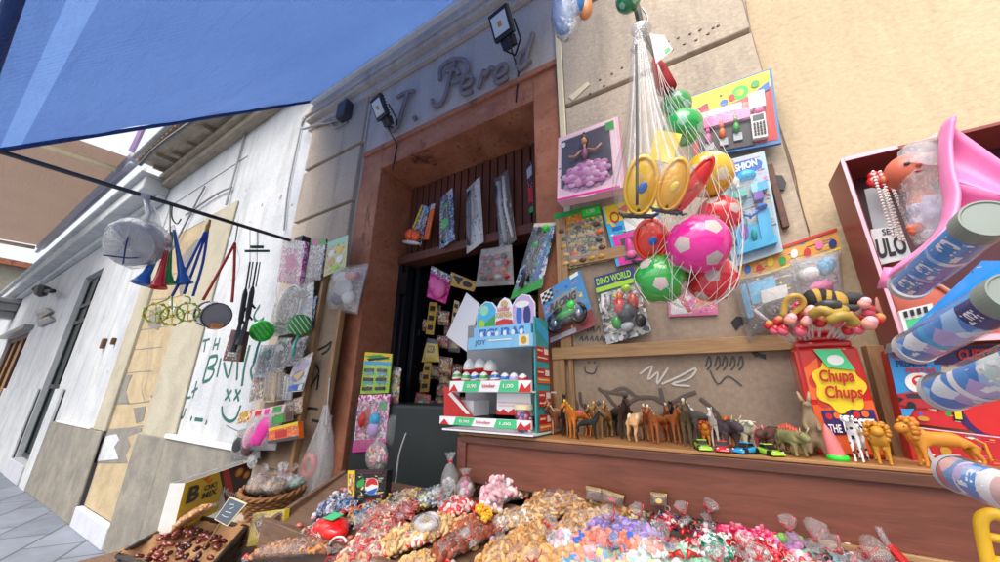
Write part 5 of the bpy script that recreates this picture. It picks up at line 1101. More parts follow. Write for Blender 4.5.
# egg trays
def egg(px, py, Y, r, band, lb, n_=[0]):
    a = P(px, py, Y); t = thing('chocolate_egg', lb, 'chocolate egg', a-Vector((0, 0, r)), 'foil wrapped chocolate eggs on the stand')
    m = MB(); prof = []
    for k in range(13):
        f = k/12*math.pi; zz = -math.cos(f)*r*1.2; rr = math.sin(f)*r*(1-.16*zz/(r*1.2)); prof.append((zz, max(rr, .0001), 1 if 2 <= k <= 4 else (2 if k in (6, 7) and band else 0)))
    m.lathe(prof, a, Vector((random.uniform(-.1, .1), random.uniform(-.3, 0), 1)), 18); m.build('foil_shell', ['g:white', 'g:red', 'g:'+(band or 'white')], t, smooth=True)
    return t
for (x0, y0, x1, y1, Y) in ((450, 381, 531, 392, KY-.04), (440, 416, 531, 430, KY-.06)):
    m = MB(); pbox(m, x0, y0, x1, y1, Y, .012); a = P(x0, y1, Y); b = P(x1, y1, Y); m.box(a.x, b.x, Y+.0125, KY+.19, a.z, a.z+.006); m.build('egg_tray', 'cardwhite', ks)
    c = pcard(x0, y0, x1, y1, Y)
    paste(c, 'tray_front_print', [('p', [(0, 1), (.06, .3), (.12, 1)], 'red'), ('p', [(.2, 0), (.42, 0), (.38, 1), (.17, 1)], 'mint2'), ('p', [(.66, .02), (.86, 0), (.86, 1), (.63, 1)], 'mint2'), ('p', [(.86, 1), (.9, .2), (.94, .7), (1, .2), (1, 1)], 'red'), ('t', '0,90', .24, .3, .36, .7, 'white', {'bold': .03}), ('t', '1,00', .69, .3, .81, .7, 'white', {'bold': .03}), ('t', 'kinder', .44, .3, .6, .62, 'red', {'bold': .02})], ks)
er = .024; j = 0
eggsp = [(457, 377, 'green'), (466, 378, 'green'), (475, 378, 'blue'), (484, 378, 'green'), (495, 378, 'blue'), (505, 379, 'blue'), (514, 379, 'lilac'), (523, 380, 'red'), (470, 365, ''), (481, 364, ''), (491, 366, '')]
nm_ = ['far left', 'second', 'third', 'fourth', 'fifth', 'sixth', 'seventh', 'far right', 'upper left', 'upper middle', 'upper right']
for (x, y, b_) in eggsp:
    back = y < 370
    egg(x, y+(0 if not back else 2), KY+(.0 if not back else .06), er*(1.25 if back else .85), b_, (f'large white and red foil egg, {nm_[j]} of three in the back row' if back else f'small white foil egg at the {nm_[j]} position of the front egg row')); j += 1
m = MB(); pbox(m, 497, 393, 531, 416, KY+.02, .14); m.build('inner_box', 'cardwhite', ks); c = pcard(497, 393, 531, 416, KY+.02)
paste(c, 'inner_print', [('r', .05, .4, .95, .46, 'palepink'), ('r', .05, .55, .95, .6, 'palepink'), ('p', [(0, 1), (0, .75), (.1, .88), (.2, .72), (.35, .9), (.5, .7), (.65, .9), (.8, .72), (1, .85), (1, 1)], 'red')], ks)
m = MB(); a, b, c_, d_ = P(444, 385, KY), P(452, 390, KY), P(474, 418, KY), P(444, 420, KY); m.prism([a, b, c_, d_], [p+Vector((0, .006, 0)) for p in (a, b, c_, d_)]); m.build('red_side_flap', 'red', ks)
m = MB(); l = [P(448, 394, KY-.003), P(451, 392, KY-.003), P(470, 414, KY-.003), P(466, 414, KY-.003)]; m.prism(l, [p+Vector((0, .002, 0)) for p in l]); m.build('flap_stripe', 'white', ks)
m = MB(); pbox(m, 450, 400, 473, 416, KY+.03, .12); m.build('carton', 'cardwhite', ks)
t = thing('sweets_jar', 'small jar of blue and pink sweets at the right foot of the egg stand', 'jar', P(524, 430, -.27))
a = P(524, 431, -.285); a.z = ZS
m = MB(); m.lathe([(0, 0), (0, .034), (.085, .034), (.09, .030), (.09, 0)], a, (0, 0, 1), 24); m.build('glass', 'blister', t, smooth=True)
m = MB()
for k in range(60):
    an, rr = random.uniform(0, 6.28), .024*math.sqrt(random.random()); m.ball(a+Vector((rr*math.cos(an), rr*math.sin(an), random.uniform(.008, .075))), .008, 8, 5, k % 4)
m.build('sweets', ['s:blue', 's:pink', 's:white', 's:red'], t, smooth=True)['kind'] = 'stuff'
m = MB(); m.lathe([(.09, 0), (.09, .036), (.108, .036), (.11, 0)], a, (0, 0, 1), 24); m.build('lid', 'cream', t)

# ================================================================== carded toys on the wall right of the door
pkg('doll_box', 'pink window box with a princess doll in a mauve tulle gown', 'doll box', [(563, 145.5), (621, 125), (628, 194), (562, 207.5)], -.10, .06, 'palepink', [
    ('window_back', [('r', .0, 0, .93, 1, '#efc9d2'), ('p', [(.06, .08), (.86, .06), (.86, .8), (.66, .92), (.3, .92), (.06, .82)], '#3c2a36'), ('e', .46, .93, .22, .09, 'palepink'), ('r', 0, .965, .95, .995, 'hotpink'), ('r', .94, 0, .955, 1, 'white'), ('e', .10, .15, .035, .04, 'white'), ('r', .80, .04, .93, .16, 'green')]),
    ('gown', [('b', .47+.34*math.cos(a*2.4)*math.sqrt(a/40), .70+.17*math.sin(a*2.4)*math.sqrt(a/40), .006+.008*(1-a/40), .07, .045, .006, ('tulle', '#a8689a', '#c89ab8')[a % 3]) for a in range(40)]+[('p', [(.43, .5), (.51, .5), (.60, .62), (.78, .72), (.84, .84), (.6, .92), (.3, .93), (.1, .84), (.16, .70), (.34, .62)], 'tullep'), ('b', .47, .43, .02, .055, .09, .014, '#7c4a6c')]),
    ('doll', [('b', .47, .24, .022, .045, .055, .016, 's:#c98c6c'), ('c', [(.47, .28, .02), (.47, .36, .02)], .006, 's:#c98c6c'), ('c', [(.42, .37, .02), (.32, .44, .022), (.22, .42, .024)], .005, 's:#c98c6c'), ('c', [(.52, .37, .02), (.64, .42, .022), (.74, .36, .024)], .005, 's:#c98c6c')]),
    ('hair', [('b', .47, .20, .018, .055, .06, .018, '#3a2018'), ('b', .47, .13, .016, .03, .03, .012, '#3a2018')]),
    ('window', [('r', .05, .06, .88, .93, 'blister')])])
jc = ['olive', 'brown', 'tan', 'orange', 'dgrey', 'gold']
pkg('farm_animals_card', 'green and yellow jungle card bag of tiny plastic animals', 'toy card', [(554, 215), (600, 205), (610, 261), (561, 271)], -.05, .006, 'junglep', [
    ('header', [('r', .0, .0, 1, .2, 'green'), ('p', [(.0, .2), (.05, .12), (.2, .16), (.35, .1), (.5, .17), (.5, .22), (.05, .26)], 'lime'), ('r', .62, .03, .98, .16, 'neon')]), ('lettering', [('t', 'SAFARI', .04, .13, .6, .27, 'orange', {'bold': .05, 'skew': -.05}), ('t', '1,50', .72, .06, .88, .13, 'white', {'bold': .02})]),
    ('toy_animal', [('b', .15+.18*i+.04*(j % 2), .36+.14*j, .012, .075, .04, .01, random.choice(jc)) for j in range(5) for i in range(5)]+[('c', [(.12+.18*i, .36+.14*j, .01), (.1+.18*i, .42+.14*j, .008)], .003, random.choice(jc)) for j in range(5) for i in range(5)]), ('film', [('dome', .0, .24, 1, 1, .02, 'clear')])])
pkg('toy_till_card', 'upright blue and pink toy card half hidden behind the yellow boats', 'toy card', [(602, 208.5), (655, 194), (667, 255), (617, 267)], -.06, .006, 'cyan', [
    ('print', [('r', .03, .0, 1, .3, 'yellow2'), ('e', .2, .22, .09, .1, 'red'), ('e', .2, .22, .06, .06, 'yellow2'), ('r', .1, .38, .3, .44, 'blue'), ('r', .07, .52, 1, 1, 'hotpink'), ('p', [(.3, .1), (.5, .05), (.45, .2)], 'red'), ('r', .35, .3, .95, .5, 'white'), ('r', .2, .6, .5, .95, 'dgrey'), ('r', .58, .58, .9, .92, 'maroon')]),
    ('figure', [('b', .35, .74, .012, .08, .12, .012, 's:hotpink'), ('b', .35, .88, .012, .1, .06, .012, 's:pink'), ('b', .74, .74, .012, .08, .12, .012, 's:pink')]), ('film', [('dome', .15, .5, .97, .98, .025, 'blister')])])
def bolt(u, v): return ('e', u, v, .05, .03, 'white')
pkg('ninja_weapons_card', 'tall blue toy ninja weapons card with green handles leaning by the door jamb', 'toy card', [(535, 224), (556, 223), (542, 288), (511, 300)], [-.05, -.05, -.07, -.09], .006, 'ninjap', [
    ('print', [('r', 0, 0, 1, .05, 'cream'), ('p', [(.75, .1), (.95, .1), (.8, .95), (.6, .95)], 'blue'), ('p', [(0, .88), (1, .85), (1, 1), (0, 1)], 'green'), ('p', [(.05, .1), (.3, .1), (.1, .6), (.0, .6)], 'black')]),
    ('weapon', [('c', [(.45, .1, .015), (.42, .5, .02), (.3, .9, .015)], .012, 'dgrey'), ('c', [(.7, .1, .015), (.6, .5, .02), (.5, .85, .015)], .008, 'iron'), ('b', .45, .35, .02, .13, .05, .015, 'g:green'), ('b', .72, .12, .02, .14, .05, .02, 'g:neon'), ('b', .3, .7, .02, .13, .04, .015, 'g:navy')]), ('film', [('dome', .02, .05, .98, .9, .03, 'clear')])])
mo, mc = pkg('motorbike_card', 'blue and red card with a green toy motorbike under a clear blister', 'toy card', [(541, 295), (580, 270.5), (597, 325), (550, 344)], -.07, .006, 'cyan2', [
    ('print', [('p', [(0, .78), (1, .72), (1, 1), (0, 1)], '#8c3434'), ('r', .03, .9, .6, .985, 'silver'), ('e', .5, .38, .36, .16, 'grey'), ('r', .75, -.0, .95, .07, 'white'), ('r', 0, 0, .28, .2, 'white')]+[('r', .02+.07*i, .02+.05*j, .09+.07*i, .07+.05*j, 'black') for i in range(4) for j in range(4) if (i+j) % 2]),
    ('lettering', [('t', 'RACING', .15, .29, .8, .44, 'dgrey', {'bold': .05, 'shear': .3})])])
mb, ms = prims(mc, [x for u in (.24, .76) for x in (('c', [(u+.14*math.cos(k*.524), .72+.15*math.sin(k*.524), .03) for k in range(13)], .009, 'black'), ('b', u, .72, .03, .06, .07, .008, 'steel'))]); mb.build('wheel', ms, mo, smooth=True)
mb, ms = prims(mc, [('b', .5, .64, .03, .22, .09, .018, 'g:green'), ('b', .36, .56, .035, .12, .06, .015, 'black'), ('b', .66, .55, .035, .10, .08, .015, 'g:neon'), ('c', [(.76, .72, .03), (.68, .5, .035), (.6, .44, .035)], .005, 'steel'), ('b', .5, .76, .03, .14, .06, .015, 'dgrey'), ('b', .4, .5, .03, .06, .1, .012, 'olive')]); mb.build('motorbike_body', ms, mo, smooth=True)
mb, ms = prims(mc, [('dome', .04, .46, .97, .92, .05, 'blister')]); mb.build('blister', ms, mo, smooth=True)
dc, dcc = pkg('action_figure_card', 'blue headed rounded card with red and green action figures in a bubble', 'toy card', [(594, 278), (634, 267), (652, 332), (607, 345)], -.07, .006, 'greyp', [
    ('header', [('r', 0, 0, 1, .17, 'navy'), ('r', 0, .17, 1, .24, 'lime'), ('r', 0, .24, 1, .27, 'dgrey')]), ('lettering', [('t', 'DINO WORLD', .05, .03, .9, .14, 'lime', {'bold': .03})]),
    ('figure', [('b', .55, .42, .03, .07, .07, .02, 'g:orange'), ('b', .5, .56, .03, .14, .13, .025, 'g:red'), ('b', .62, .66, .03, .2, .13, .025, 'dgrey'), ('b', .8, .52, .02, .12, .12, .02, 'g:#b33a20'), ('c', [(.3, .5, .02), (.45, .56, .03)], .008, 'g:green'), ('b', .35, .75, .02, .12, .1, .02, 'g:green'), ('c', [(.15, .35, .02), (.12, .5, .03), (.2, .62, .02)], .008, 'white'), ('c', [(.28, .33, .02), (.27, .5, .03)], .008, 'silver'), ('c', [(.4, .38, .03), (.56, .45, .03)], .006, 'yellow'), ('b', .72, .32, .02, .12, .06, .02, 'g:lime'), ('b', .85, .82, .02, .12, .1, .02, 'black'), ('b', .55, .85, .02, .15, .07, .02, 'silver')]), ('blister', [('dome', .02, .26, .98, 1.0, .06, 'blister')])])
pkg('hair_clip_card', 'small pink and white card below the green football', 'toy card', [(668, 297), (716, 291), (718, 315), (669, 317)], -.05, .006, 'pink', [('print', [('r', .05, .1, .5, .9, 'white'), ('r', .6, .15, .95, .6, 'orange'), ('p', [(.2, .1), (.35, .05), (.5, .8), (.42, .85)], 'red'), ('p', [(.4, .3), (.6, .2), (.45, .7)], 'hotpink')]), ('film', [('dome', 0, 0, 1, 1, .02, 'clear')])])
sm, smc = pkg('play_shop_set', 'large red and yellow carded play shop set with bunnies and a toy calculator', 'toy card', [(690, 98.5), (771, 70.5), (781, 145), (695, 160)], -.07, .012, '#3a72a8', [
    ('print', [('r', .015, .02, .97, .94, 'yellow2'), ('p', [(.0, .42), (.97, .24), (.97, .95), (0, .95)], 'red'), ('p', [(.0, .28), (.22, .2), (.22, .42), (.0, .46)], 'navy'), ('e', .62, .2, .1, .1, 'neon'), ('e', .62, .2, .05, .05, 'lime'), ('e', .42, .28, .05, .05, 'blue'), ('e', .52, .24, .04, .05, 'red'), ('e', .8, .15, .05, .05, 'green'), ('p', [(.72, .3), (.95, .17), (.95, .28), (.8, .34)], 'blue'), ('r', .06, .58, .72, .97, '#2a2028')]),
    ('lettering', [('t', 'SUPER', .03, .27, .24, .38, 'red', {'bold': .05, 'skew': -.05})])])
mb, ms = prims(smc, [('x', .08, .48-.02*0, .70, .62, .002, .02, 'pink'), ('x', .1, .36, .62, .48, .002, .012, 'palepink')]+[('x', .12+.09*k, .38, .18+.09*k, .46, .012, .018, 'white') for k in range(5)]); mb.build('counter_toy', ms, sm)
for k, cc in enumerate(('s:pink', 's:orange', 's:green')):
    u = .19+.17*k; mb, ms = prims(smc, [('b', u, .78-.03*k, .018, .04, .07, .012, cc), ('b', u, .68-.03*k, .018, .028, .035, .010, cc), ('b', u-.015, .62-.03*k, .018, .008, .04, .005, cc), ('b', u+.015, .62-.03*k, .018, .008, .04, .005, cc)]); mb.build('bunny', ms, sm, smooth=True)
    mb, ms = prims(smc, [('x', u-.04, .84-.03*k, u+.06, .94-.03*k, .002, .012, 'silver')]); mb.build('tray', ms, sm)
mb, ms = prims(smc, [('x', .70, .60, .86, .92, .002, .02, 'white'), ('x', .72, .62, .84, .69, .02, .022, 'dgrey')]+[('x', .72+.034*i, .72+.045*j, .742+.034*i, .75+.045*j, .02, .024, 'black') for i in range(4) for j in range(4)]); mb.build('calculator', ms, sm)
mb, ms = prims(smc, [('x', .70, .30, .88, .52, .002, .02, 'white'), ('b', .8, .56, .015, .06, .05, .012, 's:pink')]); mb.build('toy_till', ms, sm)
mb, ms = prims(smc, [('dome', .04, .3, .93, .96, .05, 'blister')]); mb.build('blister', ms, sm, smooth=True)
ca, cac = pkg('castle_playset', 'tall pale blue blister pack with a turquoise toy castle', 'toy playset', [(716, 164), (764, 152), (783, 252), (733, 268)], -.07, .008, '#a8bfcc', [
    ('header', [('e', .5, .12, .42, .085, 'blue'), ('r', .1, .01, .9, .05, 'silver')]), ('lettering', [('t', 'FASHION', .2, .08, .82, .155, 'white', {'bold': .04, 'skew': -.02})]),
    ('castle', [('x', .12, .86, .9, .93, .002, .03, 's:cyan'), ('x', .15, .6, .38, .86, .002, .03, 's:cyan'), ('x', .62, .6, .86, .86, .002, .03, 's:cyan'), ('x', .2, .5, .34, .6, .002, .03, 's:teal'), ('x', .38, .7, .62, .86, .002, .02, 's:cyan'), ('x', .6, .34, .9, .42, .002, .03, 's:cyan'), ('x', .2, .36, .5, .43, .002, .03, 's:teal')]),
    ('accessory', [('d', .32, .75, .08, .07, .03, .034, 's:purple'), ('x', .62, .42, .8, .5, .002, .03, 's:purple'), ('b', .55, .24, .02, .2, .06, .02, 's:cyan'), ('b', .3, .27, .02, .12, .05, .02, 's:white'), ('b', .72, .58, .03, .12, .03, .02, 's:blue'), ('c', [(.2, .56, .03), (.5, .64, .035), (.75, .58, .03)], .006, 's:blue'), ('b', .3, .5, .03, .1, .03, .02, 's:teal'), ('b', .5, .8, .02, .06, .06, .02, 's:teal')]),
    ('blister', [('dome', .04, .18, .96, .97, .07, 'blister')])])
pkg('orange_banner_card', 'long orange card header printed with small cartoon shapes behind the black bag', 'toy card', [(737, 262), (836, 229), (840, 250), (740, 284)], -.05, .006, 'orange2', [('print', [('e', .1+.12*k, .5+.15*(k % 2), .035, .2, ('blue', 'red', 'yellow', 'green', 'white', 'red', 'pink', 'navy')[k]) for k in range(8)]+[('r', 0, 0, 1, .12, 'red'), ('r', 0, .9, 1, 1, 'yellow2')])])
pkg('bow_toy_bag', 'crinkly clear bag with a blue card and white block over black sticks', 'toy bag', [(738, 280), (796, 268), (802, 318), (752, 336)], -.08, .003, '#3a2a2c', [
    ('card', [('p', [(.15, .12), (.62, .05), (.65, .45), (.15, .5)], 'cyan'), ('r', .0, .1, .12, .7, 'cyan')]), ('block', [('x', .32, .32, .78, .55, .004, .03, 'x:white')]), ('stick', [('c', [(.15+.2*k, .6+.03*k, .015), (.4+.18*k, .92, .015)], .005, ('white', 'brown', 'dgrey', 'green')[k]) for k in range(4)]), ('film', [('dome', -.1, -.08, 1.08, 1.08, .06, 'bag')])])
pkg('clear_toy_bag', 'clear bag with pale blue and pink bits above the lollipops', 'toy bag', [(790, 262), (838, 252), (842, 296), (800, 305)], -.09, .002, '#b9b6bc', [('toy', [('b', .3, .4, .02, .25, .15, .02, 's:white'), ('b', .7, .3, .02, .2, .2, .02, 's:cyan'), ('b', .5, .75, .02, .3, .15, .02, 's:pink')]), ('film', [('dome', -.05, -.05, 1.05, 1.05, .06, 'bag')])])
for (q, lb) in (([(730, 318), (752, 312), (750, 326), (733, 332)], 'black tape smear on the plywood left of the clear bag'), ([(748, 347), (765, 354), (768, 362), (752, 356)], 'black stain mark below the cross batten near the tin')):
    c = Card(quadpts(q, -.0465)); m = MB(); c.poly(m, [(0, .3), (.3, 0), (.7, .25), (1, .1), (.9, .8), (.5, .7), (.2, 1)], 0, .002); tag(m.build('tape_patch', 'black', loc=c.base()), lb, 'tape')
pw = thing('upright_brown_strip', 'narrow brown wooden strip fixed on the wall beside the castle playset', 'wood strip', P(785, 230, -.02))
m = MB(); c = Card(quadpts([(765, 168), (772, 166), (789, 228), (782, 230)], -.035)); c.box(m, 0, 0, 1, 1, 0, .02); m.build('strip', 'darkwood2', pw, bevel=.002)
m = MB(); c = Card(quadpts([(774, 176), (785, 174), (787, 190), (778, 192)], -.035)); c.poly(m, [(0, 0), (.7, .1), (1, .6), (.7, 1), (.1, .9)], 0, .006); m.build('black_patch', 'black', pw)

# ================================================================== footballs and clear bags of toy boats hanging in front of the wall
def football(px, py, rpx, Y, base, patch, lb, seed):
    a = P(px, py, Y); r = msz(rpx, a)*.92; m = MB(); m.ball((0, 0, 0), 1, 48, 32)
    rnd = random.Random(seed); R = Matrix.Rotation(rnd.uniform(0, 6), 3, 'X') @ Matrix.Rotation(rnd.uniform(0, 6), 3, 'Y') @ Matrix.Rotation(rnd.uniform(0, 6), 3, 'Z')
    ph = (1+5**.5)/2; ico = [Vector(v).normalized() for v in [(0, s1, s2*ph) for s1 in (1, -1) for s2 in (1, -1)]+[(s1, s2*ph, 0) for s1 in (1, -1) for s2 in (1, -1)]+[(s2*ph, 0, s1) for s1 in (1, -1) for s2 in (1, -1)]]
    m.v = [a+v*r for v in m.v]
    pm = MB(); Ri = R.transposed()
    for v0 in ico:
        nb = sorted([v for v in ico if v is not v0], key=lambda v: -v.dot(v0))[:5]
        e1 = (nb[0]-v0*nb[0].dot(v0)).normalized(); e2 = v0.cross(e1); n5 = 40; K = 5; vs, fs = [], []
        for j in range(K+1):
            for i in range(n5):
                an = 2*math.pi*i/n5; loc5 = (an % (2*math.pi/5))-math.pi/5; rad5 = .30*math.cos(math.pi/5)/math.cos(loc5)*(1-.04*abs(loc5))
                d5 = rad5*j/K; q = (v0*math.cos(d5)+(e1*math.cos(an)+e2*math.sin(an))*math.sin(d5)); vs.append(a+(Ri @ q)*r*1.004)
        for j in range(K):
            for i in range(n5): fs.append([j*n5+i, j*n5+(i+1) % n5, (j+1)*n5+(i+1) % n5, (j+1)*n5+i])
        pm._a(vs, fs, 0)
    t = thing('toy_football', lb, 'toy ball', a-Vector((0, 0, r)), 'shiny toy footballs in the hanging net')
    m._a(pm.v, pm.f, 1); m.build('ball', ['b:'+base, 'silver2' if patch == 'silver' else 'g:'+patch], t, smooth=True)
    return t
_mat0 = mat
def mat(k):
    if isinstance(k, str) and k.startswith('b:'): return plain(k[2:], .16, .10, 60, bs=240, bst=.12, coat=.9)
    return _mat0(k)
HY = -.50
for i, (px, py, r, dy, b_, p_, lb) in enumerate(((676, 106, 16, .05, '#1fa347', 'mint', 'topmost green football in the net'), (683, 128, 20, .0, '#22b04a', 'mint', 'second green football, just below the topmost one'), (708, 175, 25, .04, '#e3b91e', 'cream', 'golden yellow football in the net'),
    (719, 216, 22, .08, '#d61f2c', 'silver', 'red football above and right of the pink one'), (711, 278, 26, .04, '#d9182a', 'silver', 'lowest red football under the pink one'), (698, 244, 32, -.06, '#f01f9a', 'silver', 'large hot pink football in the middle of the bunch'), (660, 279, 27, -.02, '#28a23c', 'silver', 'lowest green football at the left of the bunch'))):
    football(px, py, r, HY+dy, b_, p_, lb, 11+i*3)
net = thing('ball_net', 'thin white and red string net bag holding the column of toy footballs', 'net', P(660, 60, HY))
m = MB()
top = P(657, 62, HY)
for i, l in enumerate(([(657, 62), (664, 90), (672, 130), (690, 170), (690, 210), (660, 250), (634, 275), (650, 305)], [(657, 62), (670, 88), (698, 110), (730, 160), (742, 215), (738, 280), (715, 304)], [(657, 62), (668, 100), (700, 150), (720, 200), (735, 240), (728, 300)], [(657, 62), (664, 110), (672, 160), (672, 230), (672, 300)], [(657, 62), (672, 100), (706, 150), (700, 215), (690, 276), (684, 300)])):
    stroke(m, [P(x, y, HY-.09) for x, y in l], .0007, world=True)
cpath = [(664, 92, 14), (674, 118, 22), (690, 160, 34), (700, 200, 44), (696, 240, 52), (690, 275, 54), (690, 298, 36), (690, 308, 10)]
def envl(f):
    g_ = f*(len(cpath)-1); i = min(int(g_), len(cpath)-2); t_ = g_-i; a_, b_ = cpath[i], cpath[i+1]; return [a_[k]*(1-t_)+b_[k]*t_ for k in range(3)]
for s_ in (1, -1):
    for k in range(15):
        pts = []
        for j in range(46):
            f = j/45; x, y, r_ = envl(f); c_ = P(x, y, HY); R_ = msz(r_, c_)*.82; an = k*2*math.pi/15+s_*f*2.6
            pts.append(c_+RT*math.cos(an)*R_-FW*math.sin(an)*R_*.8)
        m.tube(pts, .0005, 4, caps=False)
m.build('strings', 'netwhite', net, smooth=True)
m = MB(); pts = [P(655, 60, HY), P(660, 72, HY), P(667, 90, HY)]; m.tube(pts, [.012, .022, .028], 12)
for i in range(len(m.v)): m.v[i] += Vector([random.uniform(-.003, .003) for _ in range(3)])
m.build('red_net_top', 'netred', net, smooth=True)
hk = thing('hanging_hook_bar', 'grey brown bar with hook reaching down from above to hold nets and bags', 'hook', P(640, 20, HY))
m = MB(); e = P(632, -12, HY+.03); m.tube([e, P(640, 22, HY), P(648, 42, HY), P(660, 66, HY)], [.012, .011, .010, .006], 8); m.build('bar', 'greybar', hk)
m = MB(); stroke(m, [P(642, 8, HY), P(648, 18, HY), P(645, 28, HY), P(638, 30, HY)], .003, world=True); m.build('hook', 'steel', hk, smooth=True)
# bag of toy boats
bg_ = thing('toy_boat_bag', 'tall gathered clear bag fanning down around the yellow and red toy boats', 'clear bag', P(650, 200, HY-.1))
m = MB(); BY = HY-.16
rows = [(634, 644, 36, .02), (631, 650, 50, .03), (631, 656, 75, .03), (630, 662, 105, .04), (627, 672, 130, .05), (622, 684, 155, .07), (616, 700, 180, .09), (614, 706, 200, .09), (620, 702, 216, .08), (636, 690, 226, .05)]
vs, fs = [], []; n = 48
for ri, (l, r, y, dep) in enumerate(rows):
    a, b = P(l, y, BY), P(r, y, BY)
    for k in range(n):
        an = 2*math.pi*k/n; pl = 1+(.10*math.sin(k*math.pi*1.0)+.10*math.sin(11*an)+.06*math.sin(7*an+1))*(1-ri/12); vs.append((a+b)/2+(b-a)/2*math.cos(an)*pl+Vector((0, math.sin(an)*dep*pl, 0)))
for i in range(len(rows)-1):
    for k in range(n): fs.append([i*n+k, i*n+(k+1) % n, (i+1)*n+(k+1) % n, (i+1)*n+k])
m._a(vs, fs, 0); m.build('film', 'film2', bg_, smooth=True)
m = MB()
for l in ([(636, 40), (633, 100), (628, 175)], [(640, 40), (640, 100), (641, 180)], [(642, 40), (650, 100), (660, 165)], [(644, 42), (660, 110), (685, 170)], [(638, 40), (637, 100), (634, 170)], [(643, 42), (655, 105), (672, 165)], [(641, 40), (645, 100), (650, 160)]): stroke(m, l, .0035, BY-.03, 0, 5)
m.build('pleat', 'milky', bg_, smooth=True)
m = MB(); m.tube([P(641, 22+8, BY), P(640, 36, BY), P(636, 50, BY)], [.03, .012, .016], 12); m.build('knot', 'milky', bg_, smooth=True)
m = MB(); stroke(m, [(636, 45), (637, 120), (637, 205)], .003, BY-.10); m.build('cord', 'dgrey', bg_, smooth=True)
pkg('paper_tag', 'crumpled white paper price tag by the hook', 'price tag', [(650, 34), (664, 36), (673, 50), (656, 64)], [HY-.05]*4, .001, 'cardwhite', [('print', [('r', .6, .75, .9, .95, 'green')])])
def boat(px, py, w_, h_, Y, col, lb, ang=0, oval='blue', base=True):
    a = P(px, py, Y); t = thing('toy_boat', lb, 'toy boat', a-Vector((0, 0, msz(h_, a))), 'plastic toy boats in the clear bag')
    n = (EYE-a).normalized(); u = (RT-n*RT.dot(n)).normalized(); v = n.cross(u)*-1
    if v.dot(UP) < 0: v = -v
    ca, sa = math.cos(ang), math.sin(ang); u, v = u*ca+v*sa, v*ca-u*sa; W_, H_ = msz(w_, a), msz(h_, a)
    rot = Matrix((u, n, v)).transposed()
    m = MB(); m.ball(a, (W_, W_*.45, H_), 20, 14, 0, rot); m.ball(a+v*H_*.02+n*W_*.16, (W_*.72, W_*.4, H_*.82), 18, 12, 0, rot); m.build('hull', 'g:'+col, t, smooth=True)
    m = MB(); m.tube([a+n*W_*.3+(u*math.cos(k*.35)*W_*.86+v*math.sin(k*.35)*H_*.9) for k in range(19)], W_*.09, 8, caps=False); m.build('rim', 'g:'+col, t, smooth=True)
    m = MB(); m.ball(a+n*W_*.55-v*H_*.05+u*W_*.1, (W_*.24, W_*.1, H_*.2), 14, 10, 0, rot @ Matrix.Rotation(.4, 3, 'Y')); m.build('port', 'g:'+oval, t, smooth=True)
    if base:
        m = MB(); b = a-v*H_*.98+n*W_*.2; m.tube([b-u*W_*1.1+v*H_*.1, b-u*W_*.8, b, b+u*W_*.8, b+u*W_*1.1+v*H_*.1], [W_*.08, W_*.14, W_*.15, W_*.14, W_*.08], 10); m.tube([b, b+v*H_*.5], [W_*.13, W_*.1], 10)
        for k in range(5): m.tube([b+u*W_*(-.8+.4*k)+n*W_*.1, b+u*W_*(-.8+.4*k)+n*W_*.1-v*W_*.17], W_*.05, 6)
        m.build('stand', 'flblack', t, smooth=True)
boat(641, 186, 17, 30, BY, '#e8b808', 'large yellow toy boat with blue port, left in the bag')
boat(673, 185, 14, 27, BY-.02, '#eaa808', 'narrow yellow toy boat right of the large one', -.15, 'yellow')
boat(694, 185, 9, 30, BY+.03, '#e0241c', 'slim red toy boat at the right edge of the bag', -.45, 'red')
boat(651, 240, 17, 22, HY-.04, '#e8361e', 'red toy boat with a round blue hatch hanging below the yellow ones', .1, 'blue')
m = MB(); c = P(650, 148, BY+.02); pq = quadpts([(655, 130), (682, 135), (672, 165), (650, 160)], BY+.05); cc = Card(pq); cc.box(m, 0, 0, 1, 1, 0, .004); tag(m.build('header_card', 'yellow2', loc=cc.base()), 'small yellow header card inside the clear bag top', 'card')
# bundle at the very top
t = thing('blue_balloon_bundle', 'blue plastic bundle with an orange corner hanging at the top edge', 'plastic bundle', P(566, 20, -.5))
m = MB(); c = P(563, 12, -.5); m.ball(c, (.048, .035, .12), 20, 14); m.ball(P(576, 2, -.5), (.04, .03, .07), 16, 10)
for i in range(len(m.v)): m.v[i] += Vector([random.uniform(-1, 1)*.003 for _ in range(3)])
m.build('blue_bag', 'g:#2f7ac0', t, smooth=True); m = MB(); m.ball(P(585, 8, -.48), (.03, .025, .06), 14, 10); m.build('orange_bag', 's:peach', t, smooth=True)
m = MB(); m.ball(P(566, 14, -.5), (.062, .05, .14), 22, 14); 
for i in range(len(m.v)): m.v[i] += Vector([random.uniform(-1, 1)*.004 for _ in range(3)])
m.build('film', 'bag', t, smooth=True)
football(628, 0, 13, -.55, '#1c8a50', 'mint', 'dark green football peeking in at the top edge', 77)['group'] = 'toy balls at the top edge'
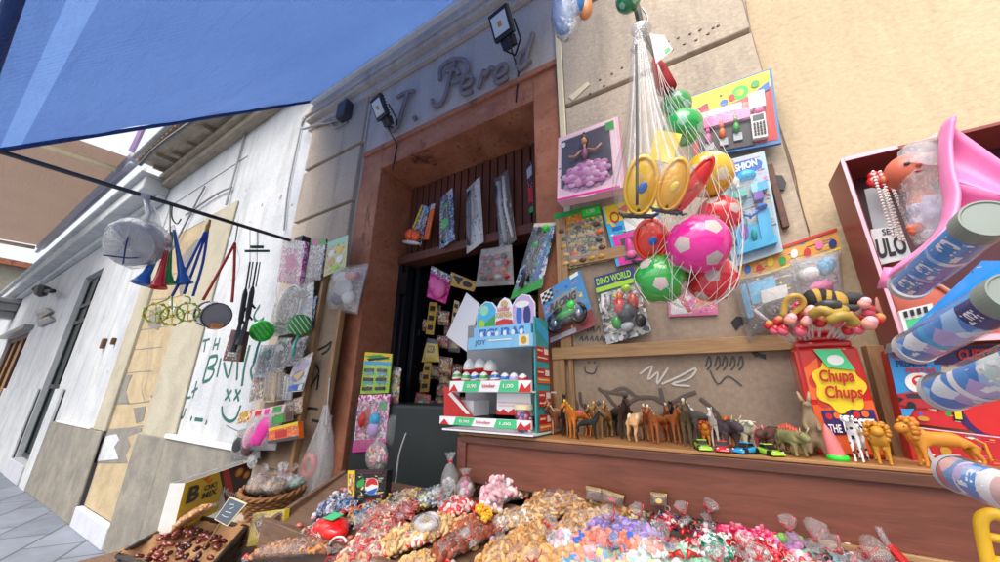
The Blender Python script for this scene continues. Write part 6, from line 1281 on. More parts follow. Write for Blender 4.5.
# ================================================================== lollipop tin
tf = pcard(806, 350, 876, 458, -.20)
X0, X1 = P(812, 458, -.2).x, P(880, 458, -.2).x; ZT = P(828, 347, -.2).z
X0 = P(800, 380, -.2).x; X1 = P(868, 380, -.2).x
lt = thing('lollipop_tin', 'large red and orange lollipop tin with a yellow flower logo standing on the shelf', 'lollipop tin', ((X0+X1)/2, -.15, ZS))
m = MB(); m.box(X0, X1, -.20, -.11, ZS, ZT); m.build('tin_body', 'g:#c81f1c', lt, bevel=.008)
c = Card([Vector((X0, -.2, ZT)), Vector((X1, -.2, ZT)), Vector((X1, -.2, ZS)), Vector((X0, -.2, ZS))]); c.n = Vector((0, -1, 0))
flower = [(.56+.36*math.cos(a)*(1+.09*math.cos(7*a)), .37+.24*math.sin(a)*(1+.09*math.cos(7*a))) for a in [math.radians(k*6) for k in range(60)]]
paste(c, 'tin_print', [('r', .06, .0, .10, .92, '#a01818'), ('p', [(.1, .55), (.98, .5), (.98, .96), (.1, .98)], '#dd5a22'), ('p', [(.1, .2), (.35, .1), (.3, .5), (.1, .5)], '#e0642a'), ('e', .2, .33, .07, .06, '#c23018'), ('e', .28, .52, .09, .06, '#c23018'), ('p', [(.2, .6), (.95, .58), (.97, .78), (.22, .82)], 'purple2'), ('e', .3, .65, .05, .03, 'red'), ('e', .42, .64, .05, .03, 'orange'), ('e', .56, .63, .05, .03, 'maroon'), ('e', .7, .63, .05, .03, 'red'), ('e', .82, .62, .05, .03, 'orange'), ('p', flower, 'yellow2'), ('r', .2, .88, .36, .97, 'silver'), ('r', .22, .89, .34, .91, 'navy'), ('r', .4, .03, .58, .05, 'cream')], lt)
paste(c, 'lettering', [('t', 'Chupa', .30, .22, .80, .37, '#b01818', {'shear': .15, 'bold': .03}), ('t', 'Chups', .32, .37, .86, .52, '#b01818', {'shear': .15, 'bold': .03}), ('c', [(.5, .56, .002), (.7, .54, .002), (.72, .52, .002)], .002, '#b01818'), ('t', 'THE', .24, .72, .42, .79, 'white', {'bold': .02}), ('t', 'BEST', .46, .66, .9, .78, 'white', {'bold': .04})], lt, h=.012)
c2 = sub(c, .3, .02, .85, .24, .010); mbx, msx = prims(c2, [('p', [(.02, .0), (.75, .02), (1, .95), (.3, .8)], 'neon2'), ('e', .55, .5, .22, .22, 'white')]); mbx.build('price_label', msx, lt)
m = MB(); zt_ = ZT
for k, (w_, h_) in enumerate(((.9, .018), (.72, .018), (.5, .016))):
    cx = (X0+X1)/2; hw = (X1-X0)/2*w_; m.box(cx-hw, cx+hw, -.19+.012*k, -.12, zt_, zt_+h_); zt_ += h_
m.build('lollipop_rack', 'g:#c01c1c', lt, bevel=.006)
lol = [(778, 322, .8), (783, 331, .9), (790, 320, .9), (800, 316, 1), (800, 331, 1), (810, 312, .9), (820, 322, 1), (836, 322, .9), (846, 316, .8), (858, 318, 1), (868, 312, .9), (869, 324, 1), (878, 320, .8), (774, 331, .7), (864, 304, .8)]
lol += [(768, 326, .7), (796, 308, .8), (806, 322, .8), (848, 330, .9), (858, 330, .8)]
lnames = ['leftmost', 'low left', 'upper left', 'left of the middle, upper', 'left of the middle, lower', 'topmost middle', 'central', 'right of centre', 'upper right of centre', 'right side', 'upper right', 'lower right', 'rightmost', 'lowest left', 'far left outer', 'highest right', 'outermost far left', 'lowest far left', 'small upper left', 'inner left', 'low middle', 'inner low left', 'low right of centre', 'inner right']
for i, (x, y, s_) in enumerate(lol):
    a = P(x, y, -.22-.02*(i % 3)); t = thing('lollipop', f'round wrapped lollipop on a stick, {lnames[i]} one above the tin', 'lollipop', a, 'wrapped lollipops fanned above the tin')
    cc = ('g:#d0202a', 'g:#e0607a', 's:#e8a090')[i % 3]; m = MB(); m.ball(a, .0145*s_*1.1, 14, 10, 0)
    m.ball(a+Vector((.004, -.003, .006)), (.0128*s_*1.1,)*3, 12, 8, 1); m.build('candy', [cc, ('s:peach', 'g:#c8323a', 's:#e8b0b8')[i % 3]], t, smooth=True)
    base = Vector(((X0+X1)/2+(a.x-(X0+X1)/2)*.55, -.16, ZT+.02)); m = MB(); m.tube([a, base], .0032, 6); m.build('stick', 'white', t)
    d_ = (base-a).normalized(); m = MB(); m.lathe([(.018*s_, .006), (.03*s_, .011)], a, d_, 8); m.build('wrapper_skirt', 'clear', t)
def soft_toy(lb, paths, nm='rubber_snake', cat='rubber toy', Y=-.26):
    cen = P(paths[0][0][0][0], paths[0][0][0][1], Y); t = thing(nm, lb, cat, cen)
    for k, (l, r, col) in enumerate(paths): m = MB(); stroke(m, [P(x, y, Y+d_) for x, y, d_ in l], r, world=True, n=10); m.build('coil', col, t, smooth=True)
soft_toy('yellow rubber loop toy draped at the left above the tin', [([(783, 316, 0), (786, 302, -.01), (793, 296, -.02), (801, 298, -.01), (803, 305, 0), (795, 312, .01), (788, 318, .01)], .008, 's:#c8a048')], 'rubber_loop')
t = thing('plush_bee', 'black and yellow striped plush toy lying on top of the lollipops', 'plush toy', P(830, 310, -.24))
m = MB(); 
for k in range(6):
    m.ball(P(812+5*k, 300-1.5*math.sin(k), -.24), (.022, .026, .028), 14, 10, k % 2)
m.build('body', ['x:#1c1a18', 'x:#b8903a'], t, smooth=True)
m = MB(); m.ball(P(849, 299, -.23), (.034, .02, .018), 14, 10, 0); m.ball(P(844, 309, -.26), (.03, .02, .012), 12, 8, 0); m.build('wing', 'x:dgrey', t, smooth=True)
t = thing('rubber_lizard', 'olive and tan rubber lizards heaped between the lollipops', 'rubber toy', P(835, 318, -.26))
m = MB()
for l, mi in (([(810, 316, 0), (822, 310, -.02), (834, 314, -.02), (846, 308, 0)], 0), ([(828, 322, -.02), (840, 316, -.03), (850, 318, -.02), (856, 326, -.01)], 0), ([(818, 308, 0), (828, 304, -.02), (840, 306, -.01)], 1)):
    stroke(m, [P(x, y, -.27+d_) for x, y, d_ in l], [.006]+[.013]*(4*(len(l)-1)-1)+[.006], world=True, n=10, m=mi)
m.build('body', ['s:#a88c3c', 's:#3a3c40'], t, smooth=True)

# ================================================================== red framed baby doll box at the right
BYF = -.21
a, b, d_ = P(856, 156, BYF), P(884, 344, BYF), P(1004, 140, BYF)
ZT2, ZB2 = a.z, b.z; XL2 = (a.x+b.x)/2; XR2 = P(1010, 250, BYF).x+.25
bb = thing('baby_doll_box', 'deep red framed window box with a baby doll set, hanging on the beige wall', 'doll box', ((XL2+XR2)/2, -.15, ZB2))
m = MB(); th = .010
m.box(XL2, XL2+th, BYF, -.06, ZB2, ZT2); m.box(XL2+th, XR2, BYF, -.06, ZB2, ZB2+th); m.box(XL2+th, XR2, BYF, -.06, ZT2-th, ZT2); m.box(XL2+th, XR2, -.07, -.06, ZB2+th, ZT2-th)
m.build('outer_carton', '#8a3a34', bb, bevel=.001)
m = MB(); m.box(XL2+th+.001, XR2, -.0765, -.071, ZB2+th+.001, ZT2-th-.001); m.build('inner_back', 'maroon', bb)
m = MB(); m.box(XL2-.002, XL2+.006, BYF-.004, BYF-.0005, ZB2, ZT2); m.box(XL2+.007, XR2, BYF-.004, BYF-.0005, ZB2-.002, ZB2+.012); m.box(XL2+.007, P(898, 150, BYF).x, BYF-.004, BYF-.0005, ZT2-.010, ZT2+.002); m.build('front_edge', 'palepink', bb)
m = MB(); m.box(XL2+.012, XR2, BYF+.001, BYF+.004, ZB2+.011, ZB2+.045); m.build('red_sill', '#c8605a', bb)
# white inner card with lettering
fc = Card(quadpts([(866, 188), (884, 184), (906, 240), (878, 244)], -.16)); m = MB()
q = [(864, 190), (880, 186), (902, 250), (880, 262)]; fc = Card(quadpts(q, -.15)); fc.box(m, 0, 0, 1, 1, 0, .003); m.build('inner_card', 'silver', bb)
fc3 = Card(quadpts([(870, 230), (900, 226), (912, 258), (876, 266)], -.155)); m = MB(); fc3.box(m, 0, 0, 1, 1, 0, .004); m.build('name_card', 'cardwhite', bb)
c3 = Card([fc3.at(0, 0, .004), fc3.at(1, 0, .004), fc3.at(1, 1, .004), fc3.at(0, 1, .004)]); c3.n = fc3.n
paste(c3, 'lettering', [('t', 'SET', .35, .04, .8, .22, 'dgrey', {'bold': .02}), ('t', 'ULO', .08, .3, .95, .85, 'dgrey', {'bold': .04})], bb)
# red hanger with beaded cords
t = thing('red_comb_set', 'red plastic comb with white beaded strands inside the doll box', 'comb', P(884, 182, -.2))
m = MB(); c = P(883, 180, -.2); m.ball(c, (.035, .012, .025), 14, 10); m.ball(P(874, 176, -.2), (.015, .01, .015), 10, 8); m.ball(P(893, 186, -.2), (.02, .01, .02), 10, 8); m.build('comb', 'g:red', t, smooth=True)
m = MB()
for (x0, y0, x1, y1) in ((873, 172, 893, 235), (880, 172, 904, 240), (887, 174, 912, 236), (892, 186, 918, 244), (884, 190, 900, 240)):
    p, q = P(x0, y0, -.215), P(x1, y1, -.215)
    for k in range(22): m.ball(p+(q-p)*k/21, .0042, 8, 5)
m.build('beaded_strand', 's:#e8dcd6', t, smooth=True)
# baby doll: one continuous body
def skin_figure(name, verts, edges, radii, material, parent, sub_=2, origin=None):
    me = bpy.data.meshes.new(name); base = wloc(parent); me.from_pydata([Vector(v)-base for v in verts], edges, []); o = bpy.data.objects.new(name, me); COL.objects.link(o)
    md = o.modifiers.new('skin', 'SKIN'); md.use_smooth_shade = True
    for i, r in enumerate(radii): me.skin_vertices[0].data[i].radius = (r, r) if not isinstance(r, tuple) else r
    me.skin_vertices[0].data[0].use_root = True
    s_ = o.modifiers.new('subsurf', 'SUBSURF'); s_.levels = sub_; s_.render_levels = sub_
    dg = bpy.context.evaluated_depsgraph_get(); dg.update(); nm = bpy.data.meshes.new_from_object(o.evaluated_get(dg)); bpy.data.objects.remove(o)
    nm.name = name; nm.materials.clear(); nm.materials.append(mat(material)); nm.polygons.foreach_set('use_smooth', [True]*len(nm.polygons))
    o = bpy.data.objects.new(name, nm); COL.objects.link(o); o.parent = parent; return o
dd_ = thing('baby_doll', 'baby doll with orange pink face in a clear bag, lilac cloth around the body', 'doll', P(925, 220, -.26))
DY = -.27
def D_(x, y, dy=0): return P(x, y, DY+dy)
V = [D_(925, 205), D_(918, 190), D_(915, 172, -.01), D_(932, 218), D_(940, 240), D_(918, 214, -.02), D_(921, 226, -.03), D_(914, 229, -.04), D_(908, 225, -.045), D_(908, 230, -.045), D_(910, 233, -.045), D_(912, 236, -.04), D_(906, 227.5, -.045)]
E_ = [(0, 1), (1, 2), (0, 3), (3, 4), (0, 5), (5, 6), (6, 7), (7, 8), (7, 9), (7, 10), (7, 11), (7, 12)]
skin_figure('body', V, E_, [.036, .02, .028, .038, .03, .017, .013, .011, .0045, .0045, .0045, .0045, .0045], 's:#c8664a', dd_)
m = MB(); hc = D_(912, 172, -.02); m.ball(hc, (.052, .045, .05), 20, 14)
m.ball(hc+Vector((-.004, -.048, -.006)), (.006, .006, .006), 8, 6); m.ball(hc+Vector((-.054, 0, -.005)), (.008, .008, .012), 8, 6); m.build('head', 's:#c8664a', dd_, smooth=True)
m = MB(); m.ball(hc+Vector((-.02, -.042, .006)), (.007, .004, .005), 8, 6, 0); m.ball(hc+Vector((.015, -.043, .006)), (.007, .004, .005), 8, 6, 0); m.ball(hc+Vector((-.003, -.046, -.022)), (.012, .004, .004), 8, 6, 1); m.build('face', ['dgrey', '#a83a3a'], dd_, smooth=True)
m = MB(); cc0 = D_(938, 218, -.02); m.ball(cc0, (.052, .04, .062), 48, 32)
for i in range(len(m.v)):
    q_ = m.v[i]-cc0; m.v[i] = cc0+q_*(1+.09*math.sin(q_.x*190+q_.z*70)+.06*math.sin(q_.z*160-q_.x*60+1))
m.build('lilac_cloth', 'x:#b9b0cf', dd_, smooth=True)
m = MB(); blade(m, [(903, 938, 148), (901, 948, 160), (898, 955, 180), (900, 958, 205), (908, 958, 230), (915, 950, 246)], DY-.03, dep=.05); m.build('bag', 'bag', dd_, smooth=True)
m = MB(); sheetgrid(m, P(898, 152, -.31), P(948, 130, -.33), P(950, 168, -.34), P(898, 167, -.32), 8, 5, lambda u, v: Vector((0, -.02*math.sin(3.14*u), .006*math.sin(9*u+6*v)))); m.build('veil', 'milkveil', dd_, smooth=True)
# pink doll bathtub
bt = thing('pink_doll_bathtub', 'bright pink plastic doll bathtub hanging across the doll box', 'doll bathtub', P(940, 230, -.36))
TYY = -.37
m = MB()
band = [(952, 128, 16, 'a'), (945, 150, 14, 0), (948, 175, 13, 0), (955, 196, 13, 0), (950, 222, 14, 0), (930, 243, 14, 0), (908, 259, 14, 0), (890, 272, 12, 0), (886, 276, 6, 0)]
cen = [P(948, 124, TYY), P(945, 148, TYY), P(947, 176, TYY-.01), P(953, 200, TYY-.02), P(948, 226, TYY-.03), P(930, 246, TYY-.03), P(908, 262, TYY-.02), P(892, 272, TYY-.01), P(886, 282, TYY)]
wid = [.030, .026, .027, .030, .032, .033, .030, .022, .012]
out = []
for i in range(len(cen)-1):
    for k in range(5): f = k/5; out.append((cen[i]*(1-f)+cen[i+1]*f, wid[i]*(1-f)+wid[i+1]*f))
out.append((cen[-1], wid[-1]))
for _ in range(3): out = [out[0]]+[((out[i-1][0]+out[i][0]*2+out[i+1][0])/4, out[i][1]) for i in range(1, len(out)-1)]+[out[-1]]
m.tube([p for p, w in out], [w for p, w in out], 14, 0, flat=.3)
m.build('tub_rim', 's:#ec86b8', bt, smooth=True)
m = MB(); sheetgrid(m, P(950, 124, TYY), P(1012, 168, TYY-.03), P(1012, 200, TYY-.05), P(954, 182, TYY-.02), 12, 8, lambda u, v: Vector((0, .03*math.sin(3.14*v), 0))); sheetgrid(m, P(954, 182, TYY-.02), P(1012, 196, TYY-.05), P(985, 214, TYY-.05), P(950, 224, TYY-.03), 10, 8, lambda u, v: Vector((0, .04*math.sin(3.14*v), 0)))
o = m.build('tub_shell', 's:#e47cb0', bt, smooth=True); sd = o.modifiers.new('thickness', 'SOLIDIFY'); sd.thickness = .004
m = MB(); l = [P(892, 268, TYY-.01), P(888, 285, TYY), P(905, 286, TYY), P(925, 272, TYY), P(945, 258, TYY)]; m.tube(l, [.014, .02, .024, .022, .012], 12); m.build('tub_foot', 's:#ec86b8', bt, smooth=True)
m = MB(); m.box(P(903, 276, TYY).x, P(913, 276, TYY).x, TYY-.035, TYY-.03, P(905, 284, TYY).z, P(905, 272, TYY).z); m.build('sticker', 'red', bt)
# orange plastic piece and toy piano behind
t = thing('coral_toy_shell', 'coral orange moulded toy tray at the bottom of the red box', 'toy tray', P(905, 300, -.2))
m = MB(); m.ball(P(916, 304, -.13), (.075, .02, .065), 24, 16); m.ball(P(900, 272, -.13), (.03, .018, .04), 20, 12); m.build('tray', 's:#d8705a', t, smooth=True)
m = MB(); c = P(916, 304, -.145); m.tube([c+Vector((.073*math.cos(k*.35), 0, .063*math.sin(k*.35))) for k in range(19)], .006, 8); m.build('rim', 's:#e0a08c', t, smooth=True)
tp, tc = pkg('toy_piano', 'white toy keyboard with green panel in the bottom of the red box', 'toy piano', [(897, 312), (930, 304), (934, 328), (903, 334)], -.215, .012, 'cardwhite', [('panel', [('r', .12, .45, .62, .98, 'neon2'), ('p', [(.55, .98), (.9, .3), (.98, .98)], 'blue')]), ('black_key', [('x', .1+.2*k, .08, .2+.2*k, .34, .002, .006, 'black') for k in range(4)])])
pkg('blue_toy_sachet', 'flat glossy blue toy packet wedged between the clear tubes', 'toy packet', [(985, 262), (1010, 262), (1010, 285), (908, 334)], [-.42, -.46, -.46, -.36], .006, 'blue3', [('print', [('p', [(.2, .5), (.35, .2), (.3, .6)], 'palepink'), ('e', .3, .75, .04, .1, 'white'), ('e', .5, .6, .04, .1, 'white'), ('e', .2, .85, .03, .06, 'cyan')])])
# clear tubes
def toy_tube(p_cap, p_end, r, lb, labcol, rings, capk='tubecap', words='Tubi'):
    """transparent tube of toys; cap end and far end are world points"""
    p_cap, p_end = Vector(p_cap), Vector(p_end); ax = (p_end-p_cap); L = ax.length; ax.normalize()
    t = thing('toy_tube', lb, 'toy tube', (p_cap+p_end)/2, 'clear toy tubes at the right edge')
    m = MB(); m.lathe([(0, r), (L, r)], p_cap, ax, 32); m.build('clear_tube', 'blister', t, smooth=True)
    m = MB(); m.lathe([(-.010, 0), (-.010, r*.9), (-.012, r*.95), (-.012, r*1.04), (.0, r*1.06), (.018, r*1.05), (.018, r*1.0)], p_cap, ax, 36); m.build('cap', capk, t)
    m = MB(); m.lathe([(L-.01, r*1.02), (L+.004, r*1.02), (L+.004, 0)], p_cap, ax, 32); m.build('end_cap', 'silver', t)
    u = (EYE-p_cap); u = (u-ax*u.dot(ax)).normalized(); w = ax.cross(u)
    m = MB(); rr = r*.965; n = 20; a0, a1 = labcol[1]
    vs, fs, ms = [], [], []
    seg = labcol[2]
    for i in range(len(seg)):
        for j in range(n+1):
            an = math.radians(a0+(a1-a0)*j/n); vs.append(p_cap+ax*L*seg[i][0]+(u*math.cos(an)+w*math.sin(an))*rr)
    for i in range(len(seg)-1):
        for j in range(n): fs.append([i*(n+1)+j, i*(n+1)+j+1, (i+1)*(n+1)+j+1, (i+1)*(n+1)+j]); ms.append(seg[i][1])
    m._a(vs, fs, ms); m.build('label', labcol[0], t, smooth=True)
    pts, fs, asp = text_geo(words, .2, .03); m = MB()
    for (f0, f1, ac, hgt, col) in rings:
        h2 = hgt/2; vs = []
        for x, y in pts: an = math.radians(ac)+(y-.5)*hgt/r*-1; vs.append(p_cap+ax*L*(f1+(f0-f1)*x)+(u*math.cos(an)+w*math.sin(an))*r*.985)
        m._a(vs, fs, 0)
    m.build('lettering', 'cardwhite', t)
    m = MB()
    for k in range(26):
        an, q = random.uniform(0, 6.28), r*.6*math.sqrt(random.random()); m.ball(p_cap+ax*L*random.uniform(.05, .95)+(u*math.cos(an)+w*math.sin(an))*q, (r*.28, r*.2, r*.22), 8, 6, k % 4)
    m.build('contents', ['s:lilac', 's:#6a4a3c', 's:silver', 's:palepink'], t, smooth=True)['kind'] = 'stuff'
    return t
def tubep(px0, py0, px1, py1, Y0, Y1): return P(px0, py0, Y0), P(px1, py1, Y1)
a, b = tubep(984, 222, 908, 286, -.70, -.46)
toy_tube(a, b, .030, 'top clear toy tube with blue label and grey cap at the right edge', (['blue3', 'blueprint', 'lilac'], (-70, 60), [(.06, 0), (.36, 1), (.40, 0), (.64, 1), (.68, 0), (.93, 0)]), [(.10, .34, 0, .040, 0), (.44, .62, 0, .032, 0), (.70, .92, 0, .032, 0)])
a, b = tubep(1012, 296, 914, 348, -.72, -.50)
toy_tube(a, b, .030, 'second clear toy tube below the blue sachet, lilac and blue label', (['blueprint', 'navy', 'cyan'], (-70, 50), [(.05, 1), (.25, 0), (.60, 2), (.66, 0), (.95, 0)]), [(.12, .24, 0, .02, 0), (.70, .9, 0, .025, 0)])
a, b = tubep(1062, 352, 944, 392, -.76, -.54)
toy_tube(a, b, .032, 'third clear toy tube with greenish film and blue round emblem', (['greenlab', 'blueprint', 'cardwhite'], (-80, 50), [(.1, 0), (.35, 1), (.6, 2), (.66, 1), (.95, 1)]), [(.12, .5, 0, .04, 0)])
a, b = tubep(1070, 512, 958, 474, -.74, -.54)
toy_tube(a, b, .029, 'bottom red and white toy tube pointing down at the right edge', (['cardwhite', 'redlab', 'blueprint'], (-80, 60), [(.05, 1), (.35, 0), (.5, 2), (.75, 1), (.96, 0)]), [(.4, .7, 0, .03, 0)])

# ================================================================== boxed cakes behind the animals
cb, cc_ = pkg('cereal_box', 'upper red and purple snack carton with a blue prize corner and red car', 'carton', [(880, 352), (1006, 346), (1014, 436), (895, 421)], -.10, .05, '#c01f2a', [
    ('print', [('p', [(0, .0), (.42, .0), (.42, .28), (.22, .62), (0, .62)], 'blue4'), ('p', [(.36, 0), (1, 0), (1, .22), (.36, .22)], 'purple2'), ('p', [(.42, .24), (1, .24), (1, .8), (.56, .88), (.34, .66)], 'cream'), ('e', .74, .66, .30, .42, 'purple2'), ('e', .74, .70, .22, .32, 'red'), ('p', [(.36, .52), (.42, .50), (.49, .64), (.54, .5), (.60, .52), (.52, .76), (.52, .9), (.44, .9), (.45, .74)], 'black'), ('p', [(.37, .53), (.42, .52), (.49, .66), (.53, .52), (.58, .53), (.51, .74), (.51, .88), (.455, .88), (.455, .74)], 'yellow2'), ('e', .22, .46, .13, .14, 'white'), ('e', .22, .44, .07, .08, 'red'), ('e', .22, .42, .045, .03, 'white'), ('p', [(.0, .62), (.06, .60), (.12, .58), (.26, .58), (.36, .68), (.38, .76), (.1, .80), (0, .76)], '#a8242c'), ('p', [(.07, .62), (.13, .60), (.24, .60), (.28, .66), (.08, .67)], '#2a2a34'), ('p', [(0, .66), (.05, .68), (.0, .74)], 'black'), ('e', .10, .77, .04, .06, 'black'), ('e', .33, .74, .03, .05, 'black'), ('p', [(0, .82), (.12, .80), (.04, .95), (0, .96)], 'blue4'), ('e', .18, .92, .05, .03, 'gold')]),
    ('lettering', [('t', 'GANA', .03, .05, .15, .13, 'red', {'bold': .04}), ('t', 'PREMIOS', .05, .15, .30, .24, 'navy', {'bold': .04}), ('t', 'FIESTAS', .12, .26, .36, .33, 'red', {'bold': .03}), ('t', 'CUESTA', .55, .04, .86, .17, 'red', {'bold': .05}), ('t', 'RELLENO DE CHOCO', .50, .28, .98, .36, 'white', {'bold': .02, 'arc': .05})])])
pkg('cereal_box', 'lower plain red snack carton behind the walking toy lion', 'carton', [(897, 424), (1014, 438), (1016, 478), (906, 465)], -.12, .05, '#b81f24', [('print', [('r', 0, .0, 1, .03, 'palepink'), ('e', .14, .22, .07, .2, '#5a4a44'), ('p', [(.12, .4), (.16, .4), (.24, .95), (.19, .95)], 'silver'), ('e', .32, .5, .05, .1, 'gold')])])
t = pkg('grey_box_end', 'grey cardboard box end between the tin and the red doll box', 'box', [(886, 344), (912, 340), (916, 352), (884, 354)], -.14, .05, 'grey', [('print', [('e', .6, .5, .05, .12, 'dgrey')])])
# yellow handle bottom right
yh = thing('yellow_toy_handle', 'yellow plastic ladder shaped toy handle at the bottom right corner', 'toy handle', P(992, 545, -.5))
m = MB()
HYY = -.5
stroke(m, [P(x, y, HYY) for x, y in ((992, 575), (986, 552), (981, 527), (982, 518), (988, 514), (996, 514), (1004, 518))], .009, world=True, n=10); m.build('rail', 's:#e0b020', yh, smooth=True)
for (x0, y0, x1, y1) in ((986, 536, 1006, 540), (991, 560, 1010, 562)): m = MB(); m.tube([P(x0, y0, HYY), P(x1, y1, HYY)], .007, 8); m.build('rung', 's:#e0b020', yh, smooth=True)

# ================================================================== toy animals and cars on the shelf
_proto = {}
def quad_pts(kind):
    """skeleton in units of standing height; x forward"""
    K = dict(horse=dict(b=.115, leg=.62, neck=(.52, .93), head=(.62, .98), muz=(.80, .84), L=.36, nr=.07, hr=.062, mr=.045),
        cow=dict(b=.16, leg=.60, neck=(.55, .80), head=(.64, .84), muz=(.80, .74), L=.42, nr=.09, hr=.08, mr=.06),
        pig=dict(b=.24, leg=.52, neck=(.55, .60), head=(.68, .62), muz=(.86, .52), L=.42, nr=.18, hr=.15, mr=.10),
        sheep=dict(b=.23, leg=.58, neck=(.46, .78), head=(.58, .84), muz=(.72, .76), L=.34, nr=.12, hr=.10, mr=.06),
        dog=dict(b=.10, leg=.62, neck=(.36, .88), head=(.46, .94), muz=(.66, .88), L=.30, nr=.065, hr=.085, mr=.05),
        lion=dict(b=.16, leg=.56, neck=(.48, .80), head=(.60, .84), muz=(.76, .76), L=.46, nr=.16, hr=.15, mr=.09),
        dino=dict(b=.20, leg=.50, neck=(.50, .62), head=(.68, .60), muz=(.92, .50), L=.42, nr=.13, hr=.13, mr=.08))[kind]
    L, lg, b = K['L'], K['leg'], K['b']; z = lg+.02
    V = [(-.0, 0, z), (-L, 0, z+.02), (L*.9, 0, z+.03), (K['neck'][0]*.94, 0, (z+K['neck'][1])/2+.02), (K['neck'][0], 0, K['neck'][1]), (K['head'][0], 0, K['head'][1]), (K['muz'][0], 0, K['muz'][1])]
    R = [b*1.08, b*1.0, b*.98, K['nr']*1.25, K['nr'], K['hr'], K['mr']]; E = [(0, 1), (0, 2), (2, 3), (3, 4), (4, 5), (5, 6)]
    for sx in (-1, 1):
        i = len(V); V += [(-L-.01, sx*b*.62, z-.14), (-L+.03, sx*b*.68, z*.60), (-L-.07, sx*b*.68, z*.36), (-L-.03, sx*b*.68, .05), (-L+.0, sx*b*.68, .015)]; R += [b*.60, b*.40, b*.24, b*.20, b*.26]; E += [(1, i), (i, i+1), (i+1, i+2), (i+2, i+3), (i+3, i+4)]
        i = len(V); V += [(L*.88, sx*b*.60, z-.14), (L*.90, sx*b*.62, z*.45), (L*.92, sx*b*.62, .05), (L*.96, sx*b*.62, .015)]; R += [b*.50, b*.28, b*.20, b*.26]; E += [(2, i), (i, i+1), (i+1, i+2), (i+2, i+3)]
    return K, V, E, R
def animal(kind, loc, H, yaw, col, lb, cat, mane=None, tail=None, patchm=None, group='toy animals lined up on the shelf', name=None, saddle=None, horns=False, pitch=0):
    K, V, E, R = quad_pts(kind); t = thing(name or 'toy_'+kind, lb, cat, loc, group); loc = Vector(loc)
    if kind == 'dog': V = [(x, y, z) for x, y, z in V]
    rz = Matrix.Rotation(yaw, 3, 'Z') @ Matrix.Rotation(pitch, 3, 'Y')
    key = (kind, round(H, 3)); f = lambda p: loc+rz @ (Vector(p)*H)
    bd_ = skin_figure('body', [f(v) for v in V], E, [r*H for r in R], col, t, 2)
    hx, hz = K['head']; mx_, mz = K['muz']; b = K['b']
    m = MB()
    for s in (-1, 1):
        if kind in ('horse',): m.tube([f((hx-.03, s*.04, hz+.05)), f((hx-.03, s*.055, hz+.14))], [.022*H, .006*H], 6)
        elif kind == 'cow' or kind == 'sheep' : m.ball(f((hx-.03, s*.13, hz+.02)), (.05*H, .05*H, .02*H), 8, 6, 0)
        elif kind in ('pig',): m.ball(f((hx-.02, s*.11, hz+.12)), (.03*H, .045*H, .05*H), 8, 6, 0)
        elif kind == 'dog': m.ball(f((hx-.02, s*.09, hz-.02)), (.035*H, .02*H, .07*H), 8, 6, 0)
        elif kind == 'lion': m.ball(f((hx-.02, s*.13, hz+.12)), (.035*H,)*3, 8, 6, 0)
        else: m.tube([f((hx, s*.08, hz+.08)), f((hx+.12, s*.12, hz+.25))], [.03*H, .004*H], 6)
    m.build('ear' if kind != 'dino' else 'horn', col if kind != 'dino' else 'cream', t, smooth=True)
    if horns:
        m = MB()
        for s in (-1, 1): m.tube([f((hx-.02, s*.07, hz+.06)), f((hx-.01, s*.15, hz+.10)), f((hx+.04, s*.17, hz+.2))], [.02*H, .016*H, .004*H], 6)
        m.build('horn', 'cream', t, smooth=True)
    m = MB()
    for s in (-1, 1): m.ball(f((hx+.04, s*K['hr']*.85, hz+.01)), .014*H, 8, 6)
    m.build('eye', 'black', t, smooth=True)
    if mane:
        m = MB(); nx, nz = K['neck']
        if kind == 'lion':
            for k in range(26): an = k*.49; r_ = .17+.03*(k % 3); m.ball(f((nx-.02+.05*(k % 2), r_*math.cos(an), nz+r_*math.sin(an))), (.07*H, .06*H, .07*H), 8, 6)
        else:
            for k in range(7): q = k/6; m.ball(f((K['L']*.75+(hx-.02-K['L']*.75)*q, (.012 if k % 2 else -.012), K['leg']+.14+(hz+.07-K['leg']-.14)*q)), (.04*H, .02*H, .05*H), 8, 6)
        m.build('mane', mane, t, smooth=True)
    if tail:
        L = K['L']; zz = K['leg']; m = MB()
        if kind == 'dino': m.tube([f((-L, 0, zz)), f((-L-.25, 0, zz-.12)), f((-L-.5, 0, zz-.3))], [b*H*.8, b*H*.4, .01*H], 10)
        else: m.tube([f((-L-b*.7, 0, zz+.06)), f((-L-b-.08, 0, zz-.02)), f((-L-b-.09, 0, zz-.3)), f((-L-b-.06, 0, zz-.42))], [.022*H, .03*H, .032*H, .008*H], 8)
        m.build('tail', tail, t, smooth=True)
    if saddle:
        m = MB(); m.ball(f((0, 0, K['leg']+b*.62)), (.24*H, b*H*1.02, .09*H), 14, 10, 0, rz); m.build('back_blanket', saddle, t, smooth=True)
    if patchm:
        m = MB()
        for (x, s, z, r) in patchm[1]: m.ball(f((x, s*b*.78, z)), (r*H, b*.34*H, r*H), 12, 8, 0, rz)
        m.build('patch', patchm[0], t, smooth=True)
    return t
SH = lambda px, py: PZ(px, py, ZS)
F = -math.pi/2   # facing the street
rad = math.radians
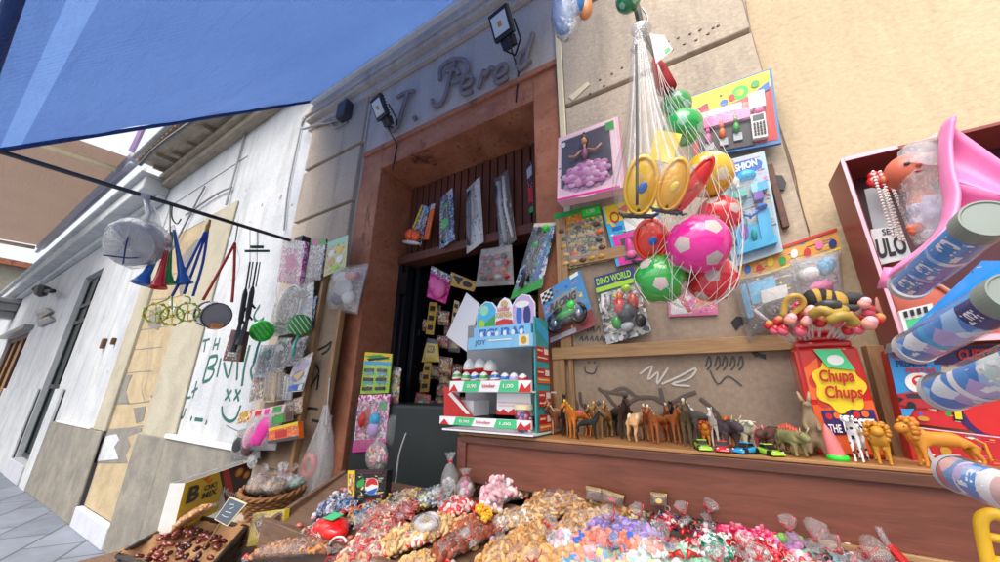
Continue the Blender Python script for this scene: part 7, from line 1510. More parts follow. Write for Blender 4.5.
A_ = [('horse', 545, 431, 38, rad(-80), 'x:#8a4c22', 'black', 'brown', 'brown toy horse right beside the egg stand', 'toy horse'),
 ('horse', 556, 434, 40, rad(-95), 'x:#c08a6a', 'cream', 'cream', 'pale dun toy horse second from the egg stand', 'toy horse'),
 ('horse', 566, 436, 44, rad(-70), 'x:#231a18', 'black', 'black', 'tall black toy horse standing behind the orange one', 'toy horse'),
 ('horse', 580, 438, 42, rad(-110), 'x:#c8701c', 'yellow', 'tan', 'bright orange toy horse with pink blanket behind the running foal', 'toy horse'),
 ('cow', 594, 434, 34, rad(-75), 'x:#c85a6a', None, 'pink', 'pink toy hippo like cow behind the black foal', 'toy cow'),
 ('horse', 605, 438, 40, rad(-100), 'x:#8c6a3a', 'tan', 'brown', 'yellow brown toy horse right of the black foal', 'toy horse'),
 ('horse', 620, 439, 46, rad(-55), 'x:#3a2420', 'black', 'black', 'large dark bay toy horse left of the cream cow', 'toy horse'),
 ('cow', 640, 441, 42, rad(75), 'x:#d0a070', None, 'tan', 'cream and brown toy cow seen from behind in the middle of the row', 'toy cow'),
 ('horse', 651, 442, 40, rad(-90), 'x:#8a4a26', 'cream', 'brown', 'chestnut toy horse right of the cream cow', 'toy horse'),
 ('horse', 661, 443, 42, rad(-105), 'x:#a85a2a', 'white', 'tan', 'light chestnut toy horse with white mane', 'toy horse'),
 ('horse', 673, 444, 42, rad(-60), 'x:#b0622a', 'brown', 'brown', 'ginger toy horse with white blaze left of the olive one', 'toy horse'),
 ('horse', 687, 445, 48, rad(-80), 'x:#5c4a2c', 'gold', 'black', 'olive brown toy horse with gold mane', 'toy horse'),
 ('horse', 703, 446, 50, rad(-115), 'x:#5a5450', 'white', 'white', 'grey toy horse with white neck, tallest of the row', 'toy horse'),
 ('horse', 718, 446, 42, rad(-95), 'x:#c8c0b8', 'white', 'silver', 'whitish grey toy horse behind the first green car', 'toy horse')]
A_ += [('horse', 551, 430, 38, rad(-85), 'x:#6a3a20', 'brown', 'brown', 'dark chestnut toy horse half hidden in the back left by the stand', 'toy horse'),
 ('horse', 613, 434, 38, rad(-95), 'x:#a0703c', 'cream', 'tan', 'sandy toy horse half hidden left of the cream cow', 'toy horse'),
 ('horse', 632, 436, 40, rad(-85), 'x:#5a3424', 'black', 'brown', 'reddish brown toy horse between the dark bay and the cream cow', 'toy horse'),
 ('horse', 667, 438, 40, rad(-75), 'x:#8c5a34', 'cream', 'tan', 'faded brown toy horse peeping between the ginger ones', 'toy horse'),
 ('horse', 681, 440, 42, rad(-100), 'x:#3c2a22', 'black', 'black', 'near black toy horse behind the olive one', 'toy horse'),
 ('cow', 696, 440, 42, rad(-85), 'x:#7a6a58', 'white', 'brown', 'grey brown toy cow behind the white necked horse', 'toy cow')]
for i_, (x, c_, w_) in enumerate(((560, '#7a4a2a', 'behind the black and orange ones'), (573, '#b08050', 'behind the orange one'), (588, '#4a3226', 'behind the running foal'), (600, '#946038', 'behind the yellow brown one'), (626, '#b48a5c', 'behind the dark bay'), (645, '#6e4026', 'behind the cream cow'), (656, '#3a2a24', 'between the two chestnuts'), (692, '#a89478', 'behind the gold maned one'), (712, '#6a5444', 'just before the whitish one'))):
    A_.append(('horse', x, 436, 34, rad(-90+(i_ % 3-1)*18), 'x:'+c_, ('cream', 'black', 'brown')[i_ % 3], 'brown', 'small back row toy horse '+w_, 'toy horse'))
def dist_h(px_h, p): return msz(px_h, p)*.93
for k, (kind, x, y, h_, yaw, col, mane, tl, lb, cat) in enumerate(A_):
    p = SH(x, y); p.y = min(max(p.y, -.27), -.07) if k % 2 else min(max(p.y+.045, -.27), -.05); p.x = P(x, y, p.y).x
    animal(kind, p, dist_h(h_, p)*.86, yaw, col, lb, cat, ('x:'+mane) if mane else None, 'x:'+tl if tl else None, saddle='x:#d0607a' if 'blanket' in lb else None, patchm=('x:cream', [(-.25, 1, .66, .12), (-.25, -1, .66, .12), (.1, 1, .62, .1)]) if 'cream and brown' in lb else None)
p = SH(588, 440); p.y = -.25; p.x = P(588, 440, -.25).x
animal('horse', p, dist_h(26, p), rad(12), 'x:#15161a', 'small black toy foal running along the shelf edge', 'toy foal', 'x:black', 'x:black', pitch=-.08, name='toy_foal')
B2 = [('lion', 734, 444, 27, rad(-85), 'x:#c87a20', 'x:#a84a18', 'x:orange', 'small orange toy lion between the grey horse and the dark rhino', 'toy lion', .13),
 ('dino', 750, 446, 44, rad(-60), 'x:#4a3c42', None, 'x:#4a3c42', 'dark purple grey toy triceratops behind the cars', 'toy dinosaur', .12),
 ('dog', 762, 449, 36, rad(-100), 'x:#c86c2c', None, 'x:#c86c2c', 'orange toy fox behind the blue car', 'toy fox', .15),
 ('sheep', 775, 450, 36, rad(-75), 'x:#d8d4bc', None, None, 'fluffy white toy sheep behind the blue car', 'toy sheep', .16),
 ('pig', 789, 452, 32, rad(-90), 'x:#c0586a', None, None, 'round pink toy pig right of the sheep', 'toy pig', .15)]
# photo measured x are in the enlarged strip; convert once
conv = {734: 707, 750: 724, 762: 733, 775: 748, 789: 762}
for kind, x, y, h_, yaw, col, mane, tl, lb, cat, yy in B2:
    x = conv[x]; p = P(x, 445, -yy); p = PX(x, 445, p.x); p = Vector((P(x, 445, -.17).x, -.17, ZS)); animal(kind, p, dist_h(h_, p)*.9, yaw, col, lb, cat, mane, tl)
p = Vector((P(778, 455, -.2).x, -.2, ZS)); animal('dino', p, dist_h(34, p), rad(-120), 'x:#5a3a30', 'brown toy dinosaur behind the ridged one', 'toy dinosaur', None, 'x:brown', name='toy_dino') if 0 else None
t = animal('dino', Vector((P(776, 452, -.19).x, -.19, ZS)), .085, rad(-120), 'x:#5c3a34', 'brown and red toy dinosaur behind the second green car', 'toy dinosaur', None, 'x:#5c3a34')
t = animal('dino', Vector((P(794, 456, -.25).x, -.25, ZS)), .085, rad(-68), 'x:#8a8456', 'olive toy dinosaur with a red ridge right of the cars', 'toy dinosaur', None, 'x:#8a8456')
m = MB(); q = Vector((P(794, 456, -.25).x, -.25, ZS)); rz = Matrix.Rotation(rad(-68), 3, 'Z')
for k in range(7): m.tube([q+rz @ Vector((-.036+.012*k, 0, .050)), q+rz @ Vector((-.038+.012*k, 0, .078-.003*abs(k-3)))], [.008, .002], 6)
m.build('ridge', 's:#c8503c', t, smooth=True)
# upright kangaroo
kp = Vector((P(818, 455, -.24).x, -.24, ZS)); t = thing('toy_kangaroo', 'grey brown upright toy kangaroo in front of the left edge of the tin', 'toy kangaroo', kp, 'toy animals lined up on the shelf')
kk = lambda x, y, z: kp+Vector((x, y, z))
skin_figure('body', [kk(0, .01, .045), kk(0, .0, .08), kk(0, -.005, .108), kk(.0, -.008, .125), kk(0, -.022, .13), kk(.016, -.005, .03), kk(.018, -.02, .006), kk(-.016, -.005, .03), kk(-.018, -.02, .006), kk(.014, -.015, .075), kk(.012, -.028, .062), kk(-.014, -.015, .075), kk(-.012, -.028, .062), kk(0, .03, .02), kk(0, .06, .006)], [(0, 1), (1, 2), (2, 3), (3, 4), (0, 5), (5, 6), (0, 7), (7, 8), (1, 9), (9, 10), (1, 11), (11, 12), (0, 13), (13, 14)], [.024, .018, .011, .012, .008, .012, .007, .012, .007, .006, .005, .006, .005, .012, .004], 'x:#8a7458', t)
m = MB()
for s in (-1, 1): m.tube([kk(s*.007, -.004, .133), kk(s*.012, 0, .158)], [.006, .002], 6)
m.build('ear', 'x:#b09070', t, smooth=True)
# traffic cone like gnome
cp = Vector((P(838, 457, -.28).x, -.28, ZS)); t = thing('toy_gnome', 'tiny pink cone shaped toy on a green base in front of the tin', 'toy gnome', cp)
m = MB(); m.lathe([(0, 0), (0, .022), (.012, .02), (.014, 0)], cp, (0, 0, 1), 16); m.build('base', 's:neon', t, smooth=True)
m = MB(); m.lathe([(.012, .017), (.035, .015), (.055, .012), (.082, .001)], cp, (-.12, 0, 1), 16); m.build('cone', 's:#e07a7a', t, smooth=True)
# dalmatian, spots are a pattern in its coat
def M_dal():
    k = 'dalmatian_coat'
    if k in _M: return _M[k]
    m, n, b = _new(k); w = coords(n, 'Object'); v = n.nodes.new('ShaderNodeTexVoronoi'); v.inputs['Scale'].default_value = 75; n.links.new(w, v.inputs['Vector'])
    r = ramp(n, v.outputs['Distance'], [(.27, lin('#1c1a1e')), (.31, lin('#e4e2e0'))]); n.links.new(r.outputs[0], b.inputs['Base Color']); b.inputs['Roughness'].default_value = .35; _M[k] = m; return m
animal('dog', Vector((P(862, 460, -.27).x, -.27, ZS)), .105, rad(-110), 'dalm', 'white toy dalmatian dog with black spots in front of the tin', 'toy dog', None, 'dalm')
animal('lion', Vector((P(884, 462, -.27).x, -.27, ZS)), .088, rad(-100), 's:#c88c24', 'small yellow toy lion cub facing forward beside the dalmatian', 'toy lion', 's:#b87a1c', 's:#c88c24')
animal('lion', Vector((P(950, 466, -.27).x, -.27, ZS)), .098, rad(192), 's:#cf8a2c', 'large orange yellow toy lion walking left before the red carton', 'toy lion', 's:#c47c24', 's:#cf8a2c')
def toy_car(px, py, col, lb, yaw):
    p = Vector((P(px, py, -.285).x, -.282, ZS)); t = thing('toy_car', lb, 'toy car', p, 'small plastic toy cars on the shelf edge'); rz = Matrix.Rotation(yaw, 3, 'Z')
    L, W_, = .036, .0165; f = lambda x, y, z: p+rz @ Vector((x, y, z))
    prof = [(-1, .30), (-.97, .52), (-.8, .60), (-.45, .66), (-.3, .62), (.0, .58), (.55, .52), (.85, .42), (1, .3), (1, .12), (-1, .12)]
    m = MB(); H_ = .026
    def side(pr, s, k=1): return [f(x*L, s*W_*k, z*H_) for x, z in pr]
    m.prism(side(prof, -1), side(prof, 1)); m.build('body', 'g:'+col, t, bevel=.003, smooth=True)
    cab = [(-.62, .62), (-.42, .98), (.02, 1.0), (.38, .58)]
    m = MB(); m.prism(side(cab, -1, .72), side(cab, 1, .72)); m.build('windows', 'g:black', t, bevel=.001)
    m = MB(); m.prism(side([(-.44, .96), (-.42, 1.04), (.02, 1.06), (.06, .98)], -1, .75), side([(-.44, .96), (-.42, 1.04), (.02, 1.06), (.06, .98)], 1, .75)); m.build('roof', 'g:'+col, t, bevel=.001)
    m0 = MB()
    for x in (-.6, .6):
        for s in (-1, 1):
            m = MB(); c = f(x*L, s*W_*.9, .0075); ay = rz @ Vector((0, s, 0)); m.lathe([(-.004, 0), (-.004, .0075), (.003, .0075), (.0035, .004), (.0035, 0)], c, ay, 14); m.build('wheel', 'flblack', t)
    m = MB()
    for s in (-1, 1): m.ball(f(L*.93, s*W_*.65, .011), (.003, .004, .002), 8, 6)
    m.build('headlight', 'white', t, smooth=True)
toy_car(703, 449, '#9ad420', 'lime green toy car, leftmost of the four on the shelf edge', rad(-75))
toy_car(723, 451, '#d8202c', 'red toy car on the shelf edge between green and blue', rad(-90))
toy_car(746, 452, '#2a9ad8', 'bright blue toy car on the shelf edge', rad(-125))
toy_car(770, 454, '#a4d828', 'lime green toy car right of the blue one', rad(-60))
# ================================================================== bagged sweets heaped on the sloping table
def row(x0, y0, x1, y1, W_, H_, cols, sz, lb, cat, shape='ball', n=100, off=-.02, nm='sweets_bag', ties=('red', 'red'), film_k='clear', group='bags of sweets lying on the sloping table', asp=1.6):
    return stuffed_row(T(x0, y0, off), T(x1, y1, off), W_, H_, cols, sz, lb, cat, shape, n, TN, nm, ties, film_k, group, asp)
TAN = ['x:#d6a468', 'x:#c99458', 'x:#deb47e', 'x:#b98248']
row(374, 556, 462, 524, .085, .06, ['x:#e0b67a', 'x:#d3a466', 'x:#e8c48c'], .013, 'bag of pale corn puffs running diagonally behind the front rail', 'snack bag', 'curl', 150, ties=())
row(424, 566, 500, 528, .075, .055, ['x:#8a4228', 'x:#a2523a', 'x:#74341e'], .011, 'bag of reddish brown sugared nuts beside the corn puffs', 'nut bag', 'bean', 150, asp=1.1)
row(476, 572, 548, 540, .10, .05, TAN, .012, 'bag of golden biscuits at the bottom edge right of the brown nuts', 'biscuit bag', 'curl', 130)
row(518, 575, 560, 556, .08, .05, TAN, .011, 'second small bag of golden biscuits at the bottom edge', 'biscuit bag', 'bean', 90)
row(490, 530, 548, 516, .075, .045, ['x:#d8b890', 'x:#b98a58', 's:white', 'x:#c8a070'], .010, 'bag of pale mixed biscuits under the yellow flower sweets', 'biscuit bag', 'curl', 110)
row(520, 520, 606, 496, .115, .075, ['x:#c99a64', 'x:#a97846', 'x:#ddb888', 'x:#b5804c'], .012, 'large bag of hollow brown wafer shells in the centre of the table', 'wafer bag', 'ring', 210, ties=('red',))
row(560, 536, 622, 512, .08, .06, ['x:#c99a64', 'x:#b98450', 'x:#ddb888'], .011, 'bag of wafer shells just right of the large one', 'wafer bag', 'curl', 120)
row(592, 522, 640, 506, .08, .065, ['s:#e2a468', 's:#d8935a', 's:#ecb880'], .011, 'bag of peach coloured jelly sweets near the shelf board', 'jelly bag', 'cyl', 110, ties=('red',))
row(588, 526, 672, 548, .065, .05, ['x:#8a72b4', 'x:#9c86c4', 'x:#7660a0', 'x:#b0a0d0'], .0085, 'long bag of sugared violet sweets', 'sugar sweets bag', 'bean', 190, off=.0, ties=())
row(560, 552, 640, 560, .085, .055, ['s:#e08a8a', 's:#8ac0a0', 's:#7aa8d8', 's:#e8d08a', 's:#e8b0b8', 's:#e89a7a'], .012, 'bag of pastel marshmallow cylinders at the bottom centre', 'marshmallow bag', 'cyl', 130, ties=('red',))
row(600, 572, 690, 572, .10, .055, ['s:#9ac8b0', 's:#e8a8a8', 's:#a8c8e8', 's:#e8d8a0', 's:#f0e0e0'], .012, 'second bag of pastel marshmallow cylinders at the bottom edge', 'marshmallow bag', 'cyl', 150)
row(545, 574, 600, 574, .08, .045, ['s:#e2c08a', 's:#8ac0c8', 's:#e8a0a8', 's:#5a98d0'], .011, 'third marshmallow bag with blue pieces at the bottom edge', 'marshmallow bag', 'cyl', 100)
row(572, 541, 650, 549, .05, .04, ['s:#e0705a', 's:#e88a6a', 's:#3a6ac0', 's:#e89a8a'], .011, 'narrow bag of salmon jelly sweets between the violet and pastel bags', 'jelly bag', 'cyl', 70, off=.01, ties=())
row(626, 520, 662, 508, .065, .06, ['g:#d8b23a', 'g:#e8e0c8', 'g:#c8cdd4', 'g:#e0c85a'], .011, 'bag of gold and silver wrapped toffees by the shelf board', 'toffee bag', 'wrap', 90)
row(656, 528, 696, 512, .075, .065, ['g:#c8202c', 'g:#e8e4e4', 'g:#3a2a5a', 'g:#d8344a'], .011, 'bag of red, white and navy twist wrapped sweets', 'wrapped sweets bag', 'wrap', 110)
row(692, 532, 730, 518, .065, .05, ['g:#e8e4e4', 'g:#c86a3a', 'g:#3a6a4a', 'g:#a84a6a', 'g:#e0dcd8'], .011, 'bag of white and mixed colour wrapped sweets beside the pink ones', 'wrapped sweets bag', 'wrap', 90)
row(722, 540, 748, 516, .085, .075, ['g:#d82a5a', 'g:#e84a7a', 'g:#c01a4a', 'g:#f08aa8'], .0095, 'bag of hot pink boiled sweets, left of two', 'boiled sweets bag', 'bean', 170)
row(752, 546, 772, 526, .08, .065, ['g:#d82a5a', 'g:#e84a7a', 'g:#c01a4a', 'g:#f08aa8'], .0095, 'bag of hot pink boiled sweets, right of two', 'boiled sweets bag', 'bean', 150)
row(686, 546, 800, 566, .055, .04, ['g:#d0202c', 's:#e8b8c0', 's:white', 'g:#c8303c'], .011, 'long bag of red and white candies in front of the pink sweets', 'candy bag', 'wrap', 120, off=.0)
row(664, 562, 760, 572, .08, .045, ['s:#8fbfa0', 's:#a8d0b4', 's:#7aaf90', 's:#c8dcd0'], .010, 'bag of mint green sugar sweets at the bottom edge', 'sugar sweets bag', 'bean', 170)
row(760, 575, 850, 578, .08, .045, ['s:#8fbfa0', 's:#e0a0b0', 's:#c8dcd0', 'g:#c82a4a'], .010, 'bag of green and pink sugar sweets at the bottom edge', 'sugar sweets bag', 'bean', 120)
row(776, 552, 806, 534, .07, .06, ['s:#c890c8', 's:#b87ab8', 's:#8ac05a', 's:#e0a0c8'], .013, 'lilac and green marshmallow bag at the right', 'marshmallow bag', 'ball', 60)
row(805, 560, 850, 552, .07, .05, ['s:#d8b8c0', 'g:#c8404a', 's:#8ac0c8', '#5a3a34'], .012, 'mostly clear bag with few pink and blue sweets at the lower right', 'sweets bag', 'wrap', 34, ties=('red',), film_k='bag')
row(846, 574, 905, 566, .08, .05, ['#5a3a34', 'g:#c8404a', 's:#d8c8c8'], .012, 'crumpled clear bag with dark sweets at the lower right corner', 'sweets bag', 'wrap', 30, film_k='bag')
row(362, 524, 404, 508, .075, .05, ['x:#b85a48', 'x:#c87a60', 'x:#e0b8a0'], .010, 'bag of dusty pink sticks behind the red toy', 'candy stick bag', 'stick', 110, ties=(), asp=3)
row(352, 546, 410, 530, .085, .06, ['g:#c83a30', 's:#e8c0a0', 's:#e8d8c0', 'g:#d86a58'], .010, 'bag of red and cream jelly rings at the left of the table', 'jelly ring bag', 'ring', 130, film_k='bag')
row(392, 528, 420, 506, .065, .05, ['g:#b8404a', 's:#d88a80', 'x:#a84a40'], .010, 'bag of raspberry coloured candy sticks left of the white ring', 'candy stick bag', 'stick', 90, ties=(), asp=3)
row(350, 522, 388, 514, .07, .045, ['silver', 's:#7a8aa8', 'tan', '#5a6a8a', 'g:#c84a4a'], .012, 'bag of silver blue wrapped sweets near the door surround', 'wrapped sweets bag', 'wrap', 70, ties=(), film_k='bag')
row(392, 508, 424, 500, .07, .045, ['tan', 'silver', 'x:#a8784a', 's:#c8b898'], .012, 'bag of tan and silver sweets in front of the dark counter', 'sweets bag', 'wrap', 70, ties=(), film_k='bag')
row(414, 508, 452, 496, .08, .05, ['silver', '#8a98a8', 'g:#c8cdd4', 'g:#b8c83a', '#5a6470'], .013, 'bag of grey blue foil sweets with a yellow stripe before the dark counter', 'foil sweets bag', 'stick', 80, ties=(), film_k='bag', asp=2.2)
row(438, 518, 474, 506, .075, .055, ['g:#c8202c', 's:white', 's:#e8b8b8', 'g:#d8403c'], .012, 'bag of red and white round candies behind the brown nuts', 'candy bag', 'ball', 80, film_k='bag')
row(452, 498, 478, 484, .07, .05, ['#2a2424', 's:#d8c8a0', '#3a302c', 's:#c8a868', 'gold'], .010, 'bag of black and cream liquorice rings below the tied bags', 'liquorice bag', 'ring', 110, ties=(), film_k='clear')
row(478, 484, 504, 468, .07, .05, ['#1c1a1a', '#3a2a2a', 's:#a8884a', 'g:#6a5a3a'], .010, 'bag of black liquorice rings against the shelf post', 'liquorice bag', 'ring', 100, ties=(), film_k='clear')
row(482, 512, 536, 474, .11, .085, ['s:#e8b4bc', 's:#eccace', 's:#f0dcdc', 's:#e0a0ac'], .017, 'big bag of pink and white twisted marshmallows', 'marshmallow bag', 'curl', 130, ties=('red',), film_k='bag')
row(520, 486, 544, 476, .06, .06, ['s:#e0a8b0', 's:#eccace'], .013, 'small round bag of pink marshmallows behind the big twisted ones', 'marshmallow bag', 'ball', 50, ties=())
row(702, 556, 732, 552, .05, .04, ['s:#e8e8e8', 's:#bcd8cc', 'g:#1c8a6a'], .010, 'clear bag neck with few white and green sweets on top of the mint ones', 'sweets bag', 'wrap', 24, off=.015, film_k='bag')
row(640, 552, 668, 556, .05, .045, ['s:#d8cfc8', 's:#cfe0d8', 's:#e8a8a0'], .010, 'small mixed pastel bag between marshmallows and red row', 'sweets bag', 'cyl', 36, off=.01, film_k='bag')
row(548, 556, 576, 540, .06, .05, ['s:#e8d4d8', 's:#e0b8c8', 's:#c8d8e8'], .011, 'pale pink and blue marshmallow bag with red ties in the centre front', 'marshmallow bag', 'cyl', 50, film_k='bag')
row(536, 502, 572, 488, .075, .06, ['x:#c2915c', 'x:#d4aa78', 'x:#9c6e40'], .011, 'bag of brown wafer curls against the front board', 'wafer bag', 'curl', 120, ties=('red',))
row(548, 572, 586, 552, .05, .04, ['x:#dab080', 'x:#c89860'], .011, 'small bag of round golden biscuits under the marshmallows', 'biscuit bag', 'ball', 40, off=-.01)
row(508, 552, 556, 532, .08, .05, TAN, .012, 'bag of golden biscuit curls in the middle front', 'biscuit bag', 'curl', 110, ties=('red', 'red'))
row(338, 560, 398, 552, .085, .055, ['g:#d04038', 's:#e8d0b8', 's:#e8b8a8', 'g:#b82a28'], .011, 'bag of red and cream rings at the front left of the table', 'jelly ring bag', 'ring', 110, film_k='bag')
row(330, 572, 392, 572, .08, .05, ['x:#d8a878', 'x:#c89868', 'g:#c83a30'], .011, 'bag of tan and red sweets at the bottom edge left', 'sweets bag', 'curl', 100, film_k='bag')
row(396, 574, 440, 566, .07, .045, ['x:#e0b67a', 'x:#d3a466'], .012, 'second corn puff bag at the bottom edge', 'snack bag', 'curl', 80)
row(322, 512, 356, 506, .08, .05, ['silver', '#5a6a8a', 's:#c8c0d0', 'g:#6a88b8'], .013, 'bag of blue silver sweets at the upper left corner of the table', 'foil sweets bag', 'wrap', 80, ties=(), film_k='bag')
row(372, 510, 404, 506, .075, .045, ['silver', 'gold', '#3a4a5a', 'tan'], .012, 'bag of gold and grey wrapped sweets beneath the drink box', 'foil sweets bag', 'wrap', 70, ties=(), film_k='bag')
row(444, 540, 480, 520, .06, .04, ['x:#b4603a', 'x:#a2523a', 's:#d8a878'], .010, 'orange brown nut bag between puffs and biscuits', 'nut bag', 'bean', 70, off=-.03)
row(500, 500, 530, 492, .06, .045, ['s:#e8c8b0', 'x:#d8a878', 's:#f0e0d0'], .010, 'small cream sweets bag at the foot of the pink marshmallows', 'sweets bag', 'curl', 60)
row(306, 536, 330, 546, .07, .045, ['g:#c83a30', 'silver', 's:#e8c8b8'], .011, 'small red and silver sweets bag in front of the red toy at the rail', 'sweets bag', 'wrap', 60, ties=(), film_k='bag')
row(400, 548, 432, 538, .05, .04, ['s:#f0e8e0', 's:#e8c8b0', 'g:#d84a40'], .010, 'small white and red sweets bag on the corn puffs edge', 'sweets bag', 'ball', 60, off=-.01, film_k='bag')
# loose sweets filling the gaps
m = MB()
for k in range(500):
    x, y = random.uniform(-1.45, .75), random.uniform(-.60, -.34); s_ = random.uniform(.008, .013)
    m.ball((x, y, tz(y)-.022+random.uniform(0, .016)), (s_*1.3, s_, s_*.8), 7, 5, int((x+1.45)/2.2*4.999) if random.random() < .6 else random.randrange(7), Matrix.Rotation(random.uniform(0, 6), 3, 'Z'))
lo = m.build('loose_sweets', ['g:#c86a5a', 'x:#d3a466', 'x:#b98450', 's:#b4a0c8', 's:#c8a0a8', 'g:#c8303c', 's:#e0d8d0'], loc=(-.4, -.45, 1.1), smooth=True); tag(lo, 'loose small sweets scattered over the table between the bags', 'loose sweets', kind='stuff')
# white ring bag
c = T(427, 522, .025); t = thing('white_ring_sweet', 'thick white sugared ring in clear wrap beside the red and white candies', 'ring sweet', c-Vector((0, 0, .02)))
u = Vector((1, .1, .15)).normalized(); w = TN.cross(u).normalized(); m = MB(); m.tube([c+(u*math.cos(k*.35)*.030+w*math.sin(k*.35)*.024) for k in range(19)], .014, 12, caps=False); m.build('ring', 'x:#e4e0dc', t, smooth=True)
m = MB(); m.ball(c, (.055, .045, .022), 16, 10)
for i in range(len(m.v)): m.v[i] += Vector([random.uniform(-1, 1)*.003 for _ in range(3)])
m.build('bag', 'bag', t, smooth=True)
# yellow flower sweets
c = T(487, 512, .04); t = thing('flower_sweets', 'cluster of yellow flower shaped jelly sweets at the foot of the pink bag', 'jelly sweets', c-Vector((0, 0, .02)))
for k in range(6): 
    q = c+Vector((random.uniform(-.028, .028), random.uniform(-.02, .02), random.uniform(-.01, .015))); m = MB()
    for j in range(5): m.ball(q+Vector((math.cos(j*1.257)*.009, -.004, math.sin(j*1.257)*.009)), (.007, .005, .007), 8, 6)
    m.ball(q+Vector((0, -.007, 0)), .005, 8, 6, 1); m.build('flower', ['s:#e8a818', 's:#e8d048'], t, smooth=True)
# red round toy with green label
a = P(333, 527, -.58); t = thing('red_toy_purse', 'shiny bright red rounded plastic toy with a green price label at the table corner', 'toy purse', a-Vector((0, 0, .03)))
m = MB(); m.ball(a, (.062, .045, .034), 24, 16); m.ball(a+Vector((.03, -.01, -.004)), (.045, .04, .028), 18, 12); m.ball(a+Vector((-.035, -.01, -.002)), (.035, .035, .028), 18, 12); m.build('shell', 'g:#e01818', t, smooth=True)
m = MB(); m.hexa([a+Vector(p) for p in ((-.02, -.030, .030), (.03, -.030, .031), (.035, .01, .040), (-.015, .01, .039), (-.02, -.032, .032), (.03, -.032, .033), (.035, .01, .043), (-.015, .01, .042))]); m.build('price_label', 'neon2', t)
# wire hoop on the rail
m = MB(); stroke(m, [P(x, y, -.64) for x, y in ((330, 560), (328, 548), (334, 538), (343, 537), (346, 542))], .003, world=True); tag(m.build('wire_hoop', 'white', loc=P(330, 560, -.64)), 'white wire hoop curling over the front rail of the table', 'wire hoop')
# tied clear bags, and the grey green box beside the shelf post
for (px, py, h_, lb) in ((450, 478, .13, 'tall empty looking clear bag with red tie standing before the counter'), (465, 482, .085, 'short clear bag of pink sweets with red tie beside the tall one')):
    b0 = T(px, py+14, .01); t = thing('tied_bag', lb, 'tied bag', b0); m = MB(); m.lathe([(0, .028), (.02, .034), (h_*.45, .030), (h_*.68, .014), (h_*.75, .006), (h_*.8, .008), (h_, .022)], b0, (-.05, .0, 1), 18)
    for i in range(len(m.v)): m.v[i] += Vector([random.uniform(-1, 1)*.002 for _ in range(3)])
    m.build('bag', 'bag', t, smooth=True); m = MB(); m.tube([b0+Vector((-.04*h_, 0, h_*.73)), b0+Vector((-.04*h_, 0, h_*.80))], .0085, 10); m.build('tie', 'g:red', t)
    m = MB()
    for k in range(16): m.ball(b0+Vector((random.uniform(-.018, .018), random.uniform(-.018, .018), random.uniform(.01, .04))), .009, 8, 5, k % 2)
    m.build('sweets', ['s:pink' if px > 460 else 's:silver', 's:white'], t, smooth=True)['kind'] = 'stuff'
m = MB(); a, b = P(457, 447, -.2), P(475, 492, -.2); m.box(a.x, b.x, -.2, -.1, b.z, a.z); tag(m.build('plastic_box', 'boxgreen', bevel=.015, loc=Vector(((a.x+b.x)/2, -.15, b.z))), 'grey green rounded plastic box standing beside the shelf end post', 'box')
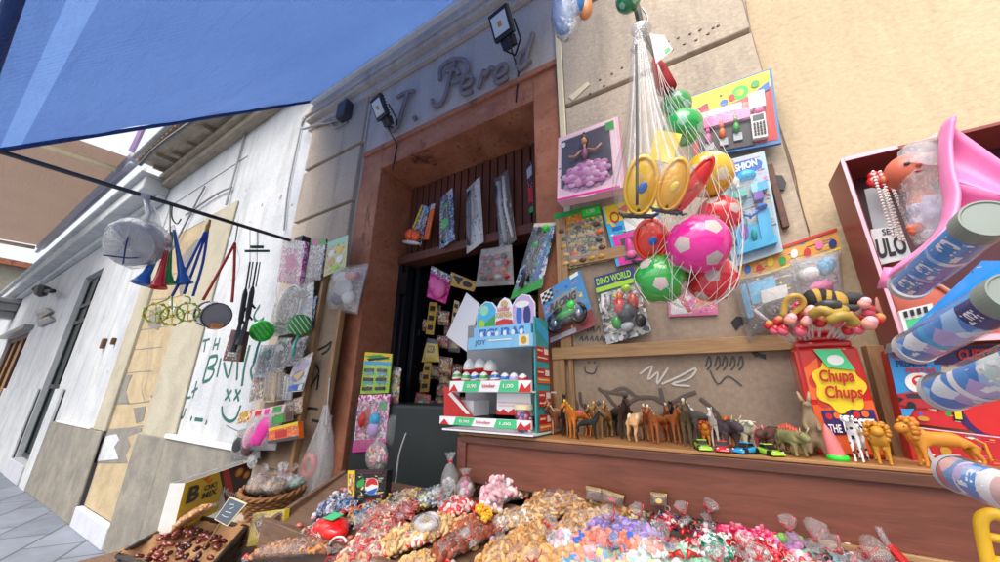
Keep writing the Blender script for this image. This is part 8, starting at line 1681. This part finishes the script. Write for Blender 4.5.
# gold boxes and toys at the foot of the board
for k, (q, lb) in enumerate((([(588, 484), (603, 487), (603, 500), (588, 497)], 'left small brown and gold packet leaning on the front board'), ([(604, 487), (626, 494), (624, 504), (602, 499)], 'gold topped dark tray of sweets leaning on the front board'), ([(652, 490), (668, 492), (668, 504), (652, 503)], 'small packet with yellow label leaning on the front board'))):
    pkg('gold_packet', lb, 'packet', q, YS-.02, .02, 'brown', [('print', [('r', .0, .0, 1, .3, 'gold'), ('e', .5, .65, .2, .2, ('maroon', 'red', 'yellow')[k])]), ('film', [('dome', 0, 0, 1, 1, .015, 'clear')])])
m = MB(); stroke(m, [(878, 527), (884, 538), (892, 552)], .006, -.36); tag(m.build('bag_neck', 'bag', loc=P(884, 538, -.36)), 'twisted clear bag neck sticking up at the lower right', 'bag')
m = MB(); stroke(m, [(889, 546), (899, 556), (906, 564)], .008, -.37); tag(m.build('red_ribbon', 'g:red', loc=P(899, 556, -.37)), 'red ribbon tie under the bag neck at the lower right', 'ribbon')
# loose bag tails poking up all over the heap
tails = [(500, 530), (548, 527), (613, 520), (640, 516), (684, 514), (668, 540), (708, 512), (790, 530), (742, 548), (815, 540), (840, 552), (865, 556), (536, 562), (610, 546), (470, 540), (398, 512), (440, 500), (365, 530), (760, 560), (720, 562)]
words = ['by the yellow flowers', 'above the golden biscuits', 'on the peach jellies', 'over the gold toffees', 'over the navy and red sweets', 'right of the violet bag', 'against the board above mixed sweets', 'on the lilac marshmallows', 'in front of the pink sweets', 'right of the lilac marshmallows', 'at the clear bags, left one', 'at the clear bags, right one', 'at the bottom edge by the marshmallows', 'on the salmon jellies', 'on the brown nuts', 'on the candy sticks', 'below the grey foil sweets', 'behind the red and cream rings', 'on the long red row', 'over the mint sweets']
for (x, y), w_ in zip(tails, words):
    b0 = T(x, y, .045); d_ = (TN+Vector((random.uniform(-.7, .7), random.uniform(-.5, .1), 0))).normalized(); s_ = random.uniform(.8, 1.2)
    t = thing('bag_tail', f'gathered clear bag end with red tie {w_}', 'bag end', b0, 'tied bag ends poking out of the sweets')
    m = MB(); m.lathe([(-.015, .016*s_), (0, .005), (.008, .006), (.022*s_, .017*s_), (.032*s_, .021*s_)], b0, d_, 14)
    for i in range(len(m.v)): m.v[i] += Vector([random.uniform(-1, 1)*.0022 for _ in range(3)])
    m.build('gathered_film', 'bag', t, smooth=True)
    m = MB(); m.tube([b0-d_*.001, b0+d_*.007], .0058, 8); e = d_.orthogonal().normalized(); m.tube([b0+d_*.004, b0+d_*.008+e*.014, b0+d_*.02+e*.024], [.004, .003, .0045], 6, flat=.4); m.tube([b0+d_*.004, b0+d_*.014-e*.012, b0+d_*.028-e*.016], [.004, .003, .0045], 6, flat=.4); m.build('tie', 'g:red', t, smooth=True)
